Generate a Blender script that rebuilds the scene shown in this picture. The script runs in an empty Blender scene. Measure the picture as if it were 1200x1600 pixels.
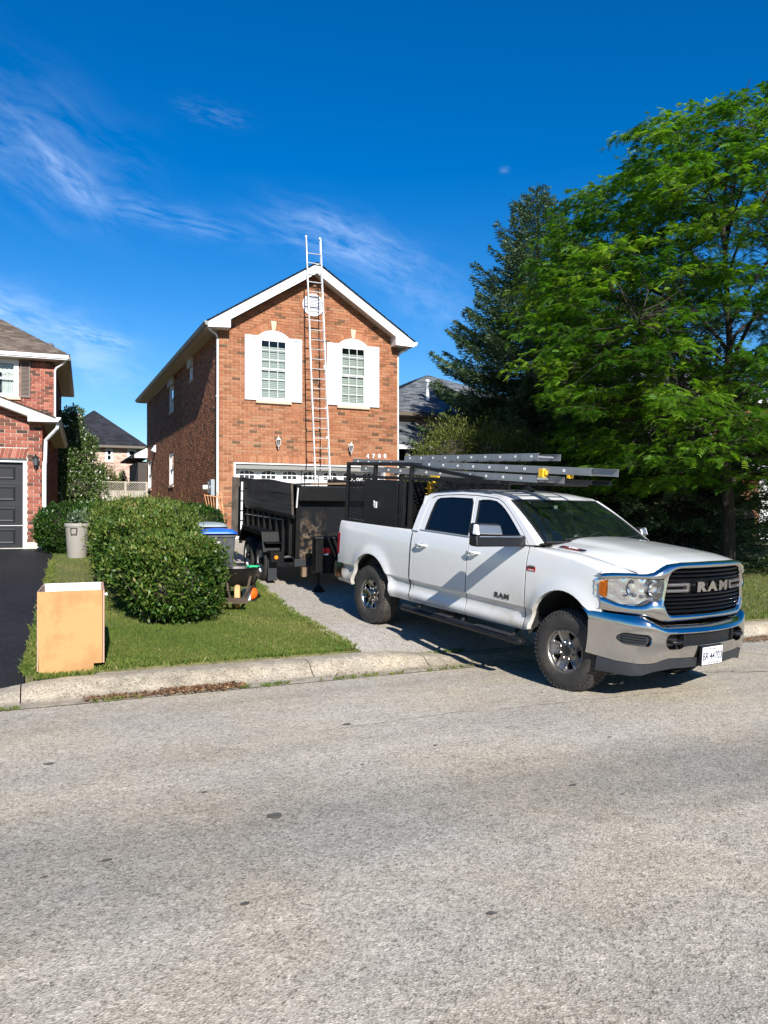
import bpy, math, random
import numpy as np
from mathutils import Vector, Matrix
from mathutils.geometry import tessellate_polygon

R = math.radians
rnd = random.Random(7)
rng = np.random.default_rng(11)
scene = bpy.context.scene
C = scene.collection

# ------------------------------------------------------------------ camera, sky, sun, exposure
CAM_H = 1.84
YAW = R(24.4)
cam_d = bpy.data.cameras.new('camera')
cam = bpy.data.objects.new('camera', cam_d)
C.objects.link(cam)
cam.location = (0, 0, CAM_H)
cam.rotation_euler = (R(90.285), 0, -YAW)
cam_d.sensor_fit = 'VERTICAL'
cam_d.sensor_height = 36.0
cam_d.sensor_width = 27.0
cam_d.lens = 1205.0 / 1600.0 * 36.0
cam_d.clip_start = 0.05
cam_d.clip_end = 2000
scene.camera = cam

SUN_EL = R(30.5)
SUN_AZ = math.atan2(-0.991, -0.130)          # direction towards the sun, in the ground plane
sun_to = Vector((math.cos(SUN_AZ) * math.cos(SUN_EL), math.sin(SUN_AZ) * math.cos(SUN_EL), math.sin(SUN_EL)))
sun_d = bpy.data.lights.new('sun', 'SUN')
sun_d.energy = 5.0
sun_d.angle = R(0.5)
sun_d.color = (1.0, 0.955, 0.88)
sun = bpy.data.objects.new('sun', sun_d)
C.objects.link(sun)
sun.rotation_euler = (-sun_to).to_track_quat('-Z', 'Y').to_euler()
sun.location = (0, -5, 30)

scene.render.engine = 'CYCLES'
scene.view_settings.view_transform = 'Standard'
scene.view_settings.look = 'None'
scene.view_settings.exposure = 0.80
scene.view_settings.gamma = 1.0
scene.view_settings.use_curve_mapping = False
scene.cycles.max_bounces = 6
scene.cycles.transparent_max_bounces = 12
scene.cycles.diffuse_bounces = 3
scene.cycles.glossy_bounces = 3
scene.cycles.caustics_reflective = False
scene.cycles.caustics_refractive = False

world = bpy.data.worlds.new('World')
scene.world = world
world.use_nodes = True
wt = world.node_tree
for n in list(wt.nodes):
    wt.nodes.remove(n)


def wn(t, **kw):
    n = wt.nodes.new(t)
    for k, v in kw.items():
        setattr(n, k, v)
    return n


def wmath(op, a, b=None, c=None):
    n = wn('ShaderNodeMath', operation=op)
    for i, x in enumerate((a, b, c)):
        if x is None:
            continue
        if isinstance(x, (int, float)):
            n.inputs[i].default_value = x
        else:
            wt.links.new(x, n.inputs[i])
    return n.outputs[0]


sky = wn('ShaderNodeTexSky', sky_type='NISHITA')
sky.sun_disc = False
sky.sun_elevation = SUN_EL
sky.sun_rotation = math.atan2(sun_to.x, sun_to.y)
sky.altitude = 200
sky.air_density = 1.15
sky.dust_density = 0.25
sky.ozone_density = 5.0
hsv = wn('ShaderNodeHueSaturation')
hsv.inputs['Hue'].default_value = 0.508
hsv.inputs['Saturation'].default_value = 1.38
hsv.inputs['Value'].default_value = 1.0
wt.links.new(sky.outputs[0], hsv.inputs['Color'])
bg = wn('ShaderNodeBackground')
bg.inputs[1].default_value = 0.080
out = wn('ShaderNodeOutputWorld')
tc = wn('ShaderNodeTexCoord')
vec = tc.outputs['Generated']


def sky_dir(u, v):
    """direction in the world of a place in the sky"""
    k = (u - 600) / 1205.0
    e = (806 - v) / 1205.0
    f = Vector((math.sin(YAW), math.cos(YAW), 0))
    r = Vector((math.cos(YAW), -math.sin(YAW), 0))
    return (f + r * k + Vector((0, 0, 1)) * e).normalized()


def wisp(u0, v0, u1, v1, width, amount, nscale, stretch, thresh, seed):
    """one streak of cirrus from one place in the sky to another"""
    a, b = sky_dir(u0, v0), sky_dir(u1, v1)
    c = (a + b) / 2
    ax = (b - a)
    ln = ax.length / 2
    ax.normalize()
    bx = c.cross(ax).normalized()
    sub = wn('ShaderNodeVectorMath', operation='SUBTRACT')
    wt.links.new(vec, sub.inputs[0])
    sub.inputs[1].default_value = c

    def dot(v):
        n = wn('ShaderNodeVectorMath', operation='DOT_PRODUCT')
        wt.links.new(sub.outputs[0], n.inputs[0])
        n.inputs[1].default_value = v
        return n.outputs['Value']
    U = wmath('DIVIDE', dot(ax), ln)
    comb0 = wn('ShaderNodeCombineXYZ')
    wt.links.new(wmath('MULTIPLY', U, 1.6), comb0.inputs[0])
    comb0.inputs[1].default_value = seed
    wob = wn('ShaderNodeTexNoise')
    wob.inputs['Scale'].default_value = 1.0
    wob.inputs['Detail'].default_value = 2
    wt.links.new(comb0.outputs[0], wob.inputs['Vector'])
    wv = wmath('MULTIPLY', wmath('SUBTRACT', wob.outputs[0], 0.5), 0.6)
    W = wmath('ADD', wmath('DIVIDE', dot(bx), width), wv)
    r2 = wmath('ADD', wmath('POWER', wmath('ABSOLUTE', U), 2.6), wmath('MULTIPLY', W, W))
    g = wmath('EXPONENT', wmath('MULTIPLY', r2, -1.6))
    front = wn('ShaderNodeVectorMath', operation='DOT_PRODUCT')
    wt.links.new(vec, front.inputs[0])
    front.inputs[1].default_value = c
    ahead = wmath('GREATER_THAN', front.outputs['Value'], 0.2)
    comb = wn('ShaderNodeCombineXYZ')
    wt.links.new(wmath('MULTIPLY', U, nscale), comb.inputs[0])
    wt.links.new(wmath('MULTIPLY', W, nscale * stretch), comb.inputs[1])
    comb.inputs[2].default_value = seed
    nz = wn('ShaderNodeTexNoise')
    nz.inputs['Scale'].default_value = 1.0
    nz.inputs['Detail'].default_value = 9
    nz.inputs['Roughness'].default_value = 0.62
    nz.inputs['Distortion'].default_value = 0.25
    wt.links.new(comb.outputs[0], nz.inputs['Vector'])
    k = wmath('MULTIPLY', wmath('SUBTRACT', nz.outputs[0], thresh), 3.2)
    kc = wn('ShaderNodeClamp')
    wt.links.new(k, kc.inputs[0])
    return wmath('MULTIPLY', wmath('MULTIPLY', wmath('MULTIPLY', kc.outputs[0], g), ahead), amount)


masks = [wisp(-180, 90, 215, 330, .070, 0.194, 1.5, 1.9, .40, 3.1),
         wisp(20, 185, 175, 345, .020, 0.259, 1.8, 1.1, .36, 7.7),
         wisp(120, 305, 420, 375, .018, 0.173, 2.2, 1.2, .38, 1.3),
         wisp(400, 335, 700, 440, .034, 0.288, 2.0, 1.3, .38, 9.4),
         wisp(470, 330, 620, 410, .022, 0.216, 2.0, 0.9, .40, 5.2),
         wisp(600, 420, 740, 520, .045, 0.144, 1.6, 1.2, .38, 2.2),
         wisp(-160, 430, 110, 520, .028, 0.360, 1.6, 1.5, .36, 4.4),
         wisp(-60, 480, 240, 590, .050, 0.324, 1.4, 1.3, .36, 8.8),
         wisp(60, 505, 215, 545, .012, 0.432, 2.6, 1.2, .42, 6.1),
         wisp(270, 160, 390, 190, .012, 0.086, 2.0, 1.2, .40, 12.1),
         wisp(780, 266, 797, 263, .004, 0.115, 1.0, 1.0, .30, 13.7)]
tot = masks[0]
for m_ in masks[1:]:
    tot = wmath('ADD', tot, m_)
cl = wn('ShaderNodeClamp')
wt.links.new(tot, cl.inputs[0])
mixc = wn('ShaderNodeMix', data_type='RGBA')
wt.links.new(cl.outputs[0], mixc.inputs['Factor'])
wt.links.new(hsv.outputs[0], mixc.inputs[6])
mixc.inputs[7].default_value = (6.6, 8.2, 11.0, 1)
wt.links.new(mixc.outputs[2], bg.inputs[0])
wt.links.new(bg.outputs[0], out.inputs[0])


# ------------------------------------------------------------------ helpers
def tag(o, label=None, cat=None, group=None, kind=None):
    if label:
        o['label'] = label
    if cat:
        o['category'] = cat
    if group:
        o['group'] = group
    if kind:
        o['kind'] = kind
    return o


def thing(name, label, cat, loc=(0, 0, 0), rz=0, group=None):
    o = bpy.data.objects.new(name, None)
    o.empty_display_size = .2
    C.objects.link(o)
    o.location = loc
    o.rotation_euler = (0, 0, rz)
    return tag(o, label, cat, group)


def dup(o, parent=None):
    c = o.copy()
    C.objects.link(c)
    c.parent = parent
    for ch in list(o.children):
        dup(ch, c)
    return c


def new_mesh(name, V, F, mat, parent=None, smooth=None, tint=None, bevel=0, mats=None, fm=None):
    me = bpy.data.meshes.new(name)
    me.from_pydata([tuple(v) for v in V], [], [tuple(f) for f in F])
    if mats:
        for m in mats:
            me.materials.append(m)
        me.polygons.foreach_set('material_index', fm)
    elif mat:
        me.materials.append(mat)
    if tint is not None:
        a = me.attributes.new('tint', 'FLOAT', 'FACE')
        a.data.foreach_set('value', tint)
    if smooth is not None:
        me.shade_smooth()
        me.set_sharp_from_angle(angle=R(smooth))
    me.update()
    o = bpy.data.objects.new(name, me)
    C.objects.link(o)
    if parent is not None:
        o.parent = parent
    if bevel:
        b = o.modifiers.new('bevel', 'BEVEL')
        b.width = bevel
        b.segments = 2
        b.limit_method = 'ANGLE'
        b.angle_limit = R(40)
        b.harden_normals = False
    return o


def big_mesh(name, V, F, mat, parent=None, tint=None, smooth=False):
    """V (n,3) float array, F (m,k) int array: fast"""
    me = bpy.data.meshes.new(name)
    n, m, k = len(V), len(F), F.shape[1]
    me.vertices.add(n)
    me.vertices.foreach_set('co', np.asarray(V, dtype=np.float32).ravel())
    me.loops.add(m * k)
    me.loops.foreach_set('vertex_index', np.asarray(F, dtype=np.int32).ravel())
    me.polygons.add(m)
    me.polygons.foreach_set('loop_start', np.arange(0, m * k, k, dtype=np.int32))
    me.polygons.foreach_set('loop_total', np.full(m, k, dtype=np.int32))
    if smooth:
        me.polygons.foreach_set('use_smooth', np.ones(m, dtype=bool))
    me.update(calc_edges=True)
    me.materials.append(mat)
    if tint is not None:
        a = me.attributes.new('tint', 'FLOAT', 'FACE')
        a.data.foreach_set('value', np.asarray(tint, dtype=np.float32))
    o = bpy.data.objects.new(name, me)
    C.objects.link(o)
    if parent is not None:
        o.parent = parent
    return o


class MB:
    def __init__(s):
        s.V = []
        s.F = []
        s.T = []

    def add(s, V, F, t=0.5):
        b = len(s.V)
        s.V += [tuple(v) for v in V]
        s.F += [tuple(i + b for i in f) for f in F]
        s.T += [t] * len(F)
        return s

    def box(s, x0, x1, y0, y1, z0, z1, t=0.5):
        V = [(x0, y0, z0), (x1, y0, z0), (x1, y1, z0), (x0, y1, z0), (x0, y0, z1), (x1, y0, z1), (x1, y1, z1), (x0, y1, z1)]
        F = [(0, 3, 2, 1), (4, 5, 6, 7), (0, 1, 5, 4), (1, 2, 6, 5), (2, 3, 7, 6), (3, 0, 4, 7)]
        return s.add(V, F, t)

    def hexa(s, P, t=0.5):
        """eight corners: bottom four then top four"""
        return s.add(P, [(0, 3, 2, 1), (4, 5, 6, 7), (0, 1, 5, 4), (1, 2, 6, 5), (2, 3, 7, 6), (3, 0, 4, 7)], t)

    def bar(s, a, b, w, h, up=(0, 0, 1), t=0.5):
        """box of section w x h between two points"""
        a, b = Vector(a), Vector(b)
        d = (b - a).normalized()
        u = Vector(up)
        if abs(d.dot(u)) > .98:
            u = Vector((1, 0, 0))
        sd = d.cross(u).normalized()
        u = sd.cross(d).normalized()
        P = []
        for q in (a, b):
            P += [q - sd * w / 2 - u * h / 2, q + sd * w / 2 - u * h / 2, q + sd * w / 2 + u * h / 2, q - sd * w / 2 + u * h / 2]
        return s.add(P, [(0, 3, 2, 1), (4, 5, 6, 7), (0, 1, 5, 4), (1, 2, 6, 5), (2, 3, 7, 6), (3, 0, 4, 7)], t)

    def tube(s, pts, r, n=8, caps=True, t=0.5):
        """tube along a list of points; r a number or a list"""
        pts = [Vector(p) for p in pts]
        rr = r if isinstance(r, (list, tuple)) else [r] * len(pts)
        V, F = [], []
        prev = None
        for i, p in enumerate(pts):
            if i == 0:
                d = pts[1] - p
            elif i == len(pts) - 1:
                d = p - pts[i - 1]
            else:
                d = (pts[i + 1] - p).normalized() + (p - pts[i - 1]).normalized()
            d.normalize()
            if prev is None:
                u = Vector((0, 0, 1)) if abs(d.z) < .9 else Vector((1, 0, 0))
                a = d.cross(u).normalized()
            else:
                a = (prev - d * prev.dot(d)).normalized()
            prev = a
            b = d.cross(a)
            for k in range(n):
                an = 2 * math.pi * k / n
                V.append(p + (a * math.cos(an) + b * math.sin(an)) * rr[i])
        for i in range(len(pts) - 1):
            for k in range(n):
                k2 = (k + 1) % n
                F.append((i * n + k, i * n + k2, (i + 1) * n + k2, (i + 1) * n + k))
        if caps:
            F.append(tuple(range(n - 1, -1, -1)))
            F.append(tuple((len(pts) - 1) * n + k for k in range(n)))
        return s.add(V, F, t)

    def lathe(s, prof, c=(0, 0, 0), axis='z', n=24, t=0.5, a0=0, a1=2 * math.pi):
        """prof: list of (radius, height) along the axis"""
        V, F = [], []
        full = abs(a1 - a0 - 2 * math.pi) < 1e-6
        m = n if full else n + 1
        for rr, h in prof:
            for k in range(m):
                an = a0 + (a1 - a0) * k / n
                x, y = rr * math.cos(an), rr * math.sin(an)
                if axis == 'z':
                    V.append((c[0] + x, c[1] + y, c[2] + h))
                elif axis == 'y':
                    V.append((c[0] + x, c[1] + h, c[2] + y))
                else:
                    V.append((c[0] + h, c[1] + x, c[2] + y))
        for i in range(len(prof) - 1):
            for k in range(n):
                k2 = (k + 1) % m
                F.append((i * m + k, i * m + k2, (i + 1) * m + k2, (i + 1) * m + k))
        return s.add(V, F, t)

    def grid(s, P, nu, nv, t=0.5):
        F = []
        for i in range(nu - 1):
            for j in range(nv - 1):
                a = i * nv + j
                F.append((a, a + 1, a + nv + 1, a + nv))
        return s.add(P, F, t)

    def plate(s, outer, holes, mp, th, t=0.5):
        """flat piece with holes: 2-D outlines, mp(u, v, d) gives the 3-D point at depth d"""
        loops = [outer] + list(holes)
        polys = [[Vector((p[0], p[1], 0)) for p in l] for l in loops]
        tris = tessellate_polygon(polys)
        flat = [p for l in loops for p in l]
        n = len(flat)
        V = [mp(p[0], p[1], 0) for p in flat] + [mp(p[0], p[1], th) for p in flat]
        F = [tuple(tr) for tr in tris] + [tuple(i + n for i in reversed(tr)) for tr in tris]
        b = 0
        for l in loops:
            m = len(l)
            for i in range(m):
                j = (i + 1) % m
                F.append((b + i, b + j, b + j + n, b + i + n))
            b += m
        return s.add(V, F, t)

    def build(s, name, mat, parent=None, smooth=None, bevel=0, tint=False, kind=None):
        o = new_mesh(name, s.V, s.F, mat, parent, smooth, s.T if tint else None, bevel)
        if kind:
            o['kind'] = kind
        return o


def fix_normals(o):
    import bmesh
    bm = bmesh.new()
    bm.from_mesh(o.data)
    bmesh.ops.recalc_face_normals(bm, faces=bm.faces)
    bm.to_mesh(o.data)
    bm.free()
    return o


# ------------------------------------------------------------------ materials
def mat_new(name):
    m = bpy.data.materials.new(name)
    m.use_nodes = True
    nt = m.node_tree
    return m, nt, nt.nodes['Principled BSDF']


def nd(nt, t, **kw):
    n = nt.nodes.new(t)
    for k, v in kw.items():
        setattr(n, k, v)
    return n


def ramp(nt, src, stops, interp='LINEAR'):
    r = nt.nodes.new('ShaderNodeValToRGB')
    r.color_ramp.interpolation = interp
    el = r.color_ramp.elements
    while len(el) > 1:
        el.remove(el[-1])
    el[0].position = stops[0][0]
    el[0].color = (*stops[0][1], 1)
    for p, c in stops[1:]:
        e = el.new(p)
        e.color = (*c, 1)
    nt.links.new(src, r.inputs[0])
    return r.outputs[0]


def noise(nt, scale, detail=4, rough=.55, coord='Object', stretch=None, dist=0):
    t = nd(nt, 'ShaderNodeTexCoord')
    src = t.outputs[coord]
    if stretch:
        mp = nd(nt, 'ShaderNodeMapping')
        mp.inputs['Scale'].default_value = stretch
        nt.links.new(src, mp.inputs[0])
        src = mp.outputs[0]
    n = nd(nt, 'ShaderNodeTexNoise')
    n.inputs['Scale'].default_value = scale
    n.inputs['Detail'].default_value = detail
    n.inputs['Roughness'].default_value = rough
    n.inputs['Distortion'].default_value = dist
    nt.links.new(src, n.inputs['Vector'])
    return n.outputs[0]


def simple(name, col, rough=.6, metal=0, spec=.5, var=.12, vscale=6, bump=0, bscale=60, coat=0, stretch=None, dirt=None, dscale=2.0, damt=.5):
    """principled with a slight mottling, fine relief and optional dirt patches"""
    m, nt, b = mat_new(name)
    c = Vector(col)
    f = noise(nt, vscale, 5, stretch=stretch)
    lo, hi = tuple(c * (1 - var)), tuple(min(1, x) for x in c * (1 + var))
    colout = ramp(nt, f, [(.3, lo), (.7, hi)])
    if dirt:
        g = noise(nt, dscale, 7, .65)
        fac = ramp(nt, g, [(.48, (0, 0, 0)), (.62, (damt,) * 3)])
        mx = nd(nt, 'ShaderNodeMix', data_type='RGBA')
        nt.links.new(fac, mx.inputs['Factor'])
        nt.links.new(colout, mx.inputs[6])
        mx.inputs[7].default_value = (*dirt, 1)
        colout = mx.outputs[2]
    nt.links.new(colout, b.inputs['Base Color'])
    b.inputs['Roughness'].default_value = rough
    b.inputs['Metallic'].default_value = metal
    b.inputs['Specular IOR Level'].default_value = spec
    b.inputs['Coat Weight'].default_value = coat
    b.inputs['Coat Roughness'].default_value = .04
    if bump:
        bn = nd(nt, 'ShaderNodeBump')
        bn.inputs['Strength'].default_value = bump
        bn.inputs['Distance'].default_value = .01
        nt.links.new(noise(nt, bscale, 5, stretch=stretch), bn.inputs['Height'])
        nt.links.new(bn.outputs[0], b.inputs['Normal'])
    return m


def tinted(name, stops, rough=.85, extra=.18, vscale=30, bump=.3, bscale=150, trans=0, interp='LINEAR', spec=.3, weather=0):
    """colour chosen per piece from the 'tint' number of its mesh, mottled by noise"""
    m, nt, b = mat_new(name)
    a = nd(nt, 'ShaderNodeAttribute', attribute_name='tint')
    col = ramp(nt, a.outputs['Fac'], stops, interp)
    f = noise(nt, vscale, 4)
    k = nd(nt, 'ShaderNodeMapRange')
    k.inputs['From Min'].default_value = .3
    k.inputs['From Max'].default_value = .7
    k.inputs['To Min'].default_value = 1 - extra
    k.inputs['To Max'].default_value = 1 + extra
    nt.links.new(f, k.inputs['Value'])
    kk = k.outputs[0]
    if weather:
        wz = noise(nt, .9, 7, .62, stretch=(1, 1, .55))
        wm = nd(nt, 'ShaderNodeMapRange')
        wm.inputs['From Min'].default_value = .35
        wm.inputs['From Max'].default_value = .65
        wm.inputs['To Min'].default_value = 1 - weather
        wm.inputs['To Max'].default_value = 1 + weather
        nt.links.new(wz, wm.inputs['Value'])
        wk = nd(nt, 'ShaderNodeMath', operation='MULTIPLY')
        nt.links.new(kk, wk.inputs[0])
        nt.links.new(wm.outputs[0], wk.inputs[1])
        kk = wk.outputs[0]
    mul = nd(nt, 'ShaderNodeVectorMath', operation='SCALE')
    nt.links.new(col, mul.inputs[0])
    nt.links.new(kk, mul.inputs['Scale'])
    nt.links.new(mul.outputs[0], b.inputs['Base Color'])
    b.inputs['Roughness'].default_value = rough
    b.inputs['Specular IOR Level'].default_value = spec
    if bump:
        bn = nd(nt, 'ShaderNodeBump')
        bn.inputs['Strength'].default_value = bump
        bn.inputs['Distance'].default_value = .004
        nt.links.new(noise(nt, bscale, 4), bn.inputs['Height'])
        nt.links.new(bn.outputs[0], b.inputs['Normal'])
    if trans:
        tr = nd(nt, 'ShaderNodeBsdfTranslucent')
        mc = nd(nt, 'ShaderNodeVectorMath', operation='MULTIPLY')
        nt.links.new(mul.outputs[0], mc.inputs[0])
        mc.inputs[1].default_value = (1.5, 1.7, .7)
        nt.links.new(mc.outputs[0], tr.inputs[0])
        ms = nd(nt, 'ShaderNodeMixShader')
        ms.inputs[0].default_value = trans
        nt.links.new(b.outputs[0], ms.inputs[1])
        nt.links.new(tr.outputs[0], ms.inputs[2])
        nt.links.new(ms.outputs[0], nt.nodes['Material Output'].inputs[0])
    return m


def glass(name, tint=(.02, .025, .03), through=.35, ior=1.5, rough=.02, thr_col=(.6, .66, .66)):
    """window glass: a mirror by fresnel over a dim see-through pane"""
    m, nt, b = mat_new(name)
    nt.nodes.remove(b)
    tr = nd(nt, 'ShaderNodeBsdfTransparent')
    tr.inputs[0].default_value = (*thr_col, 1)
    df = nd(nt, 'ShaderNodeBsdfDiffuse')
    df.inputs[0].default_value = (*tint, 1)
    m1 = nd(nt, 'ShaderNodeMixShader')
    m1.inputs[0].default_value = through
    nt.links.new(df.outputs[0], m1.inputs[1])
    nt.links.new(tr.outputs[0], m1.inputs[2])
    gl = nd(nt, 'ShaderNodeBsdfGlossy')
    gl.inputs['Roughness'].default_value = rough
    fr = nd(nt, 'ShaderNodeFresnel')
    fr.inputs[0].default_value = ior
    m2 = nd(nt, 'ShaderNodeMixShader')
    nt.links.new(fr.outputs[0], m2.inputs[0])
    nt.links.new(m1.outputs[0], m2.inputs[1])
    nt.links.new(gl.outputs[0], m2.inputs[2])
    nt.links.new(m2.outputs[0], nt.nodes['Material Output'].inputs[0])
    return m


FONT = None


def text_mesh(name, body, size, mat, parent, matrix, extrude=.004, bold=0.0, align='CENTER', sx=1.0):
    cu = bpy.data.curves.new(name, 'FONT')
    cu.body = body
    cu.size = size
    cu.extrude = extrude
    cu.offset = bold
    cu.align_x = align
    cu.align_y = 'CENTER'
    tmp = bpy.data.objects.new(name + '_tmp', cu)
    C.objects.link(tmp)
    dg = bpy.context.evaluated_depsgraph_get()
    me = bpy.data.meshes.new_from_object(tmp.evaluated_get(dg))
    bpy.data.objects.remove(tmp)
    bpy.data.curves.remove(cu)
    me.transform(matrix @ Matrix.Diagonal((sx, 1, 1, 1)))
    me.materials.clear()
    me.materials.append(mat)
    me.name = name
    o = bpy.data.objects.new(name, me)
    C.objects.link(o)
    if parent is not None:
        o.parent = parent
    return o


def frame_matrix(origin, xdir, ydir):
    """matrix whose X and Y axes are the reading direction and the up direction of a text"""
    x = Vector(xdir).normalized()
    z = x.cross(Vector(ydir)).normalized()
    y = z.cross(x)
    return Matrix(((x.x, y.x, z.x, origin[0]), (x.y, y.y, z.y, origin[1]), (x.z, y.z, z.z, origin[2]), (0, 0, 0, 1)))


def lerp_tab(tab, x):
    if x <= tab[0][0]:
        return tab[0][1]
    for (a, p), (b, q) in zip(tab, tab[1:]):
        if x <= b:
            return p + (q - p) * (x - a) / (b - a)
    return tab[-1][1]


def sstep(a, b, x):
    t = min(1, max(0, (x - a) / (b - a)))
    return t * t * (3 - 2 * t)


def gz(y):
    """height of the lots above the road, rising away from the kerb"""
    if y < 8.6:
        return .14
    return .14 + .07 * (min(y, 23) - 8.6) + .004 * max(0, y - 23)


M = {}
M['white_trim'] = simple('white_trim', (.66, .67, .69), .45, var=.04, dirt=(.55, .53, .48), dscale=1.3, damt=.18)
M['white_shutter'] = simple('white_shutter', (.52, .53, .57), .5, var=.03)
M['soffit'] = simple('soffit', (.50, .45, .38), .7, var=.05)
M['soffit_white'] = simple('soffit_white', (.62, .60, .56), .7, var=.05)
M['gutter_shade_grey'] = simple('gutter_shade_grey', (.20, .19, .18), .5, var=.1)
M['gutter_brown'] = simple('gutter_brown', (.10, .08, .06), .5, var=.1)
M['stone'] = simple('stone', (.52, .40, .30), .9, var=.15, vscale=30, bump=.4)
M['concrete'] = simple('concrete', (.44, .41, .36), .95, var=.15, vscale=12, bump=.5, bscale=150, dirt=(.28, .25, .2), dscale=2.5, damt=.5)
M['blind'] = simple('blind', (.33, .37, .35), .6, var=.03)
M['dark_room'] = simple('dark_room', (.03, .032, .035), .9, var=.1)
M['black_paint'] = simple('black_paint', (.012, .013, .016), .35, var=.3, vscale=4)
M['window_glass'] = glass('window_glass', (.03, .04, .04), .90, thr_col=(.90, .94, .92))
M['lantern_metal'] = simple('lantern_metal', (.75, .75, .74), .35, .2, var=.05)
M['lantern_dark'] = simple('lantern_dark', (.05, .055, .06), .35, .6, var=.1)
M['mortar'] = simple('mortar', (.40, .30, .215), .95, var=.12, vscale=20, bump=.4, bscale=200)
M['mortar_red'] = simple('mortar_red', (.44, .39, .34), .95, var=.12, vscale=20, bump=.4, bscale=200)
M['brick_orange'] = tinted('brick_orange', [(0, (.085, .055, .035)), (.04, (.13, .068, .035)), (.11, (.21, .085, .040)),
                                            (.25, (.245, .094, .046)), (.62, (.285, .114, .057)), (.85, (.32, .138, .071)), (1, (.28, .145, .080))], .9, .22, 24, weather=.16)
M['brick_red'] = tinted('brick_red', [(0, (.05, .03, .025)), (.14, (.10, .048, .03)), (.3, (.20, .06, .042)), (.45, (.24, .072, .047)),
                                      (.75, (.30, .098, .064)), (1, (.34, .13, .09))], .9, .22, 24, weather=.13)
M['brick_pink'] = tinted('brick_pink', [(0, (.34, .22, .17)), (.4, (.50, .34, .27)), (.8, (.56, .42, .34)), (1, (.42, .30, .25))], .9, .15, 20)
M['shingle_brown'] = tinted('shingle_brown', [(0, (.075, .058, .045)), (.5, (.12, .094, .075)), (1, (.17, .135, .11))], .95, .25, 60)
M['shingle_grey'] = tinted('shingle_grey', [(0, (.055, .062, .070)), (.5, (.10, .110, .120)), (1, (.16, .17, .18))], .95, .25, 60)
M['shingle_black'] = tinted('shingle_black', [(0, (.012, .013, .017)), (.5, (.019, .020, .026)), (1, (.027, .028, .036))], .95, .2, 60)
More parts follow.
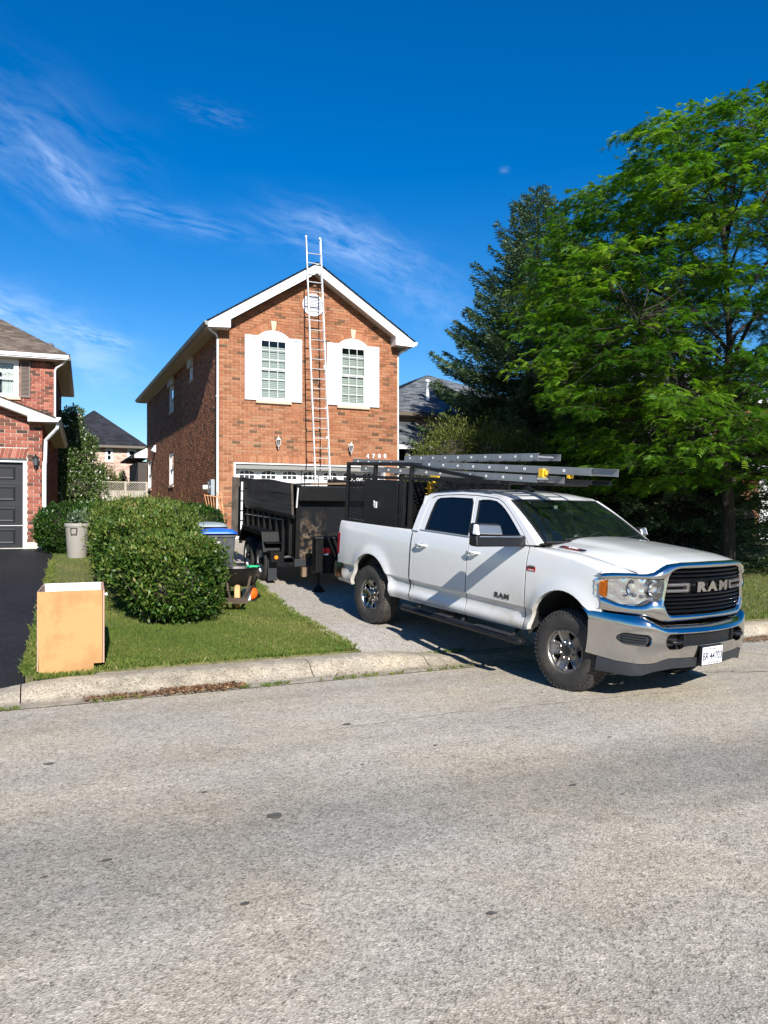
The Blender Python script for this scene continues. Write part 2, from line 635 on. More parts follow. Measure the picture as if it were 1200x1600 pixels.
# ------------------------------------------------------------------ ground, road, kerb, driveways, lawn
def aggregate(name, stops, patch=.25, scale=95, bump=.5, bands=None, rough=.95):
    m, nt, b = mat_new(name)
    t = nd(nt, 'ShaderNodeTexCoord')
    v = nd(nt, 'ShaderNodeTexVoronoi')
    v.inputs['Scale'].default_value = scale
    nt.links.new(t.outputs['Object'], v.inputs['Vector'])
    sp = nd(nt, 'ShaderNodeSeparateColor')
    nt.links.new(v.outputs['Color'], sp.inputs[0])
    v2 = nd(nt, 'ShaderNodeTexVoronoi')
    v2.inputs['Scale'].default_value = scale * .43
    nt.links.new(t.outputs['Object'], v2.inputs['Vector'])
    sp2 = nd(nt, 'ShaderNodeSeparateColor')
    nt.links.new(v2.outputs['Color'], sp2.inputs[0])
    mixv = nd(nt, 'ShaderNodeMath', operation='MULTIPLY_ADD')
    nt.links.new(sp2.outputs[0], mixv.inputs[0])
    mixv.inputs[1].default_value = .32
    sc_ = nd(nt, 'ShaderNodeMath', operation='MULTIPLY')
    nt.links.new(sp.outputs[0], sc_.inputs[0])
    sc_.inputs[1].default_value = .68
    nt.links.new(sc_.outputs[0], mixv.inputs[2])
    col = ramp(nt, mixv.outputs[0], stops)
    lo = noise(nt, .55, 6, .6)
    hi = noise(nt, 5.5, 5, .6)
    am = nd(nt, 'ShaderNodeMath', operation='ADD')
    nt.links.new(lo, am.inputs[0])
    nt.links.new(hi, am.inputs[1])
    k = nd(nt, 'ShaderNodeMapRange')
    k.inputs['From Min'].default_value = .7
    k.inputs['From Max'].default_value = 1.3
    k.inputs['To Min'].default_value = 1 - patch
    k.inputs['To Max'].default_value = 1 + patch
    nt.links.new(am.outputs[0], k.inputs['Value'])
    fac = k.outputs[0]
    if bands:
        w = noise(nt, 1.0, 5, .6, stretch=(.10, 1.15, 1), dist=.4)
        wr = ramp(nt, w, [(.36, (.84,) * 3), (.46, (.97,) * 3), (.60, (1.05,) * 3)])
        # lanes darkened by tyres, running along the street
        sy = nd(nt, 'ShaderNodeSeparateXYZ')
        nt.links.new(t.outputs['Object'], sy.inputs[0])
        wob = noise(nt, .9, 6, .62, stretch=(.35, 1, 1))
        ya = nd(nt, 'ShaderNodeMath', operation='MULTIPLY_ADD')
        nt.links.new(wob, ya.inputs[0])
        ya.inputs[1].default_value = 1.1
        nt.links.new(sy.outputs[1], ya.inputs[2])
        lane = ramp(nt, ya.outputs[0], [(0, (1, 1, 1))])
        mr2 = nd(nt, 'ShaderNodeMapRange')
        mr2.inputs['From Min'].default_value = 0
        mr2.inputs['From Max'].default_value = 10
        nt.links.new(ya.outputs[0], mr2.inputs['Value'])
        lane = ramp(nt, mr2.outputs[0], [(.20, (1, 1, 1)), (.27, (.93,) * 3), (.31, (1, 1, 1)), (.41, (1.03,) * 3), (.45, (.72, .735, .76)), (.50, (.74, .755, .78)), (.545, (1.03,) * 3), (.60, (1.05,) * 3), (.64, (.94,) * 3), (.70, (1.04,) * 3), (.80, (.96,) * 3)])
        mm = nd(nt, 'ShaderNodeMath', operation='MULTIPLY')
        nt.links.new(fac, mm.inputs[0])
        nt.links.new(wr, mm.inputs[1])
        fac = mm.outputs[0]
        lm = nd(nt, 'ShaderNodeVectorMath', operation='MULTIPLY')
        nt.links.new(col, lm.inputs[0])
        nt.links.new(lane, lm.inputs[1])
        col = lm.outputs[0]
    mul = nd(nt, 'ShaderNodeVectorMath', operation='SCALE')
    nt.links.new(col, mul.inputs[0])
    nt.links.new(fac, mul.inputs['Scale'])
    # worn warm and cool zones
    z = noise(nt, .8, 3, .5)
    zc = ramp(nt, z, [(.35, (1.03, 1.0, .95)), (.65, (.98, 1.0, 1.04))])
    mc = nd(nt, 'ShaderNodeVectorMath', operation='MULTIPLY')
    nt.links.new(mul.outputs[0], mc.inputs[0])
    nt.links.new(zc, mc.inputs[1])
    nt.links.new(mc.outputs[0], b.inputs['Base Color'])
    b.inputs['Roughness'].default_value = rough
    b.inputs['Specular IOR Level'].default_value = .25
    bn = nd(nt, 'ShaderNodeBump')
    bn.inputs['Strength'].default_value = bump
    bn.inputs['Distance'].default_value = .006
    nt.links.new(v.outputs['Distance'], bn.inputs['Height'])
    bn2 = nd(nt, 'ShaderNodeBump')
    bn2.inputs['Strength'].default_value = .35
    bn2.inputs['Distance'].default_value = .03
    nt.links.new(noise(nt, 3, 6, .6), bn2.inputs['Height'])
    nt.links.new(bn.outputs[0], bn2.inputs['Normal'])
    nt.links.new(bn2.outputs[0], b.inputs['Normal'])
    return m


M['road'] = aggregate('road', [(.06, (.150, .131, .102)), (.22, (.265, .233, .184)), (.45, (.368, .326, .262)), (.68, (.435, .388, .312)), (.90, (.57, .512, .42))], .13, 112, .4, bands=True)
M['driveway'] = aggregate('driveway', [(.05, (.115, .10, .085)), (.25, (.255, .228, .195)), (.5, (.355, .32, .275)), (.75, (.42, .38, .33)), (.95, (.55, .50, .44))], .14, 100, .5)
M['asphalt'] = aggregate('asphalt', [(.05, (.008, .008, .009)), (.5, (.013, .0135, .015)), (.9, (.024, .024, .026))], .35, 110, .35, rough=.75)
M['kerb'] = aggregate('kerb', [(.05, (.13, .108, .08)), (.3, (.26, .222, .168)), (.6, (.335, .292, .226)), (.95, (.44, .39, .31))], .38, 110, .5)
M['soil'] = simple('soil', (.10, .095, .035), .95, var=.45, vscale=14, bump=.8, bscale=40, dirt=(.14, .12, .05), dscale=1.7, damt=.6)
M['terrain'] = simple('terrain', (.06, .085, .02), .95, var=.3, vscale=2, bump=.5)
M['crack'] = simple('crack', (.030, .028, .025), .95, var=.3)
M['grass'] = tinted('grass', [(0, (.36, .30, .14)), (.12, (.24, .225, .075)), (.30, (.145, .180, .034)), (.6, (.098, .155, .024)), (1, (.060, .115, .017))], .75, .1, 3, 0, trans=.35)
M['dead_leaf'] = tinted('dead_leaf', [(0, (.06, .03, .015)), (.4, (.16, .08, .035)), (.8, (.26, .14, .07)), (1, (.34, .24, .13))], .9, .2, 20, 0)


def sheet(name, poly_rows, mat, skirt=0, kind='structure', zf=None, lift=0, parent=None):
    """poly_rows: list of (y, x0, x1); a sheet following the slope"""
    mb = MB()
    nx = 9
    P = []
    for y, x0, x1 in poly_rows:
        for i in range(nx):
            x = x0 + (x1 - x0) * i / (nx - 1)
            P.append((x, y, (zf or gz)(y) + lift))
    mb.grid(P, len(poly_rows), nx)
    o = mb.build(name, mat, parent, smooth=30)
    if skirt:
        n = len(o.data.vertices)
        so = o.modifiers.new('skirt', 'SOLIDIFY')
        so.thickness = skirt
        so.offset = -1
    if kind:
        o['kind'] = kind
    return o


# one big base under everything
b = MB()
rows = [-400, -60, 8.7, 9.5, 23, 60, 200, 900]
P = []
for y in rows:
    for x in (-700, -60, 60, 700):
        P.append((x, y, -.06 if y <= 8.7 else gz(y) - .05))
b.grid(P, len(rows), 4)
tag(b.build('ground', M['terrain']), kind='structure')

# road with a slight crown
b = MB()
ys = [-30, -20, -12, -8, -5, -3, -1, 1, 3, 5, 6.5, 7.5, 8.0, 8.34]
xs = list(np.linspace(-60, 60, 25))
P = [(x, y, .0 + .035 * sstep(8.3, 4, y) - .005) for y in ys for x in xs]
b.grid(P, len(ys), len(xs))
road = tag(b.build('road', M['road'], smooth=30), kind='structure')

# cracks: thin crooked ribbons, and small dark spots of tar and dropped leaves
cb = MB()


def crack(pts, w=.012, z=.010, seed=1):
    rr = random.Random(seed)
    path = []
    for (x0, y0), (x1, y1) in zip(pts, pts[1:]):
        n = max(4, int(math.hypot(x1 - x0, y1 - y0) / .05))
        for i in range(n):
            t = i / n
            path.append((x0 + (x1 - x0) * t, y0 + (y1 - y0) * t))
    path.append(pts[-1])
    V = []
    ox = oy = 0
    for i, (x, y) in enumerate(path):
        ox = ox * .8 + rr.uniform(-.012, .012)
        oy = oy * .8 + rr.uniform(-.012, .012)
        ww = w * rr.uniform(.3, 1.2)
        zz = .035 * sstep(8.3, 4, y) + z
        V += [(x + ox, y + oy - ww / 2, zz), (x + ox + ww * .4, y + oy + ww / 2, zz)]
    cb.grid(V, len(path), 2)


crack([(7.1, 6.7), (7.9, 6.35), (9.2, 6.0), (12, 5.6)], .016, -.001, 2)
crack([(8.6, 7.7), (8.85, 7.1), (9.0, 6.5), (9.6, 6.1)], .014, -.001, 3)
crack([(2.2, 6.2), (3.4, 6.25), (5.2, 6.1), (6.6, 6.0)], .006, -.001, 4)
fix = cb.build('road_crack', M['crack'], road)
fix['kind'] = 'stuff'
sb = MB()
rr = random.Random(5)
spots = [(1.33, 4.52, .045), (1.02, 5.1, .02), (2.5, 6.3, .035), (.1, 6.2, .03), (1.9, 3.0, .02), (.9, 3.55, .02), (3.3, 4.2, .02), (4.3, 5.0, .018), (2.9, 5.4, .02), (.35, 4.3, .022)]
for i in range(22):
    spots.append((rr.uniform(-.5, 8), rr.uniform(2.6, 8), rr.uniform(.006, .016)))
for x, y, r_ in spots:
    n = 9
    V = [(x + r_ * 1.5 * rr.uniform(.6, 1.1) * math.cos(k * 2 * math.pi / n), y + r_ * rr.uniform(.5, 1) * math.sin(k * 2 * math.pi / n), .035 * sstep(8.3, 4, y) - .0005) for k in range(n)]
    sb.add(V, [tuple(range(n))])
fix = sb.build('tar_spot', simple('tar_spot', (.085, .078, .068), .9, var=.4, vscale=30), road)
fix['kind'] = 'stuff'

# kerb: rolled concrete in poured sections, dropped at both driveways
KY0, KY1 = 8.34, 8.84


def kerb_h(x):
    h = .045
    h += .10 * sstep(-.55, .35, x) * sstep(4.95, 3.9, x)
    h += .10 * sstep(9.2, 10.0, x)
    h += .10 * sstep(-6.6, -7.4, x)
    return h


kerb = thing('kerb', None, None)
del_keys = list(kerb.keys())
kerb['kind'] = 'structure'
joints = [-30, -20, -12, -9, -6, -3.0, -.12, 2.9 + .02, 4.42, 7.3, 9.35, 12.3, 15.3, 20, 30, 45]
for a, bx in zip(joints, joints[1:]):
    mb = MB()
    n = max(8, int((bx - a) / .15))
    n = min(n, 60)
    P = []
    prof = [(0, -.05), (0, .006), (.05, .014), (.12, .30), (.20, .78), (.27, .95), (.34, 1.0), (.50, 1.0), (.50, -.05)]
    for i in range(n + 1):
        x = a + .006 + (bx - a - .012) * i / n
        h = kerb_h(x)
        for dy, k in prof:
            z = -.06 if k < 0 else k * h + .003
            P.append((x, KY0 + dy + rnd.uniform(-.003, .003), z + rnd.uniform(-.002, .002)))
    mb.grid(P, n + 1, len(prof))
    m_ = len(prof)
    mb.add(P[:m_], [tuple(range(m_))])
    mb.add(P[-m_:], [tuple(range(m_ - 1, -1, -1))])
    mb.build('kerb_section', M['kerb'], kerb, smooth=40)
# gutter strip between kerb and asphalt
mb = MB()
P = []
for i in range(81):
    x = -20 + i * .6
    P += [(x, 8.10 + rnd.uniform(-.012, .012), .004), (x, 8.36, .002)]
mb.grid(P, 81, 2)
mb.F = [f[::-1] for f in mb.F]
tag(mb.build('gutter_strip', M['kerb']), kind='structure')


def drive_z(y):
    return max(.05 + (y - 8.84) * .0, .05) if y < 8.86 else .05 + (gz(9.9) - .05) * (y - 8.86) / 1.04 if y < 9.9 else gz(y)


yy = [8.84, 9.0, 9.2, 9.5, 9.9, 10.5, 11.3, 12.5, 14, 15, 18, 21.5, 23.6]
edge = [(8.84, 3.72), (9.0, 3.68), (11.3, 3.70), (14.96, 4.0), (21.5, 4.55), (23.6, 4.7)]
sheet('driveway', [(y, lerp_tab(edge, y) - (.45 * sstep(9.2, 8.8, y)) * 0, 9.75) for y in yy], M['driveway'], zf=drive_z, lift=.004)
ledge = [(8.84, -.10), (18.77, .386), (21.2, .42)]
sheet('neighbour_driveway', [(y, -6.0, lerp_tab(ledge, y)) for y in (8.84, 9.0, 9.4, 9.9, 12, 15, 18, 21.25)], M['asphalt'], zf=drive_z, lift=.012)
LY = [8.845, 8.9, 9.0, 9.3, 10, 11, 12, 13, 14, 15, 16, 18, 20, 21.3]


def lawn_z(y):
    return gz(y) + .012


sheet('lawn', [(y, lerp_tab(ledge, y) + .02, lerp_tab(edge, y) - .02) for y in LY], M['soil'], zf=lawn_z, skirt=.2)
sheet('lawn', [(y, .2, 4.9) for y in (21.3, 23, 40, 44)], M['soil'], zf=lawn_z, skirt=.1)
sheet('lawn', [(y, 9.77, 60) for y in LY + [24, 30, 44, 80]], M['soil'], zf=lawn_z, skirt=.2)
sheet('lawn', [(y, -60, -6.05) for y in LY + [24, 30, 44, 80]], M['soil'], zf=lawn_z, skirt=.2)
# concrete edging along the drive
eb = MB()
for i, (y0, y1) in enumerate([(9.15, 10.2), (10.24, 11.4), (11.44, 12.7), (12.74, 14.0), (14.04, 15.2)]):
    P = []
    for y in (y0, y1):
        x = lerp_tab(edge, y)
        P.append((x, y))
    (xa, ya), (xb, yb) = P
    ob = MB()
    w = .09
    ob.hexa([(xa - w, ya, gz(ya) - .05), (xa, ya, gz(ya) - .05), (xb, yb, gz(yb) - .05), (xb - w, yb, gz(yb) - .05),
             (xa - w, ya, gz(ya) + .035), (xa, ya, gz(ya) + .03), (xb, yb, gz(yb) + .03), (xb - w, yb, gz(yb) + .035)])
    ob.build('edging_stone', M['concrete'], bpy.data.objects['driveway'], bevel=.008)


def blades(name, pts, h, w, mat, parent=None, tintf=None, lean=.45, seed=3):
    """pts (n,3): one bent blade of grass (two triangles) at each"""
    g = np.random.default_rng(seed)
    n = len(pts)
    an = g.uniform(0, 2 * np.pi, n)
    la = g.uniform(0, 2 * np.pi, n)
    hh = h * g.uniform(.5, 1.25, n)
    ww = w * g.uniform(.7, 1.3, n)
    ln = lean * g.uniform(.2, 1.2, n) * hh
    sx, sy = np.cos(an) * ww / 2, np.sin(an) * ww / 2
    V = np.empty((n, 4, 3), np.float32)
    V[:, 0] = pts + np.stack([sx, sy, np.zeros(n)], 1)
    V[:, 1] = pts - np.stack([sx, sy, np.zeros(n)], 1)
    mx = np.stack([np.cos(la) * ln * .3 - sx * .6, np.sin(la) * ln * .3 - sy * .6, hh * .6], 1)
    V[:, 2] = pts + mx
    V[:, 3] = pts + np.stack([np.cos(la) * ln, np.sin(la) * ln, hh * .95], 1)
    idx = np.arange(n)[:, None] * 4
    F = np.concatenate([idx + np.array([[0, 1, 2]]), idx + np.array([[0, 2, 3]])], 0)
    t = tintf(pts, g) if tintf else g.uniform(0, 1, n)
    t = np.concatenate([t, t])
    return big_mesh(name, V.reshape(-1, 3), F, mat, parent, t)


def patchy(p, g):
    q = np.sin(p[:, 0] * 1.7 + 1.3 * np.sin(p[:, 1] * 1.1)) * np.sin(p[:, 1] * 1.3 + .7) * .5 + np.sin(p[:, 0] * 5.1 + p[:, 1] * 3.7) * .2
    return np.clip(.45 + .26 * q + g.normal(0, .19, len(p)), 0, 1)


pts = []
g = rng
for (y0, y1, dens, x0f, x1f) in [(8.86, 11.0, 9000, None, None), (11.0, 13.5, 5200, None, None), (13.5, 20.5, 1500, None, None)]:
    n = int(dens * (y1 - y0) * 3.6)
    y = g.uniform(y0, y1, n)
    xl = np.interp(y, [a for a, _ in ledge], [q for _, q in ledge])
    xr = np.interp(y, [a for a, _ in edge], [q for _, q in edge]) - .10
    x = xl + g.uniform(0, 1, n) * (xr - xl) - .01
    pts.append(np.stack([x, y, np.interp(y, LY, [lawn_z(q) for q in LY]) - .004], 1))
pts = np.concatenate(pts)
tag(blades('grass', pts, .040, .0060, M['grass'], tintf=patchy), kind='stuff', label='mown green grass of the front lawn between the two driveways')
n = 42000
y = 8.9 + g.uniform(0, 1, n) ** 1.3 * 9
x = 9.8 + g.uniform(0, 1, n) * 7
tag(blades('grass', np.stack([x, y, np.interp(y, LY, [lawn_z(q) for q in LY]) - .004], 1), .055, .010, M['grass'], tintf=patchy, seed=8), kind='stuff', label='mown green grass under the trees right of the pickup')

# taller fringe where the mower does not reach: kerb back, asphalt edge, drive edge, gutter, cabinet foot
fr = []


def fringe(x0, y0, x1, y1, n, spread, zf, clump=7):
    """tufts strewn in clumps along a line"""
    nc = max(1, n // clump)
    t = g.uniform(0, 1, nc)
    cx = x0 + (x1 - x0) * t + g.normal(0, spread, nc)
    cy = y0 + (y1 - y0) * t + g.normal(0, spread, nc)
    px = np.repeat(cx, clump) + g.normal(0, .014, nc * clump)
    py = np.repeat(cy, clump) + g.normal(0, .014, nc * clump)
    fr.append(np.stack([px, py, zf(px, py)], 1))


gzv = lambda px, py: np.interp(py, LY, [lawn_z(q) for q in LY])
fringe(.0, 8.87, 3.65, 8.87, 1600, .02, gzv)
fringe(-.08, 8.9, .38, 18.5, 4200, .03, gzv)
fringe(3.62, 9.0, 3.60, 11.3, 1400, .035, gzv)
fringe(3.60, 11.3, 3.9, 15, 1700, .04, gzv)
fringe(.0, 8.79, .60, 8.78, 420, .010, lambda px, py: px * 0 + .145)
fringe(.70, 8.95, 1.3, 9.15, 900, .08, gzv)
tag(blades('tall_grass', np.concatenate(fr), .062, .008, M['grass'], tintf=patchy, lean=.7, seed=5), kind='stuff', label='longer untrimmed grass along the kerb and driveway edges')
fr = []
for (a, c_, k) in [(-.6, -.1, 260), (.55, 1.0, 150), (2.0, 2.6, 220), (2.9, 3.6, 200), (3.75, 3.95, 60), (4.2, 4.9, 130)]:
    fringe(a, 8.12, c_, 8.14, k, .018, lambda px, py: px * 0 + .004)
fringe(4.2, 8.86, 5.2, 8.88, 420, .02, lambda px, py: px * 0 + .055)
fringe(3.9, 8.95, 4.4, 8.9, 160, .02, lambda px, py: px * 0 + .055)
tag(blades('gutter_weed', np.concatenate(fr), .035, .008, M['grass'], tintf=patchy, lean=.9, seed=6), kind='stuff', label='small weeds growing along the gutter seam of the road')

# dead leaves in the gutter and by the drain
lf = []
for (x0, x1, y0, y1, n, zz) in [(.45, 2.1, 8.10, 8.33, 1500, .012), (9.3, 10.6, 7.95, 8.32, 1100, .012), (1.2, 2.0, 8.05, 8.36, 900, .02), (3.0, 5.2, 8.2, 8.34, 60, .01), (4.4, 6.5, 8.9, 12, 40, None)]:
    x = x0 + (x1 - x0) * g.uniform(0, 1, n)
    y = y0 + (y1 - y0) * g.uniform(0, 1, n) ** .8
    z = np.full(n, zz) + g.uniform(0, .02, n) if zz else np.interp(y, yy, [drive_z(q) for q in yy]) + .012
    lf.append(np.stack([x, y, z], 1))
lf = np.concatenate(lf)
n = len(lf)
a1 = g.normal(0, 1, (n, 3))
a1[:, 2] *= .3
a1 /= np.linalg.norm(a1, axis=1)[:, None]
a2 = np.cross(a1, g.normal(0, 1, (n, 3)) * .3 + np.array([0, 0, 1]))
a2 /= np.linalg.norm(a2, axis=1)[:, None]
s1 = g.uniform(.008, .024, n)[:, None]
s2 = s1 * g.uniform(.3, .6, n)[:, None]
V = np.stack([lf - a1 * s1, lf + a2 * s2, lf + a1 * s1, lf - a2 * s2], 1).reshape(-1, 3)
F = np.arange(n * 4).reshape(-1, 4)
tag(big_mesh('leaf_litter', V, F, M['dead_leaf'], None, g.uniform(0, 1, n)), kind='stuff', label='dry brown leaves and twigs gathered in the gutter')
# ------------------------------------------------------------------ brickwork
BL, BHH, JT = .250, .076, .0110


def clip_half(poly, a, b, c):
    out = []
    for i in range(len(poly)):
        p, q = poly[i], poly[(i + 1) % len(poly)]
        dp, dq = a * p[0] + b * p[1] - c, a * q[0] + b * q[1] - c
        if dp <= 0:
            out.append(p)
        if (dp < 0 < dq) or (dq < 0 < dp):
            t = dp / (dp - dq)
            out.append((p[0] + (q[0] - p[0]) * t, p[1] + (q[1] - p[1]) * t))
    return out


def bricks(u0, u1, w0, w1, holes, halves=(), phase=0.0):
    """running bond. holes: functions (wa, wb) -> list of (ua, ub). Gives (polygon, whole?)"""
    res = []
    row = 0
    w = w0
    while w < w1 - .01:
        wb = min(w + BHH, w1)
        cuts = []
        for h in holes:
            cuts += h(w, wb)
        u = u0 - (BL + JT) * ((.5 if row % 2 else 0) + phase)
        while u < u1:
            a, b = max(u, u0), min(u + BL, u1)
            segs = [(a, b)] if b - a > .02 else []
            for ca, cb2 in cuts:
                ns = []
                for s0, s1 in segs:
                    if cb2 <= s0 or ca >= s1:
                        ns.append((s0, s1))
                    else:
                        if ca - s0 > .02:
                            ns.append((s0, ca - .006))
                        if s1 - cb2 > .02:
                            ns.append((cb2 + .006, s1))
                segs = ns
            for s0, s1 in segs:
                poly = [(s0, w), (s1, w), (s1, wb), (s0, wb)]
                for hh in halves:
                    poly = clip_half(poly, *hh)
                    if len(poly) < 3:
                        break
                if len(poly) >= 3:
                    whole = len(poly) == 4 and s1 - s0 > BL - .004 and wb - w > BHH - .002 and abs(poly[0][1] - w) < 1e-6 and abs(poly[2][1] - wb) < 1e-6 and abs(poly[1][0] - s1) < 1e-6 and abs(poly[3][0] - s0) < 1e-6
                    res.append((poly, whole))
            u += BL + JT
        w += BHH + JT
        row += 1
    return res


def rect_hole(a, b, c, d):
    return lambda wa, wb: [(a, b)] if (wa + wb) / 2 > c and (wa + wb) / 2 < d else []


def circ_hole(cx, cz, r_):
    def f(wa, wb):
        h = abs((wa + wb) / 2 - cz)
        if h >= r_:
            return []
        k = math.sqrt(r_ * r_ - h * h)
        return [(cx - k, cx + k)]
    return f


def arch_hole(cx, half, zs, rise):
    """segmental arch head above the spring line"""
    rad = (half * half + rise * rise) / (2 * rise)

    def f(wa, wb):
        m = (wa + wb) / 2
        if m < zs or m > zs + rise:
            return []
        k2 = rad * rad - (m - (zs + rise - rad)) ** 2
        return [(cx - math.sqrt(k2), cx + math.sqrt(k2))] if k2 > 0 else []
    return f


def lay(res, mp, mat, parent, dist=None, count=300, pr=.012, seed=1, rot=0.0, tintf=None, vis=None):
    """mp(u, w, d) -> point, d outwards. Nearest whole bricks become parts, the rest one mesh"""
    rr = random.Random(seed)
    whole = [(i, p) for i, (p, wh) in enumerate(res) if wh and (vis is None or vis(p))]
    chosen = set()
    if count and dist:
        whole.sort(key=lambda q: dist(q[1]))
        chosen = set(i for i, _ in whole[:count])
    variants = []
    if chosen:
        for k in range(20):
            t = (k + .5) / 20
            e = BL / 2
            z = BHH / 2
            V = []
            for dd in (0, pr):
                s = 1 if dd == 0 else .985
                for a, b2 in ((-e, -z), (e, -z), (e, z), (-e, z)):
                    o0 = Vector(mp(0, 0, 0))
                    V.append(Vector(mp(a * s, b2 * (1 if dd == 0 else .96), dd)) - o0)
            me = bpy.data.meshes.new('brick')
            me.from_pydata([tuple(v) for v in V], [], [(4, 5, 6, 7), (0, 1, 5, 4), (1, 2, 6, 5), (2, 3, 7, 6), (3, 0, 4, 7)])
            me.materials.append(mat)
            at = me.attributes.new('tint', 'FLOAT', 'FACE')
            at.data.foreach_set('value', [t] * 5)
            variants.append(me)
    mb = MB()
    for i, (poly, wh) in enumerate(res):
        t = rr.random() if tintf is None else tintf(rr)
        d = pr + rr.uniform(-.003, .003)
        if i in chosen:
            me = variants[min(19, int(t * 20))]
            o = bpy.data.objects.new('brick', me)
            C.objects.link(o)
            o.parent = parent
            cu = (poly[0][0] + poly[1][0]) / 2
            cw = (poly[0][1] + poly[2][1]) / 2
            o.location = mp(cu, cw, rr.uniform(-.003, .003))
            continue
        n = len(poly)
        V = [mp(u, w, 0) for u, w in poly] + [mp(u, w, d) for u, w in poly]
        F = [tuple(range(n, 2 * n))] + [(k, (k + 1) % n, (k + 1) % n + n, k + n) for k in range(n)]
        mb.add(V, F, t)
    o = mb.build('brickwork', mat, parent, tint=True)
    o['kind'] = 'stuff'
    return o


def shingle_slope(p00, p10, p01, p11, mat, parent, course=.14, tab=.30, seed=1, th=.012, name='shingles'):
    """courses of overlapping tabs on a four-cornered slope: p00-p10 the eave, p01-p11 the ridge"""
    p00, p10, p01, p11 = map(Vector, (p00, p10, p01, p11))
    nrm = (p10 - p00).cross((p01 + p11) / 2 - p00).normalized()
    if nrm.z < 0:
        nrm = -nrm
    L = ((p01 + p11) / 2 - (p00 + p10) / 2).length
    n = max(1, int(L / course))
    rr = random.Random(seed)
    mb = MB()
    for i in range(n):
        t0, t1 = i / n, min(1, (i + 1.15) / n)
        a0, b0 = p00.lerp(p01, t0), p10.lerp(p11, t0)
        a1, b1 = p00.lerp(p01, t1), p10.lerp(p11, t1)
        w = (b0 - a0).length
        k = max(1, int(w / tab))
        off = rr.uniform(-.5, .5)
        for j in range(-1, k + 1):
            s0, s1 = (j + off + .5) / k, (j + off + 1.5) / k - .004 / max(w, .1)
            s0, s1 = max(0, s0), min(1, s1)
            if s1 - s0 < .001:
                continue
            q = [a0.lerp(b0, s0), a0.lerp(b0, s1), a1.lerp(b1, s1), a1.lerp(b1, s0)]
            lift = th * rr.uniform(.8, 1.3)
            V = [q[0] + nrm * lift, q[1] + nrm * lift, q[2] + nrm * .002, q[3] + nrm * .002, q[0] - nrm * .004, q[1] - nrm * .004]
            mb.add(V, [(0, 1, 2, 3), (4, 5, 1, 0)], rr.random())
    o = mb.build(name, mat, parent, tint=True)
    o['kind'] = 'stuff'
    return o


def mapf_xz(y):
    """front facing wall in the plane y: depth towards the road"""
    return lambda u, w, d: (u, y - d, w)


def mapf_yz(x):
    """wall facing left (-x): u runs along y"""
    return lambda u, w, d: (x - d, u, w)


# ------------------------------------------------------------------ the brick house with the gable
HX0, HX1, HY, HYB = 5.03, 10.90, 22.98, 39.2
HC = (HX0 + HX1) / 2
GZ = gz(HY)
house = thing('brick_house', 'orange brick two storey house with a white trimmed gable behind the dump trailer', 'house', (HC, HY, GZ))


def H(o):
    o.matrix_parent_inverse = Matrix.Translation((-HC, -HY, -GZ))
    return o


RAKE_Y = 22.56
slope = math.tan(R(32.4))
PEAKZ = 9.66
wall_top = lambda u: PEAKZ - .22 - abs(u - HC) * slope
EAVE_X0, EAVE_X1 = 4.60, 11.33
W1C, W2C = 6.69, 9.325
win_z0, win_z1, spring = 5.36, 7.30, 7.32
# front wall: mortar backing with openings
wall = MB()
out_poly = [(HX0, GZ - .3), (5.48, GZ - .3), (5.48, 3.457), (10.45, 3.457), (10.45, GZ - .3), (HX1, GZ - .3), (HX1, wall_top(HX1)), (HC, wall_top(HC)), (HX0, wall_top(HX0))]
holes = []
for c_ in (W1C, W2C):
    holes.append([(c_ - .5, win_z0), (c_ + .5, win_z0), (c_ + .5, spring), (c_ - .5, spring)])
holes.append([(HC + .33 * math.cos(k * math.pi / 12), 8.46 + .33 * math.sin(k * math.pi / 12)) for k in range(24)])
wall.plate(out_poly, holes, lambda u, w, d: (u, HY + d, w), .25)
front_wall = H(fix_normals(wall.build('front_wall', M['mortar'], house)))
hl = [rect_hole(5.44, 10.49, 0, 3.705), rect_hole(W1C - .5, W1C + .5, win_z0 - .09, spring), rect_hole(W2C - .5, W2C + .5, win_z0 - .09, spring),
      arch_hole(W1C, .72, spring - .06, .42), arch_hole(W2C, .72, spring - .06, .42), circ_hole(HC, 8.46, .445)]
# sunk into the mortar plane by the parent: bricks share the house frame
ha = math.sqrt(1 + slope * slope)
res = bricks(HX0 - .012, HX1 + .012, GZ + .0, 9.5, hl, [(-slope, 1, PEAKZ - .24 - slope * HC), (slope, 1, PEAKZ - .24 + slope * HC)])
ww = H(MB().build('brick_face', M['mortar'], house)) if False else front_wall
camv = Vector((0, 0, CAM_H))


def bdist(y):
    return lambda p: (Vector((p[0][0], y, p[0][1])) - camv).length


lay(res, mapf_xz(HY), M['brick_orange'], front_wall, bdist(HY), 230, seed=4, vis=lambda p: p[0][1] > 2.9)
# soldier course above the garage door and rowlocks round the window heads and the vent
sc = 0
for k in range(int((10.49 - 5.44) / .0868)):
    u = 5.44 + k * .0868
    o = MB().box(u, u + .076, HY - .013, HY + .0, 3.462, 3.694, rnd.uniform(.2, 1)).build('lintel_brick', M['brick_orange'], front_wall, tint=True)


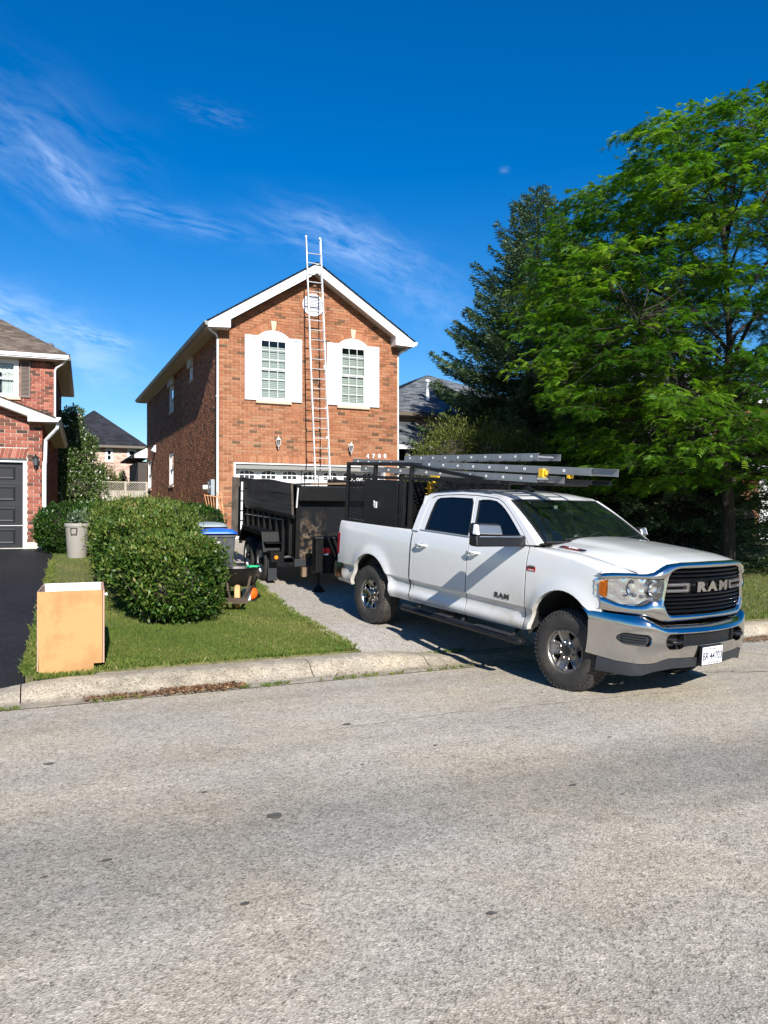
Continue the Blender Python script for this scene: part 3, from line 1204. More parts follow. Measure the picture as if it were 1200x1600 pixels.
def radial(cx, cz, r0, r1, a0, a1, n, name, mat, parent, y=HY, skip=None):
    for k in range(n):
        am = a0 + (a1 - a0) * (k + .5) / n
        if skip and skip(am):
            continue
        da = (a1 - a0) / n / 2
        g0, g1 = .006 / r0, .006 / r1
        V = []
        for yy_ in (y + .001, y - .014):
            for rr_, aa in ((r0, am - da + g0), (r0, am + da - g0), (r1, am + da - g1), (r1, am - da + g1)):
                V.append((cx + rr_ * math.cos(aa), yy_, cz + rr_ * math.sin(aa)))
        MB().add(V, [(4, 5, 6, 7), (0, 1, 5, 4), (1, 2, 6, 5), (2, 3, 7, 6), (3, 0, 4, 7)], rnd.uniform(.25, .95)).build(name, mat, parent, tint=True)


rise = .205
for c_ in (W1C, W2C):
    rad = (.5 ** 2 + rise ** 2) / (2 * rise)
    half = math.asin(.60 / rad)
    radial(c_, spring + rise - rad, rad + .02, rad + .225, math.pi / 2 - half, math.pi / 2 + half, 13, 'arch_brick', M['brick_orange'], front_wall, skip=lambda a: abs(a - math.pi / 2) < .07)
    kb = MB()
    z0, z1 = spring + rise + .015, spring + rise + .30
    kb.hexa([(c_ - .055, HY - .045, z0), (c_ + .055, HY - .045, z0), (c_ + .055, HY, z0), (c_ - .055, HY, z0), (c_ - .095, HY - .045, z1), (c_ + .095, HY - .045, z1), (c_ + .095, HY, z1), (c_ - .095, HY, z1)])
    H(kb.build('keystone', M['stone'], house, bevel=.006))
radial(HC, 8.46, .355, .45, 0, 2 * math.pi, 28, 'vent_ring_brick', M['brick_orange'], front_wall)
# round louvred vent
vb = MB().lathe([(.30, .0), (.30, -.045), (.352, -.05), (.352, .01)], (HC, HY, 8.46), 'y', 40)
vent = H(vb.build('gable_vent', M['white_trim'], house, smooth=35))
vb = MB()
for k in range(13):
    z = 8.46 - .28 + k * .0467
    hw = math.sqrt(max(.0, .305 ** 2 - (z - 8.46) ** 2))
    vb.hexa([(HC - hw, HY - .032, z - .02), (HC + hw, HY - .032, z - .02), (HC + hw, HY - .024, z - .02), (HC - hw, HY - .024, z - .02),
             (HC - hw, HY - .006, z + .026), (HC + hw, HY - .006, z + .026), (HC + hw, HY + .002, z + .026), (HC - hw, HY + .002, z + .026)])
vb.build('louvre_slat', M['white_shutter'], vent)['kind'] = 'stuff'

# the wall on the left side, bricks foreshortened to almost nothing
side_holes = [(31.25, 32.25, 6.02, 7.05), (27.2, 27.75, 6.62, 7.05), (31.25, 32.3, 3.06, 4.35), (37.6, 38.7, 3.12, 4.45)]
sw = MB()
sw.plate([(HY + .25, GZ - .3), (HYB, GZ - .3), (HYB, 7.38), (HY + .25, 7.38)], [[(a, c2), (b2, c2), (b2, d2), (a, d2)] for a, b2, c2, d2 in side_holes], lambda u, w, d: (HX0 + d, u, w), .25)
side_wall = H(fix_normals(sw.build('side_wall', M['mortar'], house)))
res = bricks(HY - .01, HYB, GZ, 7.36, [rect_hole(a, b2, c2 - .08, d2) for a, b2, c2, d2 in side_holes], phase=.3)
lay(res, mapf_yz(HX0), M['brick_orange'], side_wall, None, 0, seed=9)
# other walls, plain
ow = MB()
ow.box(HX1 - .25, HX1, HY + .25, HYB, GZ - .3, 7.38)
ow.box(HX0 + .25, HX1 - .25, HYB - .25, HYB, GZ - .3, 7.38)
H(ow.build('rear_wall', M['mortar'], house))


def sash_window(parent, mp, cx, z0, z1, hw, cols, rows, mat_frame, fix=H, arch=None, blind=True, frame_w=.09, name='window', sill=True, depth=.06, curtain=False):
    """a double hung window in a wall; mp(u, w, d) maps to the wall, d outwards"""
    def bx(mb, a, b, c_, d_, e, f, t=.5):
        P = [mp(a, c_, e), mp(b, c_, e), mp(b, c_, f), mp(a, c_, f), mp(a, d_, e), mp(b, d_, e), mp(b, d_, f), mp(a, d_, f)]
        mb.hexa(P, t)
    fb = MB()
    fw = frame_w
    bx(fb, cx - hw, cx - hw + fw, z0, z1, -.05, .045)
    bx(fb, cx + hw - fw, cx + hw, z0, z1, -.05, .045)
    bx(fb, cx - hw + fw, cx + hw - fw, z1 - fw, z1, -.05, .043)
    bx(fb, cx - hw + fw, cx + hw - fw, z0, z0 + fw * .8, -.05, .043)
    w = fix(fix_normals(fb.build(name, mat_frame, parent, bevel=.006)))
    if arch:
        rise_, spr = arch
        rad_ = (hw ** 2 + rise_ ** 2) / (2 * rise_)
        prof = [(cx - hw, z1 + .003), (cx + hw, z1 + .003)]
        n = 16
        h_ = math.asin(hw / rad_)
        for k in range(n + 1):
            a = -h_ + 2 * h_ * k / n
            prof.append((cx + rad_ * math.sin(-a), spr + rise_ - rad_ + rad_ * math.cos(a)))
        MB().plate(prof, [], lambda u, v, d: mp(u, v, .05 - d), .1).build('arch_panel', mat_frame, w)
        fix_normals(w.children[-1])
    x0, x1 = cx - hw + fw, cx + hw - fw
    a0, a1 = z0 + fw * .8, z1 - fw
    zm = (a0 + a1) / 2
    for (s0, s1, dep) in ((zm, a1, .012), (a0, zm, -.016)):
        sb_ = MB()
        sw_ = .032
        bx(sb_, x0, x0 + sw_, s0, s1, dep - .02, dep + .012)
        bx(sb_, x1 - sw_, x1, s0, s1, dep - .02, dep + .012)
        bx(sb_, x0 + sw_, x1 - sw_, s1 - sw_, s1, dep - .02, dep + .0115)
        bx(sb_, x0 + sw_, x1 - sw_, s0, s0 + sw_, dep - .02, dep + .0115)
        for c2 in range(1, cols):
            u = x0 + (x1 - x0) * c2 / cols
            bx(sb_, u - .008, u + .008, s0 + sw_, s1 - sw_, dep - .01, dep + .006)
        for r2 in range(1, rows):
            v = s0 + (s1 - s0) * r2 / rows
            bx(sb_, x0 + sw_, x1 - sw_, v - .008, v + .008, dep - .0095, dep + .0055)
        fix_normals(sb_.build('sash', mat_frame, w))
        gp = MB()
        gp.add([mp(x0 + .02, s0 + .02, dep - .012), mp(x1 - .02, s0 + .02, dep - .012), mp(x1 - .02, s1 - .02, dep - .012), mp(x0 + .02, s1 - .02, dep - .012)], [(0, 1, 2, 3)])
        gp.build('pane', M['window_glass'], w)
    rb = MB()
    bx(rb, x0 - .05, x1 + .05, a0 - .05, a1 + .05, -.62, -.60)
    rb.build('room_dark', M['dark_room'], w)
    if blind:
        bb = MB()
        n = int((a1 - .16 - a0) / .055)
        for k in range(n):
            v = a0 + .01 + k * .055
            P = [mp(x0 + .02, v, -.07), mp(x1 - .02, v, -.07), mp(x1 - .02, v + .004, -.068), mp(x0 + .02, v + .004, -.068),
                 mp(x0 + .02, v + .053, -.085), mp(x1 - .02, v + .053, -.085), mp(x1 - .02, v + .057, -.083), mp(x0 + .02, v + .057, -.083)]
            bb.hexa(P)
        o = fix_normals(bb.build('blind', M['blind'], w))
        o['kind'] = 'stuff'
    if curtain:
        cbm = MB()
        for (ca, cb3) in ((x0, x0 + (x1 - x0) * .36), (x1 - (x1 - x0) * .36, x1)):
            P = []
            for i in range(25):
                u = ca + (cb3 - ca) * i / 24
                dd = -.12 + .02 * math.sin(i * 1.7)
                P += [mp(u, a0, dd), mp(u, a1, dd)]
            cbm.grid(P, 25, 2)
        P = []
        for i in range(40):
            u = x0 + (x1 - x0) * i / 39
            P += [mp(u, a1 - .35 + .03 * math.cos(i * .8), -.10 + .015 * math.sin(i * 1.4)), mp(u, a1, -.10)]
        cbm.grid(P, 40, 2)
        cbm.build('curtain', M['curtain'], w)
    if sill:
        s_ = MB()
        bx(s_, cx - hw - .06, cx + hw + .06, z0 - .085, z0 - .003, -.03, .085)
        fix_normals(s_.build('sill', M['stone'] if sill == 'stone' else M['white_trim'], w, bevel=.005))
    return w


M['curtain'] = simple('curtain', (.62, .64, .64), .9, var=.05)
for c_ in (W1C, W2C):
    sash_window(house, mapf_xz(HY), c_, win_z0, spring, .5, 3, 3, M['white_trim'], arch=(rise, spring), sill='stone')
    for s_ in (-1, 1):
        xa, xb_ = sorted((c_ + s_ * .503, c_ + s_ * .905))
        fb = MB()
        st = .045
        z0, z1 = win_z0 + .0, spring + .01
        fb.box(xa, xa + st, HY - .062, HY - .014, z0, z1)
        fb.box(xb_ - st, xb_, HY - .062, HY - .014, z0, z1)
        for za, zb in ((z0, z0 + .07), (z1 - .07, z1), ((z0 + z1) / 2 - .035, (z0 + z1) / 2 + .035)):
            fb.box(xa + st, xb_ - st, HY - .061, HY - .015, za, zb)
        sh = H(fb.build('shutter', M['white_shutter'], house, bevel=.004))
        lb = MB()
        n = 52
        for k in range(n):
            z = z0 + .075 + (z1 - z0 - .15) * k / n
            lb.hexa([(xa + st, HY - .050, z), (xb_ - st, HY - .050, z), (xb_ - st, HY - .046, z), (xa + st, HY - .046, z),
                     (xa + st, HY - .040, z + .034), (xb_ - st, HY - .040, z + .034), (xb_ - st, HY - .034, z + .034), (xa + st, HY - .034, z + .034)])
        lb.build('louvre_slat', M['white_shutter'], sh)['kind'] = 'stuff'
# windows of the side wall: set deep, seen edge on
for (a, b2, c2, d2) in side_holes:
    sash_window(house, mapf_yz(HX0 + .04), (a + b2) / 2, c2, d2, (b2 - a) / 2, 1, 1, M['white_trim'], blind=False, frame_w=.07, sill='stone', name='side_window')
# brown-grey boxed heads where the upper side windows meet the soffit
for (a, b2) in ((31.2, 32.3), (27.15, 27.8)):
    H(MB().box(HX0 - .10, HX0 + .05, a - .05, b2 + .05, 7.05, 7.375).build('window_head', M['soffit'], house))

# roof planes, rake boards, boxed eave ends, soffit and gutters
rl = MB()
RT = PEAKZ + .03
for s_ in (-1, 1):
    xe = EAVE_X0 if s_ < 0 else EAVE_X1
    ze = RT - abs(xe - HC) * slope
    P = [(HC, RAKE_Y - .03, RT), (xe, RAKE_Y - .03, ze), (xe, HYB + .35, ze), (HC, HYB + .35, RT)]
    Q = [(x, y, z - .03) for x, y, z in P]
    rl.hexa([Q[0], Q[1], Q[2], Q[3], P[0], P[1], P[2], P[3]])
roof = H(fix_normals(rl.build('roof', M['shingle_black'], house)))
for s_ in (-1, 1):
    xe = EAVE_X0 if s_ < 0 else EAVE_X1
    ze = RT - abs(xe - HC) * slope
    e = (xe + s_ * .02, RAKE_Y - .04, ze - .01), (xe + s_ * .02, HYB + .35, ze - .01)
    rg = (HC, RAKE_Y - .04, RT + .004), (HC, HYB + .35, RT + .004)
    shingle_slope(e[0], e[1], rg[0], rg[1], M['shingle_black'], roof, .16, .33, seed=3 + s_)
    # rake board
    fb = MB()
    zt = lambda x: RT - .034 - abs(x - HC) * slope
    xin = 5.27 if s_ < 0 else 10.66
    P = [(HC, zt(HC)), (xe, zt(xe)), (xe, zt(xe) - .16), (xin, 7.40 if s_ < 0 else 7.38), (xin, zt(xin) - .30), (HC, zt(HC) - .30)]
    if s_ < 0:
        P = P[::-1]
    fb.plate(P, [], lambda u, w, d: (u, RAKE_Y + d, w), .03)
    H(fix_normals(fb.build('rake_board', M['white_trim'], house)))
    # boxed return behind the board
    H(MB().box(min(xe, xin), max(xe, xin), RAKE_Y + .03, HY - .013, 7.385, 7.40).build('soffit', M['soffit_white'], house))
    # sloping soffit under the rake
    so = MB()
    zs = lambda x: zt(x) - .24
    so.hexa([(HC, RAKE_Y + .03, zs(HC) - .012), (xin, RAKE_Y + .03, zs(xin) - .012), (xin, HY, zs(xin) - .012), (HC, HY, zs(HC) - .012),
             (HC, RAKE_Y + .03, zs(HC)), (xin, RAKE_Y + .03, zs(xin)), (xin, HY, zs(xin)), (HC, HY, zs(HC))])
    H(fix_normals(so.build('soffit', M['soffit'], house)))
    H(MB().box(min(xin, xin + .04 * s_), max(xin, xin + .04 * s_), RAKE_Y + .03, HY - .013, 7.40, zt(xin) - .22).build('soffit_side', M['soffit_white'], house))
    # soffit and gutter along the side eave
    xw = HX0 if s_ < 0 else HX1
    H(MB().box(min(xe, xw), max(xe, xw), HY - .012, HYB + .3, 7.383, 7.398).build('soffit', M['soffit'], house))
    gb = MB()
    gx = xe
    prof = [(0, 7.40), (0, 7.52), (s_ * .10, 7.52), (s_ * .115, 7.505), (s_ * .10, 7.49), (s_ * .085, 7.44), (s_ * .05, 7.40)]
    V, F = [], []
    for y in (RAKE_Y - .02, HYB + .3):
        V += [(gx + a, y, z) for a, z in prof]
    m_ = len(prof)
    F = [(k, (k + 1) % m_, (k + 1) % m_ + m_, k + m_) for k in range(m_)] + [tuple(range(m_)), tuple(range(2 * m_ - 1, m_ - 1, -1))]
    gb.add(V, F)
    H(fix_normals(gb.build('gutter', M['white_trim'] if s_ > 0 else M['gutter_shade_grey'], house)))  # left gutter greyed: the shade on that side is put into its colour
# downspout at the left corner
db = MB()
db.tube([(4.66, 22.75, 7.42), (4.70, 22.78, 7.33), (4.93, 22.97, 7.25), (4.985, 23.03, 7.16), (4.985, 23.03, 1.35), (4.93, 22.93, 1.22)], .037, 8)
ds = H(db.build('downspout', M['white_trim'], house, smooth=40))
MB().box(4.93, 5.03, 22.985, 23.075, 5.40, 5.43).build('strap', M['white_trim'], ds)
db = MB()
db.tube([(11.20, 22.75, 7.40), (11.15, 22.78, 7.30), (11.02, 22.9, 7.24), (10.96, 23.05, 7.15), (10.96, 23.05, 1.3)], .035, 8)
H(db.build('downspout', M['white_trim'], house, smooth=40))

# garage door in its recess
gd_y = 23.28
rb = MB()
rb.box(5.48, 5.515, HY - .006, gd_y, GZ, 3.45)
rb.box(10.415, 10.45, HY - .006, gd_y, GZ, 3.45)
rb.box(5.515, 10.415, HY - .004, gd_y, 3.415, 3.452)
H(rb.build('garage_trim', M['white_trim'], house))
gd = H(MB().box(5.515, 10.415, gd_y + .02, gd_y + .06, GZ, 3.42).build('garage_door', M['white_trim'], house))
npan = 7
px0, px1 = 5.60, 10.36
pw = (px1 - px0) / npan
rows_g = [(GZ + .03, 1.72), (1.74, 2.26), (2.28, 2.80), (2.82, 3.36)]
for ri, (a, b2) in enumerate(rows_g):
    for k in range(npan):
        u0, u1 = px0 + k * pw + .055, px0 + (k + 1) * pw - .055
        if ri < 3:
            pb = MB()
            z0, z1 = a + .06, b2 - .06
            pb.hexa([(u0, gd_y + .02, z0), (u1, gd_y + .02, z0), (u1, gd_y + .02, z1), (u0, gd_y + .02, z1), (u0 + .05, gd_y - .004, z0 + .05), (u1 - .05, gd_y - .004, z0 + .05), (u1 - .05, gd_y - .004, z1 - .05), (u0 + .05, gd_y - .004, z1 - .05)])
            fix_normals(pb.build('door_panel', M['white_trim'], gd))
        else:
            cx = (u0 + u1) / 2
            hw = .225
            zb_, zt_ = 2.99, 3.235
            arch = [(cx - hw, zb_), (cx + hw, zb_), (cx + hw, zt_ - .09)]
            for q in range(1, 8):
                an = q / 8 * math.pi
                arch.append((cx + hw * math.cos(an), zt_ - .09 + .09 * math.sin(an)))
            arch.append((cx - hw, zt_ - .09))
            wo = MB()
            wo.plate(arch, [], lambda u, w, d: (u, gd_y + .012 + d, w), .006)
            wo_o = fix_normals(wo.build('door_light', M['lantern_dark'], gd))
            mb = MB()
            for i in (1, 2):
                u = cx - hw + 2 * hw * i / 3
                mb.box(u - .013, u + .013, gd_y - .006, gd_y + .012, zb_, zt_)
            mb.box(cx - hw, cx + hw, gd_y - .0055, gd_y + .0115, (zb_ + zt_) / 2 - .02, (zb_ + zt_) / 2 + .006)
            mb.plate([(cx - hw - .03, zb_ - .03), (cx + hw + .03, zb_ - .03), (cx + hw + .03, zt_ + .03), (cx - hw - .03, zt_ + .03)], [arch], lambda u, w, d: (u, gd_y - .008 + d, w), .02)
            fix_normals(mb.build('muntin', M['white_trim'], gd))
H(MB().box(5.516, 10.414, HY + .05, HY + .08, 3.272, 3.414).build('header_shade_strip', simple('header_shade_grey', (.20, .20, .19), .6, var=.05), house))  # shade across the top of the recessed door, put in as a grey strip
MB().box(7.695, 7.707, gd_y - .01, gd_y + .02, GZ, 3.41).build('door_seam', M['lantern_dark'], gd)
MB().box(5.515, 10.415, gd_y - .03, gd_y + .02, 3.385, 3.414).build('weather_strip', M['lantern_dark'], gd)


def wall_lantern(parent, x, y, z0, z1, mm, gm, fix):
    """carriage lantern: back plate, arm, four sided glass, cap, finial, drop"""
    k = (z1 - z0) / .42
    c = Vector((x, y - .13 * k, z0))
    mb = MB()
    mb.box(x - .035 * k, x + .035 * k, y - .02, y, z0 + .10 * k, z0 + .30 * k)
    mb.tube([(x, y - .01, z0 + .26 * k), (x, y - .06 * k, z0 + .34 * k), (x, y - .12 * k, z0 + .34 * k)], .010 * k, 6)
    mb.lathe([(.004, .0), (.012, .03), (.004, .05), (.03, .08), (.045, .10), (.05, .11)], c, 'z', 10)
    mb.lathe([(.082, .285), (.085, .295), (.05, .335), (.03, .345), (.02, .365), (.008, .375), (.012, .395), (.0, .42)], c, 'z', 10)
    for q in range(6):
        an = q * math.pi / 3
        mb.bar(c + Vector((.045 * math.cos(an), .045 * math.sin(an), .105)) * 1, c + Vector((.078 * math.cos(an), .078 * math.sin(an), .29)), .008, .008)
    o = mb.build('wall_lantern', mm, parent, smooth=40)
    gb2 = MB().lathe([(.040, .108), (.074, .288)], c, 'z', 6)
    gb2.build('lantern_glass', gm, o)
    gb3 = MB().lathe([(.0, .115), (.012, .12), (.014, .18), (.0, .2)], c, 'z', 8)
    gb3.build('bulb', M['white_trim'], o)
    fix(o)
    return o


wall_lantern(house, 6.811, HY - .012, 3.88, 4.33, M['lantern_metal'], glass('lantern_glass', (.1, .1, .1), .6), H)
wall_lantern(house, 9.207, HY - .012, 3.79, 4.27, M['lantern_metal'], glass('lantern_glass', (.1, .1, .1), .6), H)
for i, ch in enumerate('4708'):
    mtx = frame_matrix((9.83 + i * .205, HY - .03, 3.765 + .008 * i), (1, 0, 0), (0, 0, 1))
    H(text_mesh('house_number', ch, .19, M['white_trim'], house, mtx, .008, .006))
# meter, conduit and a vent hood on the side wall
mb = MB().box(4.90, 5.018, 23.55, 23.85, 2.45, 2.95)
mo = H(mb.build('meter_box', simple('meter_grey', (.35, .40, .43), .4, .5, var=.05), house, bevel=.01))
mb = MB().lathe([(.0, -.26), (.075, -.26), (.08, -.2), (.08, -.12), (.0, -.12)], (5.018, 24.1, 2.72), 'x', 16)
mb.box(4.93, 5.02, 24.0, 24.2, 2.55, 2.9)
H(mb.build('gas_meter', M['lantern_metal'], house, smooth=40))
vb = MB()
vb.hexa([(5.018, 36.1, 4.72), (5.018, 36.4, 4.72), (4.82, 36.4, 4.80), (4.82, 36.1, 4.80), (5.018, 36.1, 5.05), (5.018, 36.4, 5.05), (4.98, 36.4, 5.05), (4.98, 36.1, 5.05)])
H(fix_normals(vb.build('vent_hood', M['white_trim'], house)))
# eave of the wing on the right and the porch roof behind
wing = MB()
wing.box(10.9, 11.85, 27.5, 38, 5.95, 6.12)
H(wing.build('wing_fascia', M['white_trim'], house))
wb = MB()
wb.box(10.9, 11.45, 28.0, 38, GZ - .2, 5.95)
H(wb.build('wing_wall', M['mortar'], house))
shb = shingle_slope((11.9, 27.45, 6.12), (11.9, 38, 6.12), (10.9, 28.6, 6.85), (10.9, 37, 6.85), M['shingle_black'], house, .2, .33)
H(shb)
shb = shingle_slope((10.9, 27.45, 6.12), (11.9, 27.45, 6.12), (10.9, 28.6, 6.85), (10.95, 28.6, 6.85), M['shingle_black'], house, .2, .33)
H(shb)
# ------------------------------------------------------------------ neighbouring house on the left
NG = (.17, 21.05)
NZ = gz(21.05)
nbh = thing('brick_house', 'red brick house with a black panelled garage door and brown shingles at the left edge', 'house', (NG[0], NG[1], NZ), R(-3.3))


def N(o):
    o.matrix_parent_inverse = Matrix.Translation((0, 0, -NZ))
    return o


M['door_black'] = simple('door_black', (.012, .013, .016), .5, spec=.25, var=.12, vscale=3)
M['shutter_brown'] = simple('shutter_brown', (.13, .10, .085), .6, var=.1)
M['parge'] = simple('parge', (.50, .47, .40), .95, var=.12, vscale=8, bump=.4)
fsl = .37
ftop = lambda x: 4.70 - (x + .9) * fsl if x > -3.2 else 4.70 + 2.3 * fsl + (x + 3.2) * fsl
w = MB()
w.plate([(-6.4, NZ - .3), (-5.9, NZ - .3), (-5.9, 3.20), (-.335, 3.20), (-.335, NZ - .3), (.0, NZ - .3), (.0, 4.30), (-.9, 4.55), (-3.2, 5.3), (-6.4, 4.2)], [], lambda u, z, d: (u, d, z), .2)
gw = N(fix_normals(w.build('garage_wall', M['mortar_red'], nbh)))
res = bricks(-3.0, .008, 1.19, 5.2, [rect_hole(-5.9, -.335, 0, 3.515)], [(fsl, 1, ftop(0) - .18)], phase=.2)
nd_ = lambda p: abs(p[0][0]) + abs(p[0][1] - 3)
lay(res, lambda u, z, d: (u, -d, z), M['brick_red'], gw, nd_, 300, seed=21, pr=.014)
for k in range(28):      # leaning soldier course over the door
    u = -.36 - k * .0868
    sh_ = -.055
    MB().hexa([(u - .076, -.014, 3.262), (u, -.014, 3.262), (u, .001, 3.262), (u - .076, .001, 3.262),
               (u - .076 - sh_, -.014, 3.505), (u - sh_, -.014, 3.505), (u - sh_, .001, 3.505), (u - .076 - sh_, .001, 3.505)], rnd.uniform(.25, 1)).build('lintel_brick', M['brick_red'], gw, tint=True)
N(MB().box(-.335, .012, -.016, .0, NZ - .1, 1.186).build('foundation', M['parge'], nbh))
tb = MB()
tb.box(-.422, -.338, -.03, .10, NZ, 3.20)
tb.box(-5.9, -.422, -.028, .10, 3.165, 3.198)
N(tb.build('garage_trim', M['white_trim'], nbh))
N(MB().box(-5.9, -.338, -.034, .08, 3.202, 3.25).build('lintel', M['lantern_dark'], nbh))
gdr = N(MB().box(-5.3, -.424, .075, .115, NZ + .02, 3.162).build('garage_door', M['door_black'], nbh))
N(MB().box(-5.3, -.424, .02, .12, NZ - .02, NZ + .035).build('door_sill', M['parge'], nbh))
seams = [1.06, 1.60, 2.13, 2.655, 3.15]
for a, b2 in zip(seams, seams[1:]):
    for k in range(6):
        u1 = -.60 - k * .80
        u0 = u1 - .64
        pb = MB()
        z0, z1 = a + .08, b2 - .08
        q = [(u0, z0), (u1, z0), (u1, z1), (u0, z1)]
        q2 = [(u0 + .03, z0 + .03), (u1 - .03, z0 + .03), (u1 - .03, z1 - .03), (u0 + .03, z1 - .03)]
        q3 = [(u0 + .06, z0 + .06), (u1 - .06, z0 + .06), (u1 - .06, z1 - .06), (u0 + .06, z1 - .06)]
        V = [(x, .0745, z) for x, z in q] + [(x, .060, z) for x, z in q2] + [(x, .070, z) for x, z in q3]
        F = [(i, (i + 1) % 4, (i + 1) % 4 + 4, i + 4) for i in range(4)] + [(i + 4, (i + 1) % 4 + 4, (i + 1) % 4 + 8, i + 8) for i in range(4)] + [(8, 9, 10, 11)]
        pb.add(V, F)
        pb.build('door_panel', M['door_black'], gdr)
    if a > 1.1:
        MB().box(-5.3, -.425, .0705, .0755, a - .006, a + .006).build('seam', M['lantern_metal'] if abs(a - 1.60) < .01 else M['lantern_dark'], gdr)
# rake board and boxed end of the garage gable
P = [(-3.2, ftop(-3.2)), (.335, ftop(.335) + .02), (.335, 4.16), (-.30, 4.15), (-.30, ftop(-.3) - .19), (-3.2, ftop(-3.2) - .19)]
N(fix_normals(MB().plate(P, [], lambda u, z, d: (u, -.35 + d, z), .03).build('rake_board', M['white_trim'], nbh)))
P = [(-3.2, ftop(-3.2)), (-6.8, ftop(-6.8)), (-6.8, ftop(-6.8) - .19), (-3.2, ftop(-3.2) - .19)]
N(fix_normals(MB().plate(P, [], lambda u, z, d: (u, -.35 + d, z), .03).build('rake_board', M['white_trim'], nbh)))
N(MB().box(-.30, .34, -.32, 7.6, 4.155, 4.17).build('soffit', M['soffit'], nbh))
gb = MB()
V = []
for y in (-.37, 7.55):
    V += [(.335, y, 4.16), (.38, y, 4.16), (.45, y, 4.25), (.45, y, 4.27), (.335, y, 4.27)]
gb.add(V, [(k, (k + 1) % 5, (k + 1) % 5 + 5, k + 5) for k in range(5)] + [(0, 1, 2, 3, 4), (9, 8, 7, 6, 5)])
N(fix_normals(gb.build('gutter', M['white_trim'], nbh)))
rf = MB()
for (xa, za, xb, zb) in ((.42, ftop(.42) + .02, -3.2, ftop(-3.2) + .015), (-3.2, ftop(-3.2) + .015, -6.9, ftop(-6.9) + .02)):
    rf.hexa([(xa, -.36, za - .03), (xb, -.36, zb - .03), (xb, 7.6, zb - .03), (xa, 7.6, za - .03), (xa, -.36, za), (xb, -.36, zb), (xb, 7.6, zb), (xa, 7.6, za)])
rfo = N(fix_normals(rf.build('roof', M['shingle_brown'], nbh)))
shingle_slope((.44, -.37, ftop(.44) + .025), (.44, 7.6, ftop(.44) + .025), (-3.2, -.37, ftop(-3.2) + .022), (-3.2, 7.6, ftop(-3.2) + .022), M['shingle_brown'], rfo, .14, .30)
N(fix_normals(MB().hexa([(-.3, -.32, ftop(-.3) - .21), (-3.2, -.32, ftop(-3.2) - .21), (-3.2, -.015, ftop(-3.2) - .21), (-.3, -.015, ftop(-.3) - .21),
                         (-.3, -.32, ftop(-.3) - .2), (-3.2, -.32, ftop(-3.2) - .2), (-3.2, -.015, ftop(-3.2) - .2), (-.3, -.015, ftop(-.3) - .2)]).build('soffit', M['soffit'], nbh)))
# side walls, shaded; upper storey
sw = MB()
sw.plate([(.2, NZ - .3), (7.6, NZ - .3), (15.5, NZ - .3), (15.5, 7.12), (7.6, 7.12), (7.6, 4.3), (.2, 4.3)], [], lambda u, z, d: (-d, u, z), .2)
swo = N(fix_normals(sw.build('side_wall', M['mortar_red'], nbh)))
res = bricks(0.0, 15.5, NZ, 4.28, []) + bricks(7.6, 15.5, 4.30, 7.1, [])
lay(res, lambda u, z, d: (d, u, z), M['brick_red'], swo, None, 0, seed=31)
uw = MB()
uw.plate([(-6.4, 3.8), (-.0, 3.8), (-.0, 7.12), (-6.4, 7.12)], [[(-2.45, 5.82), (-1.09, 5.82), (-1.09, 7.10), (-2.45, 7.10)]], lambda u, z, d: (u, 7.6 + d, z), .2)
uwo = N(fix_normals(uw.build('upper_wall', M['mortar_red'], nbh)))
res = bricks(-3.2, .008, 4.5, 7.11, [rect_hole(-2.45, -1.09, 5.74, 7.2)], phase=.35)
lay(res, lambda u, z, d: (u, 7.6 - d, z), M['brick_red'], uwo, None, 0, seed=33)
sash_window(nbh, lambda u, z, d: (u, 7.6 - d, z), -1.77, 5.82, 7.10, .68, 1, 1, M['white_trim'], fix=N, blind=False, curtain=True, frame_w=.12, sill='stone')
fb = MB()
xa, xb_, z0, z1 = -1.045, -.735, 5.83, 7.09
fb.box(xa, xa + .04, 7.54, 7.587, z0, z1)
fb.box(xb_ - .04, xb_, 7.54, 7.587, z0, z1)
for za, zb in ((z0, z0 + .05), (z1 - .05, z1)):
    fb.box(xa + .04, xb_ - .04, 7.541, 7.586, za, zb)
shb = N(fb.build('shutter', M['shutter_brown'], nbh))
lb = MB()
for k in range(26):
    z = z0 + .055 + (z1 - z0 - .11) * k / 26
    lb.hexa([(xa + .04, 7.545, z), (xb_ - .04, 7.545, z), (xb_ - .04, 7.55, z), (xa + .04, 7.55, z), (xa + .04, 7.57, z + .038), (xb_ - .04, 7.57, z + .038), (xb_ - .04, 7.575, z + .038), (xa + .04, 7.575, z + .038)])
lb.build('louvre_slat', M['shutter_brown'], shb)['kind'] = 'stuff'
N(MB().box(-6.4, .42, 7.2, 15.9, 7.105, 7.12).build('soffit', M['soffit'], nbh))
gb = MB()
gb.box(-6.4, .45, 7.14, 7.20, 7.11, 7.25)
gb.box(-6.4, .47, 7.10, 7.14, 7.15, 7.265)
N(gb.build('gutter', M['white_trim'], nbh))
N(MB().box(.42, .53, 7.2, 15.9, 7.11, 7.26).build('gutter', M['gutter_brown'], nbh))
k_ = .67
pk = 3.6
rf = MB()
V = [(-6.9, 7.16, 7.27), (.5, 7.16, 7.27), (.5, 15.9, 7.27), (-6.9, 15.9, 7.27), (.5 - pk, 7.16 + pk, 7.27 + pk * k_), (-6.9 + pk, 7.16 + pk, 7.27 + pk * k_), (.5 - pk, 15.9 - pk, 7.27 + pk * k_), (-6.9 + pk, 15.9 - pk, 7.27 + pk * k_)]
rf.add(V, [(0, 1, 4, 5), (1, 2, 6, 4), (2, 3, 7, 6), (3, 0, 5, 7), (4, 6, 7, 5)])
rfo = N(fix_normals(rf.build('roof', M['shingle_brown'], nbh)))
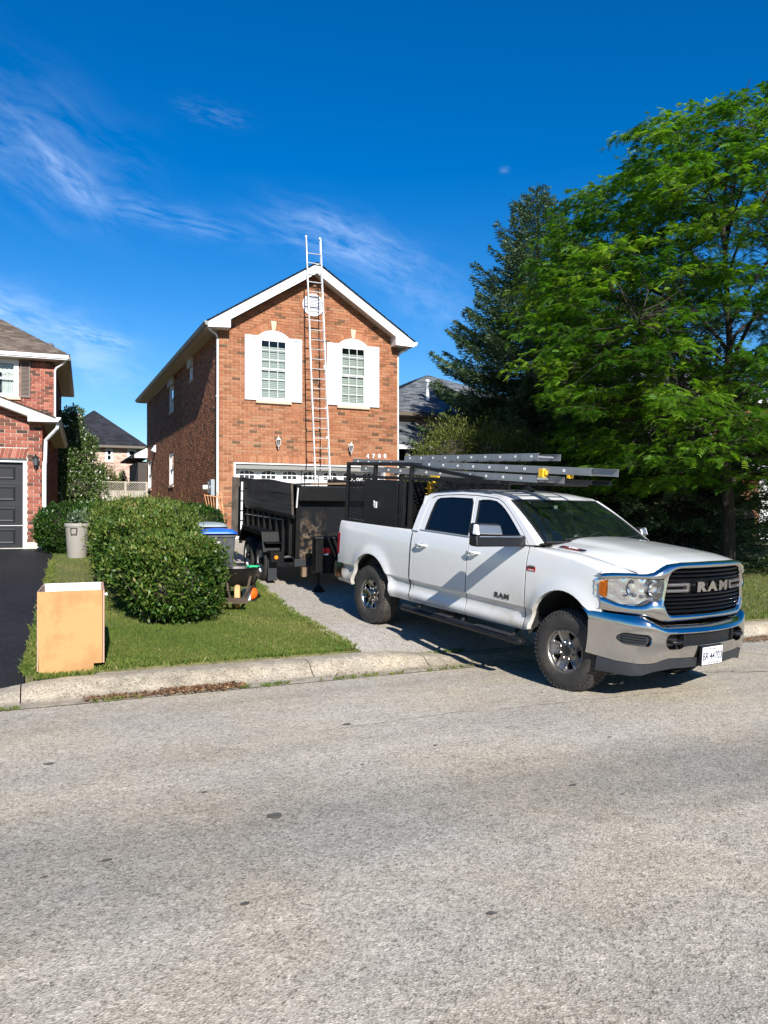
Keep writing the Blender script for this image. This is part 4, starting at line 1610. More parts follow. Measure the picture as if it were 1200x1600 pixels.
shingle_slope((-6.9, 7.15, 7.28), (.51, 7.15, 7.28), (-6.9 + pk, 7.15 + pk, 7.28 + pk * k_), (.51 - pk, 7.15 + pk, 7.28 + pk * k_), M['shingle_brown'], rfo, .145, .30, seed=5)
shingle_slope((.51, 7.15, 7.28), (.51, 15.9, 7.28), (.51 - pk, 7.15 + pk, 7.28 + pk * k_), (.51 - pk, 15.9 - pk, 7.28 + pk * k_), M['shingle_brown'], rfo, .145, .30, seed=6)
mb = MB().lathe([(.10, 7.5), (.10, 8.0), (.085, 8.0), (.085, 8.1), (.16, 8.12), (.165, 8.15), (.10, 8.22), (.0, 8.23)], (-.24, 10.0, 0), 'z', 16)
N(mb.build('roof_vent', simple('galvanised', (.55, .56, .58), .35, .8, var=.1), nbh, smooth=40))
db = MB().tube([(.38, 7.3, 7.12), (.30, 7.35, 7.02), (.08, 7.5, 6.88), (.035, 7.54, 6.80), (.035, 7.54, 4.4)], .035, 8)
N(db.build('downspout', M['white_trim'], nbh, smooth=40))
db = MB().tube([(.38, -.2, 4.15), (.36, -.18, 4.02), (.20, .02, 3.86), (.085, .12, 3.74), (.075, .14, 3.5), (.05, .16, 2.6), (.055, .15, 1.05)], .045, 8)
N(db.build('downspout', M['white_trim'], nbh, smooth=40))
N(MB().box(.015, .10, .02, .20, 1.1, 3.2).build('corner_channel', M['white_trim'], nbh))
wall_lantern(nbh, -.132, -.014, 2.98, 3.40, M['lantern_dark'], glass('lantern_glass_dark', (.15, .17, .17), .5), N)


# ------------------------------------------------------------------ houses further off
def hip_house(name, label, x0, x1, y0, y1, z0, ze, oh, pitch, mat_b, mat_m, mat_r, windows, shing=True, seed=1, fascia=None, pk=None, bricks_on=True):
    h = thing(name, label, 'house', ((x0 + x1) / 2, y0, z0))
    inv = Matrix.Translation((-(x0 + x1) / 2, -y0, -z0))

    def K(o):
        o.matrix_parent_inverse = inv
        return o
    w = MB()
    w.plate([(x0, z0 - .3), (x1, z0 - .3), (x1, ze), (x0, ze)], [[(a, c2), (b2, c2), (b2, d2), (a, d2)] for a, b2, c2, d2 in windows], lambda u, z, d: (u, y0 + d, z), .2)
    wo = K(fix_normals(w.build('front_wall', mat_m, h)))
    if bricks_on:
        res = bricks(x0, x1, z0, ze, [rect_hole(a, b2, c2 - .08, d2) for a, b2, c2, d2 in windows])
        lay(res, mapf_xz(y0), mat_b, wo, None, 0, seed=seed)
    w = MB()
    w.box(x0, x0 + .2, y0 + .2, y1, z0 - .3, ze)
    w.box(x1 - .2, x1, y0 + .2, y1, z0 - .3, ze)
    w.box(x0, x1, y1, y1 + .2, z0 - .3, ze)
    K(w.build('side_wall', mat_m, h))
    for a, b2, c2, d2 in windows:
        sash_window(h, mapf_xz(y0), (a + b2) / 2, c2, d2, (b2 - a) / 2, 1, 1, M['white_trim'], fix=K, blind=False, frame_w=.09, sill='stone')
    K(MB().box(x0 - oh, x1 + oh, y0 - oh, y1 + oh, ze - .02, ze).build('soffit', M['soffit'], h))
    f = MB()
    f.box(x0 - oh - .05, x1 + oh + .05, y0 - oh - .05, y0 - oh, ze - .02, ze + .12)
    f.box(x0 - oh - .05, x0 - oh, y0 - oh, y1 + oh, ze - .02, ze + .12)
    f.box(x1 + oh, x1 + oh + .05, y0 - oh, y1 + oh, ze - .02, ze + .12)
    K(f.build('gutter', fascia or M['gutter_brown'], h))
    X0, X1, Y0, Y1 = x0 - oh - .06, x1 + oh + .06, y0 - oh - .06, y1 + oh + .06
    p = pk or min(X1 - X0, Y1 - Y0) / 2 - .01
    zt = ze + .13
    V = [(X0, Y0, zt), (X1, Y0, zt), (X1, Y1, zt), (X0, Y1, zt), (X0 + p, Y0 + p, zt + p * pitch), (X1 - p, Y0 + p, zt + p * pitch), (X1 - p, Y1 - p, zt + p * pitch), (X0 + p, Y1 - p, zt + p * pitch)]
    rf = MB().add(V, [(0, 1, 5, 4), (1, 2, 6, 5), (2, 3, 7, 6), (3, 0, 4, 7), (4, 5, 6, 7)])
    ro = K(fix_normals(rf.build('roof', mat_r, h)))
    up = Vector((0, 0, .01))
    if shing:
        shingle_slope(V[0], V[1], V[4], V[5], mat_r, ro, .18, .33, seed=seed)
        shingle_slope(V[0], V[3], V[4], V[7], mat_r, ro, .18, .33, seed=seed + 1)
    return h, K


far, K1 = hip_house('brick_house', 'pale brick house with a black roof seen between the two red brick houses', 1.02, 5.95, 50.35, 59.0, 1.0, 6.05, .45, .823, M['brick_pink'], M['mortar_red'], M['shingle_black'],
                    [(4.0, 4.42, 5.2, 6.0), (5.28, 5.83, 5.2, 6.0)], seed=41, pk=2.94)
for zq, yq in ((5.5, 1), (5.9, 2)):
    pass
back_porch = MB()
M['porch_dark'] = simple('porch_dark', (.05, .04, .035), .8, var=.1)
p1 = MB().box(4.62, 5.03, 39.3, 43, 1.2, 4.50)
H(p1.build('porch_wall', M['porch_dark'], house))
p2 = MB().hexa([(4.15, 39.0, 4.62), (5.03, 39.0, 4.62), (5.03, 43, 4.62), (4.15, 43, 4.62), (4.15, 39.0, 4.70), (5.03, 39.0, 5.25), (5.03, 43, 5.25), (4.15, 43, 4.70)])
H(fix_normals(p2.build('porch_roof', M['shingle_black'], house)))
H(fix_normals(MB().plate([(4.42, 4.66), (5.03, 4.66), (5.03, 5.17), (4.42, 4.82)], [], lambda u, z, d: (u, 38.97 + d, z), .03).build('porch_gable', M['white_trim'], house)))

greyh, K2 = hip_house('brick_house', 'pink brick house with a worn grey shingle roof behind the spruce', 12.3, 23.5, 28.6, 41, 1.15, 5.95, .42, .46, M['brick_pink'], M['mortar_red'], M['shingle_grey'],
                      [(17.2, 18.4, 4.3, 5.6), (14.6, 15.8, 1.9, 3.3), (19.5, 21.0, 1.9, 3.3)], seed=51, fascia=M['gutter_brown'])
mb = MB().lathe([(.075, 6.6), (.075, 7.68), (.12, 7.68), (.13, 7.74), (.06, 7.80), (.0, 7.80)], (15.65, 29.9, 0), 'z', 14)
K2(mb.build('roof_vent', simple('white_pipe', (.72, .72, .72), .4, var=.05), greyh, smooth=40))
pr_ = MB().hexa([(11.6, 26.2, 4.50), (14.3, 26.2, 4.50), (14.3, 28.6, 4.50), (11.6, 28.6, 4.50), (11.6, 26.2, 4.55), (14.3, 26.2, 4.55), (14.3 - 0, 28.6, 5.75), (11.6, 28.6, 5.75)])
po = K2(fix_normals(pr_.build('porch_roof', M['shingle_grey'], greyh)))
shingle_slope((11.6, 26.15, 4.56), (14.35, 26.15, 4.56), (11.6, 28.6, 5.77), (13.1, 28.6, 5.77), M['shingle_grey'], po, .16, .33, seed=55)
K2(MB().box(11.6, 14.35, 26.1, 26.18, 4.36, 4.52).build('porch_fascia', M['white_trim'], greyh))
pp = MB()
pp.box(12.9, 13.05, 26.35, 26.5, 1.15, 4.38)
pp.bar((13.05, 26.4, 3.8), (13.75, 26.4, 4.36), .06, .06)
K2(pp.build('porch_post', M['white_trim'], greyh))
K2(MB().box(11.6, 14.2, 28.3, 28.58, 1.15, 4.3).build('porch_back', M['porch_dark'], greyh))

redh, K3 = hip_house('brick_house', 'red brick house mostly hidden behind the tall tree at the right edge', 19.6, 31, 23.4, 33, 1.15, 6.6, .42, .5, M['brick_red'], M['mortar_red'], M['shingle_grey'],
                     [(24.0, 25.4, 4.6, 5.9), (21.0, 22.2, 2.0, 3.3), (21.0, 22.2, 4.7, 5.9)], seed=61, fascia=M['white_trim'])
# garage wing of the red house with its white gutter
p1 = MB().box(22.6, 31, 19.6, 23.4, 1.0, 3.55)
K3(p1.build('garage_wing', M['mortar_red'], redh))
res = bricks(22.6, 31, 1.0, 3.5, [rect_hole(23.6, 26.4, 0, 3.2)])
o = lay(res, mapf_xz(19.6), M['brick_red'], redh.children[-1], None, 0, seed=63)
K3(MB().box(23.6, 26.4, 19.56, 19.6, 1.0, 3.2).build('garage_door', M['white_trim'], redh))
K3(MB().box(22.2, 31.4, 19.05, 19.2, 3.45, 3.62).build('gutter', M['white_trim'], redh))
K3(fix_normals(MB().hexa([(22.2, 19.15, 3.6), (31.4, 19.15, 3.6), (31.4, 23.4, 3.6), (22.2, 23.4, 3.6), (22.2, 19.15, 3.64), (31.4, 19.15, 3.64), (31.4, 23.4, 5.0), (22.2, 23.4, 5.0)]).build('garage_roof', M['shingle_grey'], redh)))

# ------------------------------------------------------------------ fences between the houses
M['fence_wood'] = tinted('fence_wood', [(0, (.27, .24, .20)), (.5, (.34, .31, .26)), (1, (.40, .37, .32))], .9, .15, 12)
fn = thing('board_fence', 'weathered grey board fence beyond the hedge, beside the small tree', 'fence', (1.9, 35.0, 1.2))
inv = Matrix.Translation((-1.9, -35, -1.2))
A, B = Vector((.9, 32.6, 0)), Vector((2.75, 37.8, 0))
for k in range(15):
    a = A.lerp(B, k / 15 + .003)
    b2 = A.lerp(B, (k + 1) / 15 - .003)
    n_ = (B - A).cross(Vector((0, 0, 1))).normalized() * (.018 + (k % 2) * .012)
    mb = MB().hexa([(a.x, a.y, 1.1), (b2.x, b2.y, 1.1), (b2.x + n_.x, b2.y + n_.y, 1.1), (a.x + n_.x, a.y + n_.y, 1.1),
                    (a.x, a.y, 3.26 + rnd.uniform(-.02, .02) + k * .01), (b2.x, b2.y, 3.26 + k * .01), (b2.x + n_.x, b2.y + n_.y, 3.26 + k * .01), (a.x + n_.x, a.y + n_.y, 3.26 + k * .01)], rnd.random())
    o = fix_normals(mb.build('board', M['fence_wood'], fn, tint=True))
    o.matrix_parent_inverse = inv
for t in (0, .5, 1):
    q = A.lerp(B, t)
    o = MB().box(q.x + .03, q.x + .12, q.y - .05, q.y + .04, 1.1, 3.42, .4).build('post', M['fence_wood'], fn, tint=True)
    o.matrix_parent_inverse = inv
lt = thing('lattice_fence', 'low grey fence with a lattice top against the corner of the orange brick house', 'fence', (3.8, 38.0, 1.2))
inv = Matrix.Translation((-3.8, -38, -1.2))
for x in (2.82, 3.9, 4.86):
    o = MB().box(x - .05, x + .05, 37.95, 38.05, 1.1, 3.50 if x < 3 else 3.46, .6).build('post', M['fence_wood'], lt, tint=True)
    o.matrix_parent_inverse = inv
for (xa, xb2) in ((2.87, 3.85), (3.95, 4.81)):
    for z in (3.40, 2.98):
        o = MB().box(xa, xb2, 37.97, 38.03, z, z + .045, .7).build('rail', M['fence_wood'], lt, tint=True)
        o.matrix_parent_inverse = inv
    for sgn in (-1, 1):
        k = -4
        while k < 12:
            u0 = xa + k * .115
            pa, pb2 = (u0, 3.02), (u0 + .38, 3.40)
            if sgn < 0:
                pa, pb2 = (u0, 3.40), (u0 + .38, 3.02)
            q = [pa, pb2]
            if max(pa[0], pb2[0]) > xa and min(pa[0], pb2[0]) < xb2:
                def cl(p, q2):
                    (x1, z1), (x2, z2) = p, q2
                    if x1 < xa:
                        z1 += (z2 - z1) * (xa - x1) / (x2 - x1)
                        x1 = xa
                    if x2 > xb2:
                        z2 = z1 + (z2 - z1) * (xb2 - x1) / (x2 - x1)
                        x2 = xb2
                    return (x1, z1), (x2, z2)
                (x1, z1), (x2, z2) = cl(pa, pb2)
                if x2 - x1 > .03:
                    yy_ = 37.985 if sgn > 0 else 38.003
                    o = MB().bar((x1, yy_, z1), (x2, yy_, z2), .012, .03, up=(0, 1, 0), t=.8).build('lattice_strip', M['fence_wood'], lt, tint=True)
                    o.matrix_parent_inverse = inv
            k += 1
    for k in range(9):
        w_ = (xb2 - xa) / 9
        o = MB().box(xa + k * w_ + .005, xa + (k + 1) * w_ - .005, 37.98, 38.015, 1.1, 2.975, rnd.random()).build('board', M['fence_wood'], lt, tint=True)
        o.matrix_parent_inverse = inv
# ------------------------------------------------------------------ trees, hedges, shrubs
def leafmat(name, stops, trans=.35, rough=.55, spec=.35):
    return tinted(name, stops, rough, .1, 1.5, 0, trans=trans, spec=spec)


M['leaf_locust'] = leafmat('leaf_locust', [(0, (.040, .115, .008)), (.35, (.078, .185, .010)), (.7, (.14, .27, .014)), (1, (.28, .38, .03))], .42)
M['leaf_hedge'] = leafmat('leaf_hedge', [(0, (.018, .050, .008)), (.45, (.040, .094, .013)), (.8, (.085, .155, .021)), (1, (.16, .18, .04))], .22, .42, .4)
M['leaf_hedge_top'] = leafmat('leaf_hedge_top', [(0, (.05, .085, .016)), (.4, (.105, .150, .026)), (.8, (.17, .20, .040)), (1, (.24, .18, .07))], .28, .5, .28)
M['leaf_spruce'] = leafmat('leaf_spruce', [(0, (.030, .062, .028)), (.5, (.075, .128, .060)), (1, (.155, .215, .115))], .15, .6)
M['leaf_olive'] = leafmat('leaf_olive', [(0, (.05, .07, .012)), (.5, (.095, .12, .02)), (1, (.17, .17, .035))], .25)
M['leaf_cedar'] = leafmat('leaf_cedar', [(0, (.03, .09, .010)), (1, (.07, .16, .015))], .2)
M['leaf_mid'] = leafmat('leaf_mid', [(0, (.045, .09, .022)), (.6, (.085, .15, .035)), (.93, (.13, .19, .06)), (.95, (.7, .66, .62)), (1, (.75, .7, .66))], .25)
M['bark'] = simple('bark', (.060, .046, .036), .95, var=.35, vscale=14, bump=.9, bscale=22, stretch=(1, 1, .25))
M['bark_dark'] = simple('bark_dark', (.030, .023, .018), .95, var=.35, vscale=14, bump=.9, bscale=22, stretch=(1, 1, .25))
M['twig'] = simple('twig', (.040, .034, .022), .95, var=.4, vscale=20)


def unit(a):
    return a / np.maximum(1e-9, np.linalg.norm(a, axis=-1, keepdims=True))


def leaves(name, P, D, L, W, mat, parent, tint, roll=None, seed=1, fold=0):
    """one pointed leaf (a bent diamond, two triangles... four corners) at each point along direction D"""
    g = np.random.default_rng(seed)
    n = len(P)
    D = unit(D)
    S = unit(np.cross(D, unit(g.normal(0, 1, (n, 3)) * .55 + np.array([0, 0, 1]))))
    L = L * g.uniform(.65, 1.3, n)[:, None]
    W = W * g.uniform(.7, 1.25, n)[:, None]
    V = np.stack([P, P + D * L * .5 + S * W / 2, P + D * L, P + D * L * .5 - S * W / 2], 1).astype(np.float32)
    if fold:
        U = np.cross(S, D)
        V[:, 1] += U * fold * W
        V[:, 3] += U * fold * W
    F = np.arange(n * 4).reshape(-1, 4)
    o = big_mesh(name, V.reshape(-1, 3), F, mat, parent, np.clip(tint, 0, 1))
    return o


def blob_leaves(name, blobs, n, L, W, mat, parent, seed, shell=(.80, 1.03), tintf=None, up=.25, power=2.6, zmin=None, matrix_inv=None, keep=None, lump=.09, outw=.8):
    """leaves through the outer shell of a union of rounded lumps (cx, cy, cz, rx, ry, rz)"""
    g = np.random.default_rng(seed)
    B_ = np.array(blobs)
    area = (B_[:, 3] * B_[:, 4] + B_[:, 3] * B_[:, 5] + B_[:, 4] * B_[:, 5])
    out_p, out_n = [], []
    tot_ = 0
    while tot_ < n:
        m = int(n * 1.6)
        idx = g.choice(len(B_), m, p=area / area.sum())
        d = unit(g.normal(0, 1, (m, 3)))
        c_, r_ = B_[idx, :3], B_[idx, 3:]
        q = (np.abs(d) ** power).sum(1) ** (1 / power)
        d = d / q[:, None]
        rad = g.uniform(0, 1, m) ** .6 * (shell[1] - shell[0]) + shell[0]
        wob = 1 + lump * np.sin(d[:, 0] * 7 + idx * 2.1 + d[:, 2] * 5) * np.sin(d[:, 1] * 8 + idx) + lump * .6 * np.sin(d[:, 0] * 19 + d[:, 1] * 17 + idx)
        p = c_ + d * r_ * (rad * wob)[:, None]
        ok = np.ones(m, bool)
        for k in range(len(B_)):
            e = (p - B_[k, :3]) / B_[k, 3:]
            f = (np.abs(e) ** power).sum(1) ** (1 / power)
            ok &= (f > shell[0] * .9) | (idx == k)
        if zmin is not None:
            ok &= p[:, 2] > zmin(p[:, 0], p[:, 1])
        if keep is not None:
            ok &= keep(p)
        nn = unit(np.sign(d) * np.abs(d) ** (power - 1) / r_)
        out_p.append(p[ok])
        out_n.append(nn[ok])
        tot_ += ok.sum()
    P = np.concatenate(out_p)[:n]
    Nn = np.concatenate(out_n)[:n]
    D = unit(Nn * outw + unit(g.normal(0, 1, P.shape)) * .95 + np.array([0, 0, up]))
    t = tintf(P, Nn, g) if tintf else g.uniform(0, 1, len(P))
    o = leaves(name, P, D, L, W, mat, parent, t, seed=seed + 1, fold=.25)
    if matrix_inv is not None:
        o.matrix_parent_inverse = matrix_inv
    o['kind'] = 'stuff'
    return o


def blob_core(name, blobs, scale, mat, parent, inv, n=20, power=2.6):
    mb = MB()
    for cx, cy, cz, rx, ry, rz in blobs:
        P = []
        for i in range(n // 2 + 1):
            th = math.pi * i / (n // 2)
            for k in range(n):
                ph = 2 * math.pi * k / n
                d = Vector((math.sin(th) * math.cos(ph), math.sin(th) * math.sin(ph), math.cos(th)))
                q = sum(abs(c2) ** power for c2 in d) ** (1 / power)
                d /= q
                P.append((cx + d.x * rx * scale, cy + d.y * ry * scale, cz + d.z * rz * scale))
        F = []
        for i in range(n // 2):
            for k in range(n):
                F.append((i * n + k, i * n + (k + 1) % n, (i + 1) * n + (k + 1) % n, (i + 1) * n + k))
        mb.add(P, F)
    o = mb.build(name, mat, parent)
    o.matrix_parent_inverse = inv
    return o


def hblob(cx, cy, rx, ry, h0=.12, h1=1.2):
    z0 = gz(cy) + h0
    z1 = gz(cy) + h1
    return (cx, cy, (z0 + z1) / 2, rx, ry, (z1 - z0) / 2)


def stems(parent, inv, pts, mat, seed=1, h=.8, spread=.5, n=7, r=.014):
    rr = random.Random(seed)
    mb = MB()
    for (x, y) in pts:
        for k in range(n):
            an = rr.uniform(0, 6.28)
            s = rr.uniform(.2, 1) * spread
            z = gz(y)
            mb.tube([(x + .05 * math.cos(an), y + .05 * math.sin(an), z - .05), (x + s * .4 * math.cos(an), y + s * .4 * math.sin(an), z + h * .4), (x + s * math.cos(an), y + s * math.sin(an), z + h)], [r, r * .7, r * .3], 5)
    o = mb.build('stem', mat, parent)
    o.matrix_parent_inverse = inv
    return o


def htint(P, Nn, g):
    brown = .55 * np.exp(-((P[:, 0] - 1.75) ** 2 + (P[:, 1] - 15.6) ** 2) / .16)
    return np.clip(g.normal(.45, .2, len(P)) + brown + .22 * np.sin(P[:, 0] * 3.1) * np.sin(P[:, 1] * 2.7 + 1), 0, 1)


# near end of the long hedge and its body
hedge = thing('hedge', 'large clipped green hedge in the middle of the front lawn behind the discarded cabinet', 'hedge', (1.8, 12, gz(12)))
inv = Matrix.Translation((-1.8, -12, -gz(12)))
hb = [hblob(1.80, 11.80, .70, 1.05, .30, 1.15), hblob(1.50, 11.55, .38, .60, .46, 1.06), hblob(2.16, 11.60, .36, .55, .36, 1.0), hblob(1.80, 11.05, .46, .42, .16, .95), hblob(1.85, 11.5, .58, .75, .0, .8),  hblob(1.82, 14.2, .78, 1.65, .05, 1.30), hblob(2.12, 17.0, .90, 1.9, .05, 1.27), hblob(2.35, 19.2, 1.05, 1.4, .05, 1.27)]
blob_core('inner_branches', hb, .80, M['twig'], hedge, inv)
blob_leaves('foliage', hb, 80000, .070, .034, M['leaf_hedge'], hedge, 101, tintf=htint, matrix_inv=inv, keep=lambda p: (p[:, 1] < 13.2) | (p[:, 2] > gz(14) + .25), lump=.12, shell=(.78, 1.07))
blob_leaves('sunlit_top_growth', hb, 52000, .050, .022, M['leaf_hedge_top'], hedge, 103, shell=(.95, 1.05), tintf=htint, matrix_inv=inv, up=.6, keep=lambda p: p[:, 2] > .14 + .07 * (np.minimum(p[:, 1], 23) - 8.6) + .98, lump=.12)  # yellower top leaves, lightened: sun on the top is put into the colour
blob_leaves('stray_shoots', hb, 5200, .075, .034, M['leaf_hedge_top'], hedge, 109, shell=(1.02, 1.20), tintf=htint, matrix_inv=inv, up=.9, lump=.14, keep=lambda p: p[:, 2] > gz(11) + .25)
stems(hedge, inv, [(1.7, 11.7), (1.9, 12.6), (1.5, 11.2)], M['twig'], 3, .8, .6, 9)
lobe = thing('hedge', 'dark green hedge beside the red brick garage, behind the grey planter', 'hedge', (.6, 19, gz(19)))
inv = Matrix.Translation((-.6, -19, -gz(19)))
hb2 = [hblob(.74, 20.15, .70, .72, .02, 1.14), hblob(1.35, 20.4, .7, .8, .05, 1.18)]
blob_core('inner_branches', hb2, .8, M['twig'], lobe, inv)
blob_leaves('foliage', hb2, 24000, .065, .034, M['leaf_hedge'], lobe, 105, tintf=lambda P, N_, g: htint(P, N_, g) - .12, matrix_inv=inv)
crn = thing('shrub', 'dark green shrub at the foot of the orange brick side wall', 'shrub', (3.75, 20.6, gz(20.6)))
inv = Matrix.Translation((-3.75, -20.6, -gz(20.6)))
hb3 = [hblob(3.8, 20.6, .75, .9, .0, 1.12), hblob(3.25, 21.4, .6, .8, .0, 1.15)]
blob_core('inner_branches', hb3, .8, M['twig'], crn, inv)
blob_leaves('foliage', hb3, 14000, .075, .04, M['leaf_hedge'], crn, 107, tintf=lambda P, N_, g: htint(P, N_, g) - .2, matrix_inv=inv)


def simple_bush(name, label, cat, blobs, n, L, W, mat, seed, trunk=None, core=.78, power=2.2, lump=.14, up=.2, kind='bush', shell=(.75, 1.06), bark='bark'):
    cx, cy = blobs[0][0], blobs[0][1]
    z0 = gz(cy)
    t = thing(name, label, cat, (cx, cy, z0))
    inv = Matrix.Translation((-cx, -cy, -z0))
    blob_leaves('crown' if 'tree' in name else 'foliage', blobs, n, L, W, mat, t, seed, matrix_inv=inv, power=power, lump=lump, up=up, shell=shell)
    if core:
        blob_core('inner_branches', blobs, core, M['twig'], t, inv, 14, power)
    if trunk:
        mb = MB()
        mb.tube([(cx, cy, z0 - .1), (cx + .05, cy, z0 + trunk[0] * .5), (cx, cy, z0 + trunk[0])], [trunk[1], trunk[1] * .8, trunk[1] * .5], 8)
        rr = random.Random(seed)
        for b_ in blobs:
            mb.tube([(cx, cy, z0 + trunk[0] * .6), ((cx + b_[0]) / 2, (cy + b_[1]) / 2, (z0 + trunk[0] + b_[2]) / 2), (b_[0], b_[1], b_[2])], [trunk[1] * .5, trunk[1] * .3, trunk[1] * .12], 6)
        o = mb.build('trunk', M[bark], t)
        o.matrix_parent_inverse = inv
    return t


simple_bush('small_tree', 'small leafy tree with pale blossom between the two brick houses', 'tree',
            [(1.20, 33.5, 5.0, .62, .9, .75), (1.62, 33.3, 4.1, .62, .9, .6), (1.0, 33.2, 3.6, .8, .9, .8), (1.65, 32.9, 2.9, .95, .9, .8), (2.0, 33.4, 4.75, .34, .5, .32), (1.45, 33.4, 5.85, .36, .5, .36), (.85, 33.4, 5.7, .3, .4, .3), (2.25, 33.3, 3.6, .35, .4, .3)], 17000, .11, .055, M['leaf_mid'], 201, (2.5, .09), .55, lump=.22, shell=(.6, 1.12))
simple_bush('bush', 'rounded olive green bush behind the grey lattice fence', 'bush', [(3.15, 42, 3.0, .8, .8, 1.35), (3.7, 42.3, 2.7, .6, .6, 1.0)], 7000, .12, .05, M['leaf_olive'], 203, None, .75)
for k, (x, lb_) in enumerate(((4.36, 'conical bright green cedar left of the other above the lattice fence'), (4.98, 'conical bright green cedar nearest the orange brick house, above the lattice fence'))):
    simple_bush('cedar', lb_, 'tree', [(x, 44, 2.6, .33, .33, 1.65)], 4500, .10, .04, M['leaf_cedar'], 205 + k, None, .8, power=1.7, up=.8, lump=.05)
simple_bush('shrub', 'olive green feathery shrub right of the orange brick house, above the roof rack', 'shrub',
            [(10.9, 19.3, 3.0, .95, .9, 1.45), (11.9, 18.9, 3.1, .95, .9, 1.25), (12.8, 18.6, 2.9, .9, .9, 1.15), (10.2, 19.6, 2.4, .6, .6, 1.2)], 30000, .085, .03, M['leaf_olive'], 211, (1.2, .05), .72, lump=.2, up=.5, shell=(.65, 1.1))
simple_bush('shrub', 'dark green shrubs in the deep shade beneath the tall leafy tree', 'shrub',
            [(14.8, 18.6, 1.9, 1.8, .9, 1.5), (17.6, 18.6, 1.7, 1.6, .9, 1.4), (20.4, 18.4, 1.6, 1.7, .9, 1.35), (12.9, 18.0, 1.9, 1.1, .9, 1.5)], 30000, .10, .045, M['leaf_hedge'], 213, None, .8, lump=.18)


# blue spruce: whorls of drooping boughs carrying needle sprays
def spruce(name, label, x, y, z0, height, rad, seed, n_whorl, spray, mat, first=.03, size=.15, bare=None, keepf=None):
    rr = random.Random(seed)
    g = np.random.default_rng(seed)
    t = thing(name, label, 'tree', (x, y, z0))
    inv = Matrix.Translation((-x, -y, -z0))
    tb = MB().tube([(x, y, z0 - .2), (x, y, z0 + height * .5), (x, y, z0 + height)], [height * .016, height * .010, .01], 10)
    bb = MB()
    PP, DD, TT = [], [], []
    for i in range(n_whorl):
        f = first + (1 - first) * (i / n_whorl) ** .92
        z = z0 + height * f
        R_ = rad * (1 - f) ** .80 * rr.uniform(.86, 1.08) + .10
        nb = max(5, int(9 - 3 * f)) + rr.randint(0, 2)
        a0 = rr.uniform(0, 6.28)
        for k in range(nb):
            an = a0 + 2 * math.pi * k / nb + rr.uniform(-.3, .3)
            L_ = R_ * rr.uniform(.64, 1.15)
            rise_ = L_ * (.55 * (f - .35))
            pts_ = []
            m = 6
            for j in range(m + 1):
                s = j / m
                zz = z + rise_ * s - L_ * .20 * math.sin(s * 2.4) + L_ * .14 * s * s
                pts_.append(Vector((x + math.cos(an) * L_ * s, y + math.sin(an) * L_ * s, zz)))
            bb.tube(pts_, [max(.006, .022 * L_ / 3 * (1 - j / m) + .006) for j in range(m + 1)], 4, caps=False)
            bt = rr.gauss(.5, .16)
            ns = max(10, int(spray * L_ * L_ * .5 + spray * L_ * .5))
            s = g.uniform(.12, 1.0, ns) ** .75
            base = np.array([[p.x, p.y, p.z] for p in pts_])
            idx = np.clip(s * m, 0, m - 1e-6)
            i0 = idx.astype(int)
            fr_ = (idx - i0)[:, None]
            p = base[i0] * (1 - fr_) + base[i0 + 1] * fr_
            d = np.array([math.cos(an), math.sin(an), 0])
            sd = np.array([-math.sin(an), math.cos(an), 0])
            side = g.choice([-1, 1], ns)
            wl = (1 - s) * L_ * .34 + .12
            off = g.uniform(0, 1, ns) * wl
            p = p + sd * (side * off)[:, None] + d * (off * .5)[:, None] + np.stack([np.zeros(ns), np.zeros(ns), -off * .28 + g.normal(0, .035, ns)], 1)
            dd = d * .9 + sd * (side * .75)[:, None] + np.stack([g.normal(0, .35, ns), g.normal(0, .35, ns), g.normal(.05, .38, ns)], 1)
            PP.append(p)
            DD.append(dd)
            TT.append(np.clip(bt + g.normal(0, .16, ns), 0, 1))
    P, D, T = np.concatenate(PP), np.concatenate(DD), np.concatenate(TT)
    if keepf is not None:
        k = keepf(P)
        P, D, T = P[k], D[k], T[k]
    o = leaves('crown', P, D, size, size * .27, mat, t, T, seed=seed)
    o.matrix_parent_inverse = inv
    o['kind'] = 'stuff'
    o = tb.build('trunk', M['bark_dark'], t, smooth=60)
    o.matrix_parent_inverse = inv
    o = bb.build('boughs', M['bark_dark'], t)
    o.matrix_parent_inverse = inv
    return t


spruce('spruce_tree', 'tall dark blue-green spruce behind the leafy tree, right of the orange brick house', 16.0, 22.3, gz(22.3), 12.3, 5.5, 301, 60, 140, M['leaf_spruce'], size=.15)
spruce('spruce_tree', 'dark evergreen with bare lower boughs under the tall leafy tree', 16.7, 16.4, gz(16.4), 9.0, 4.0, 303, 34, 60, M['leaf_spruce'], first=.08, size=.17)


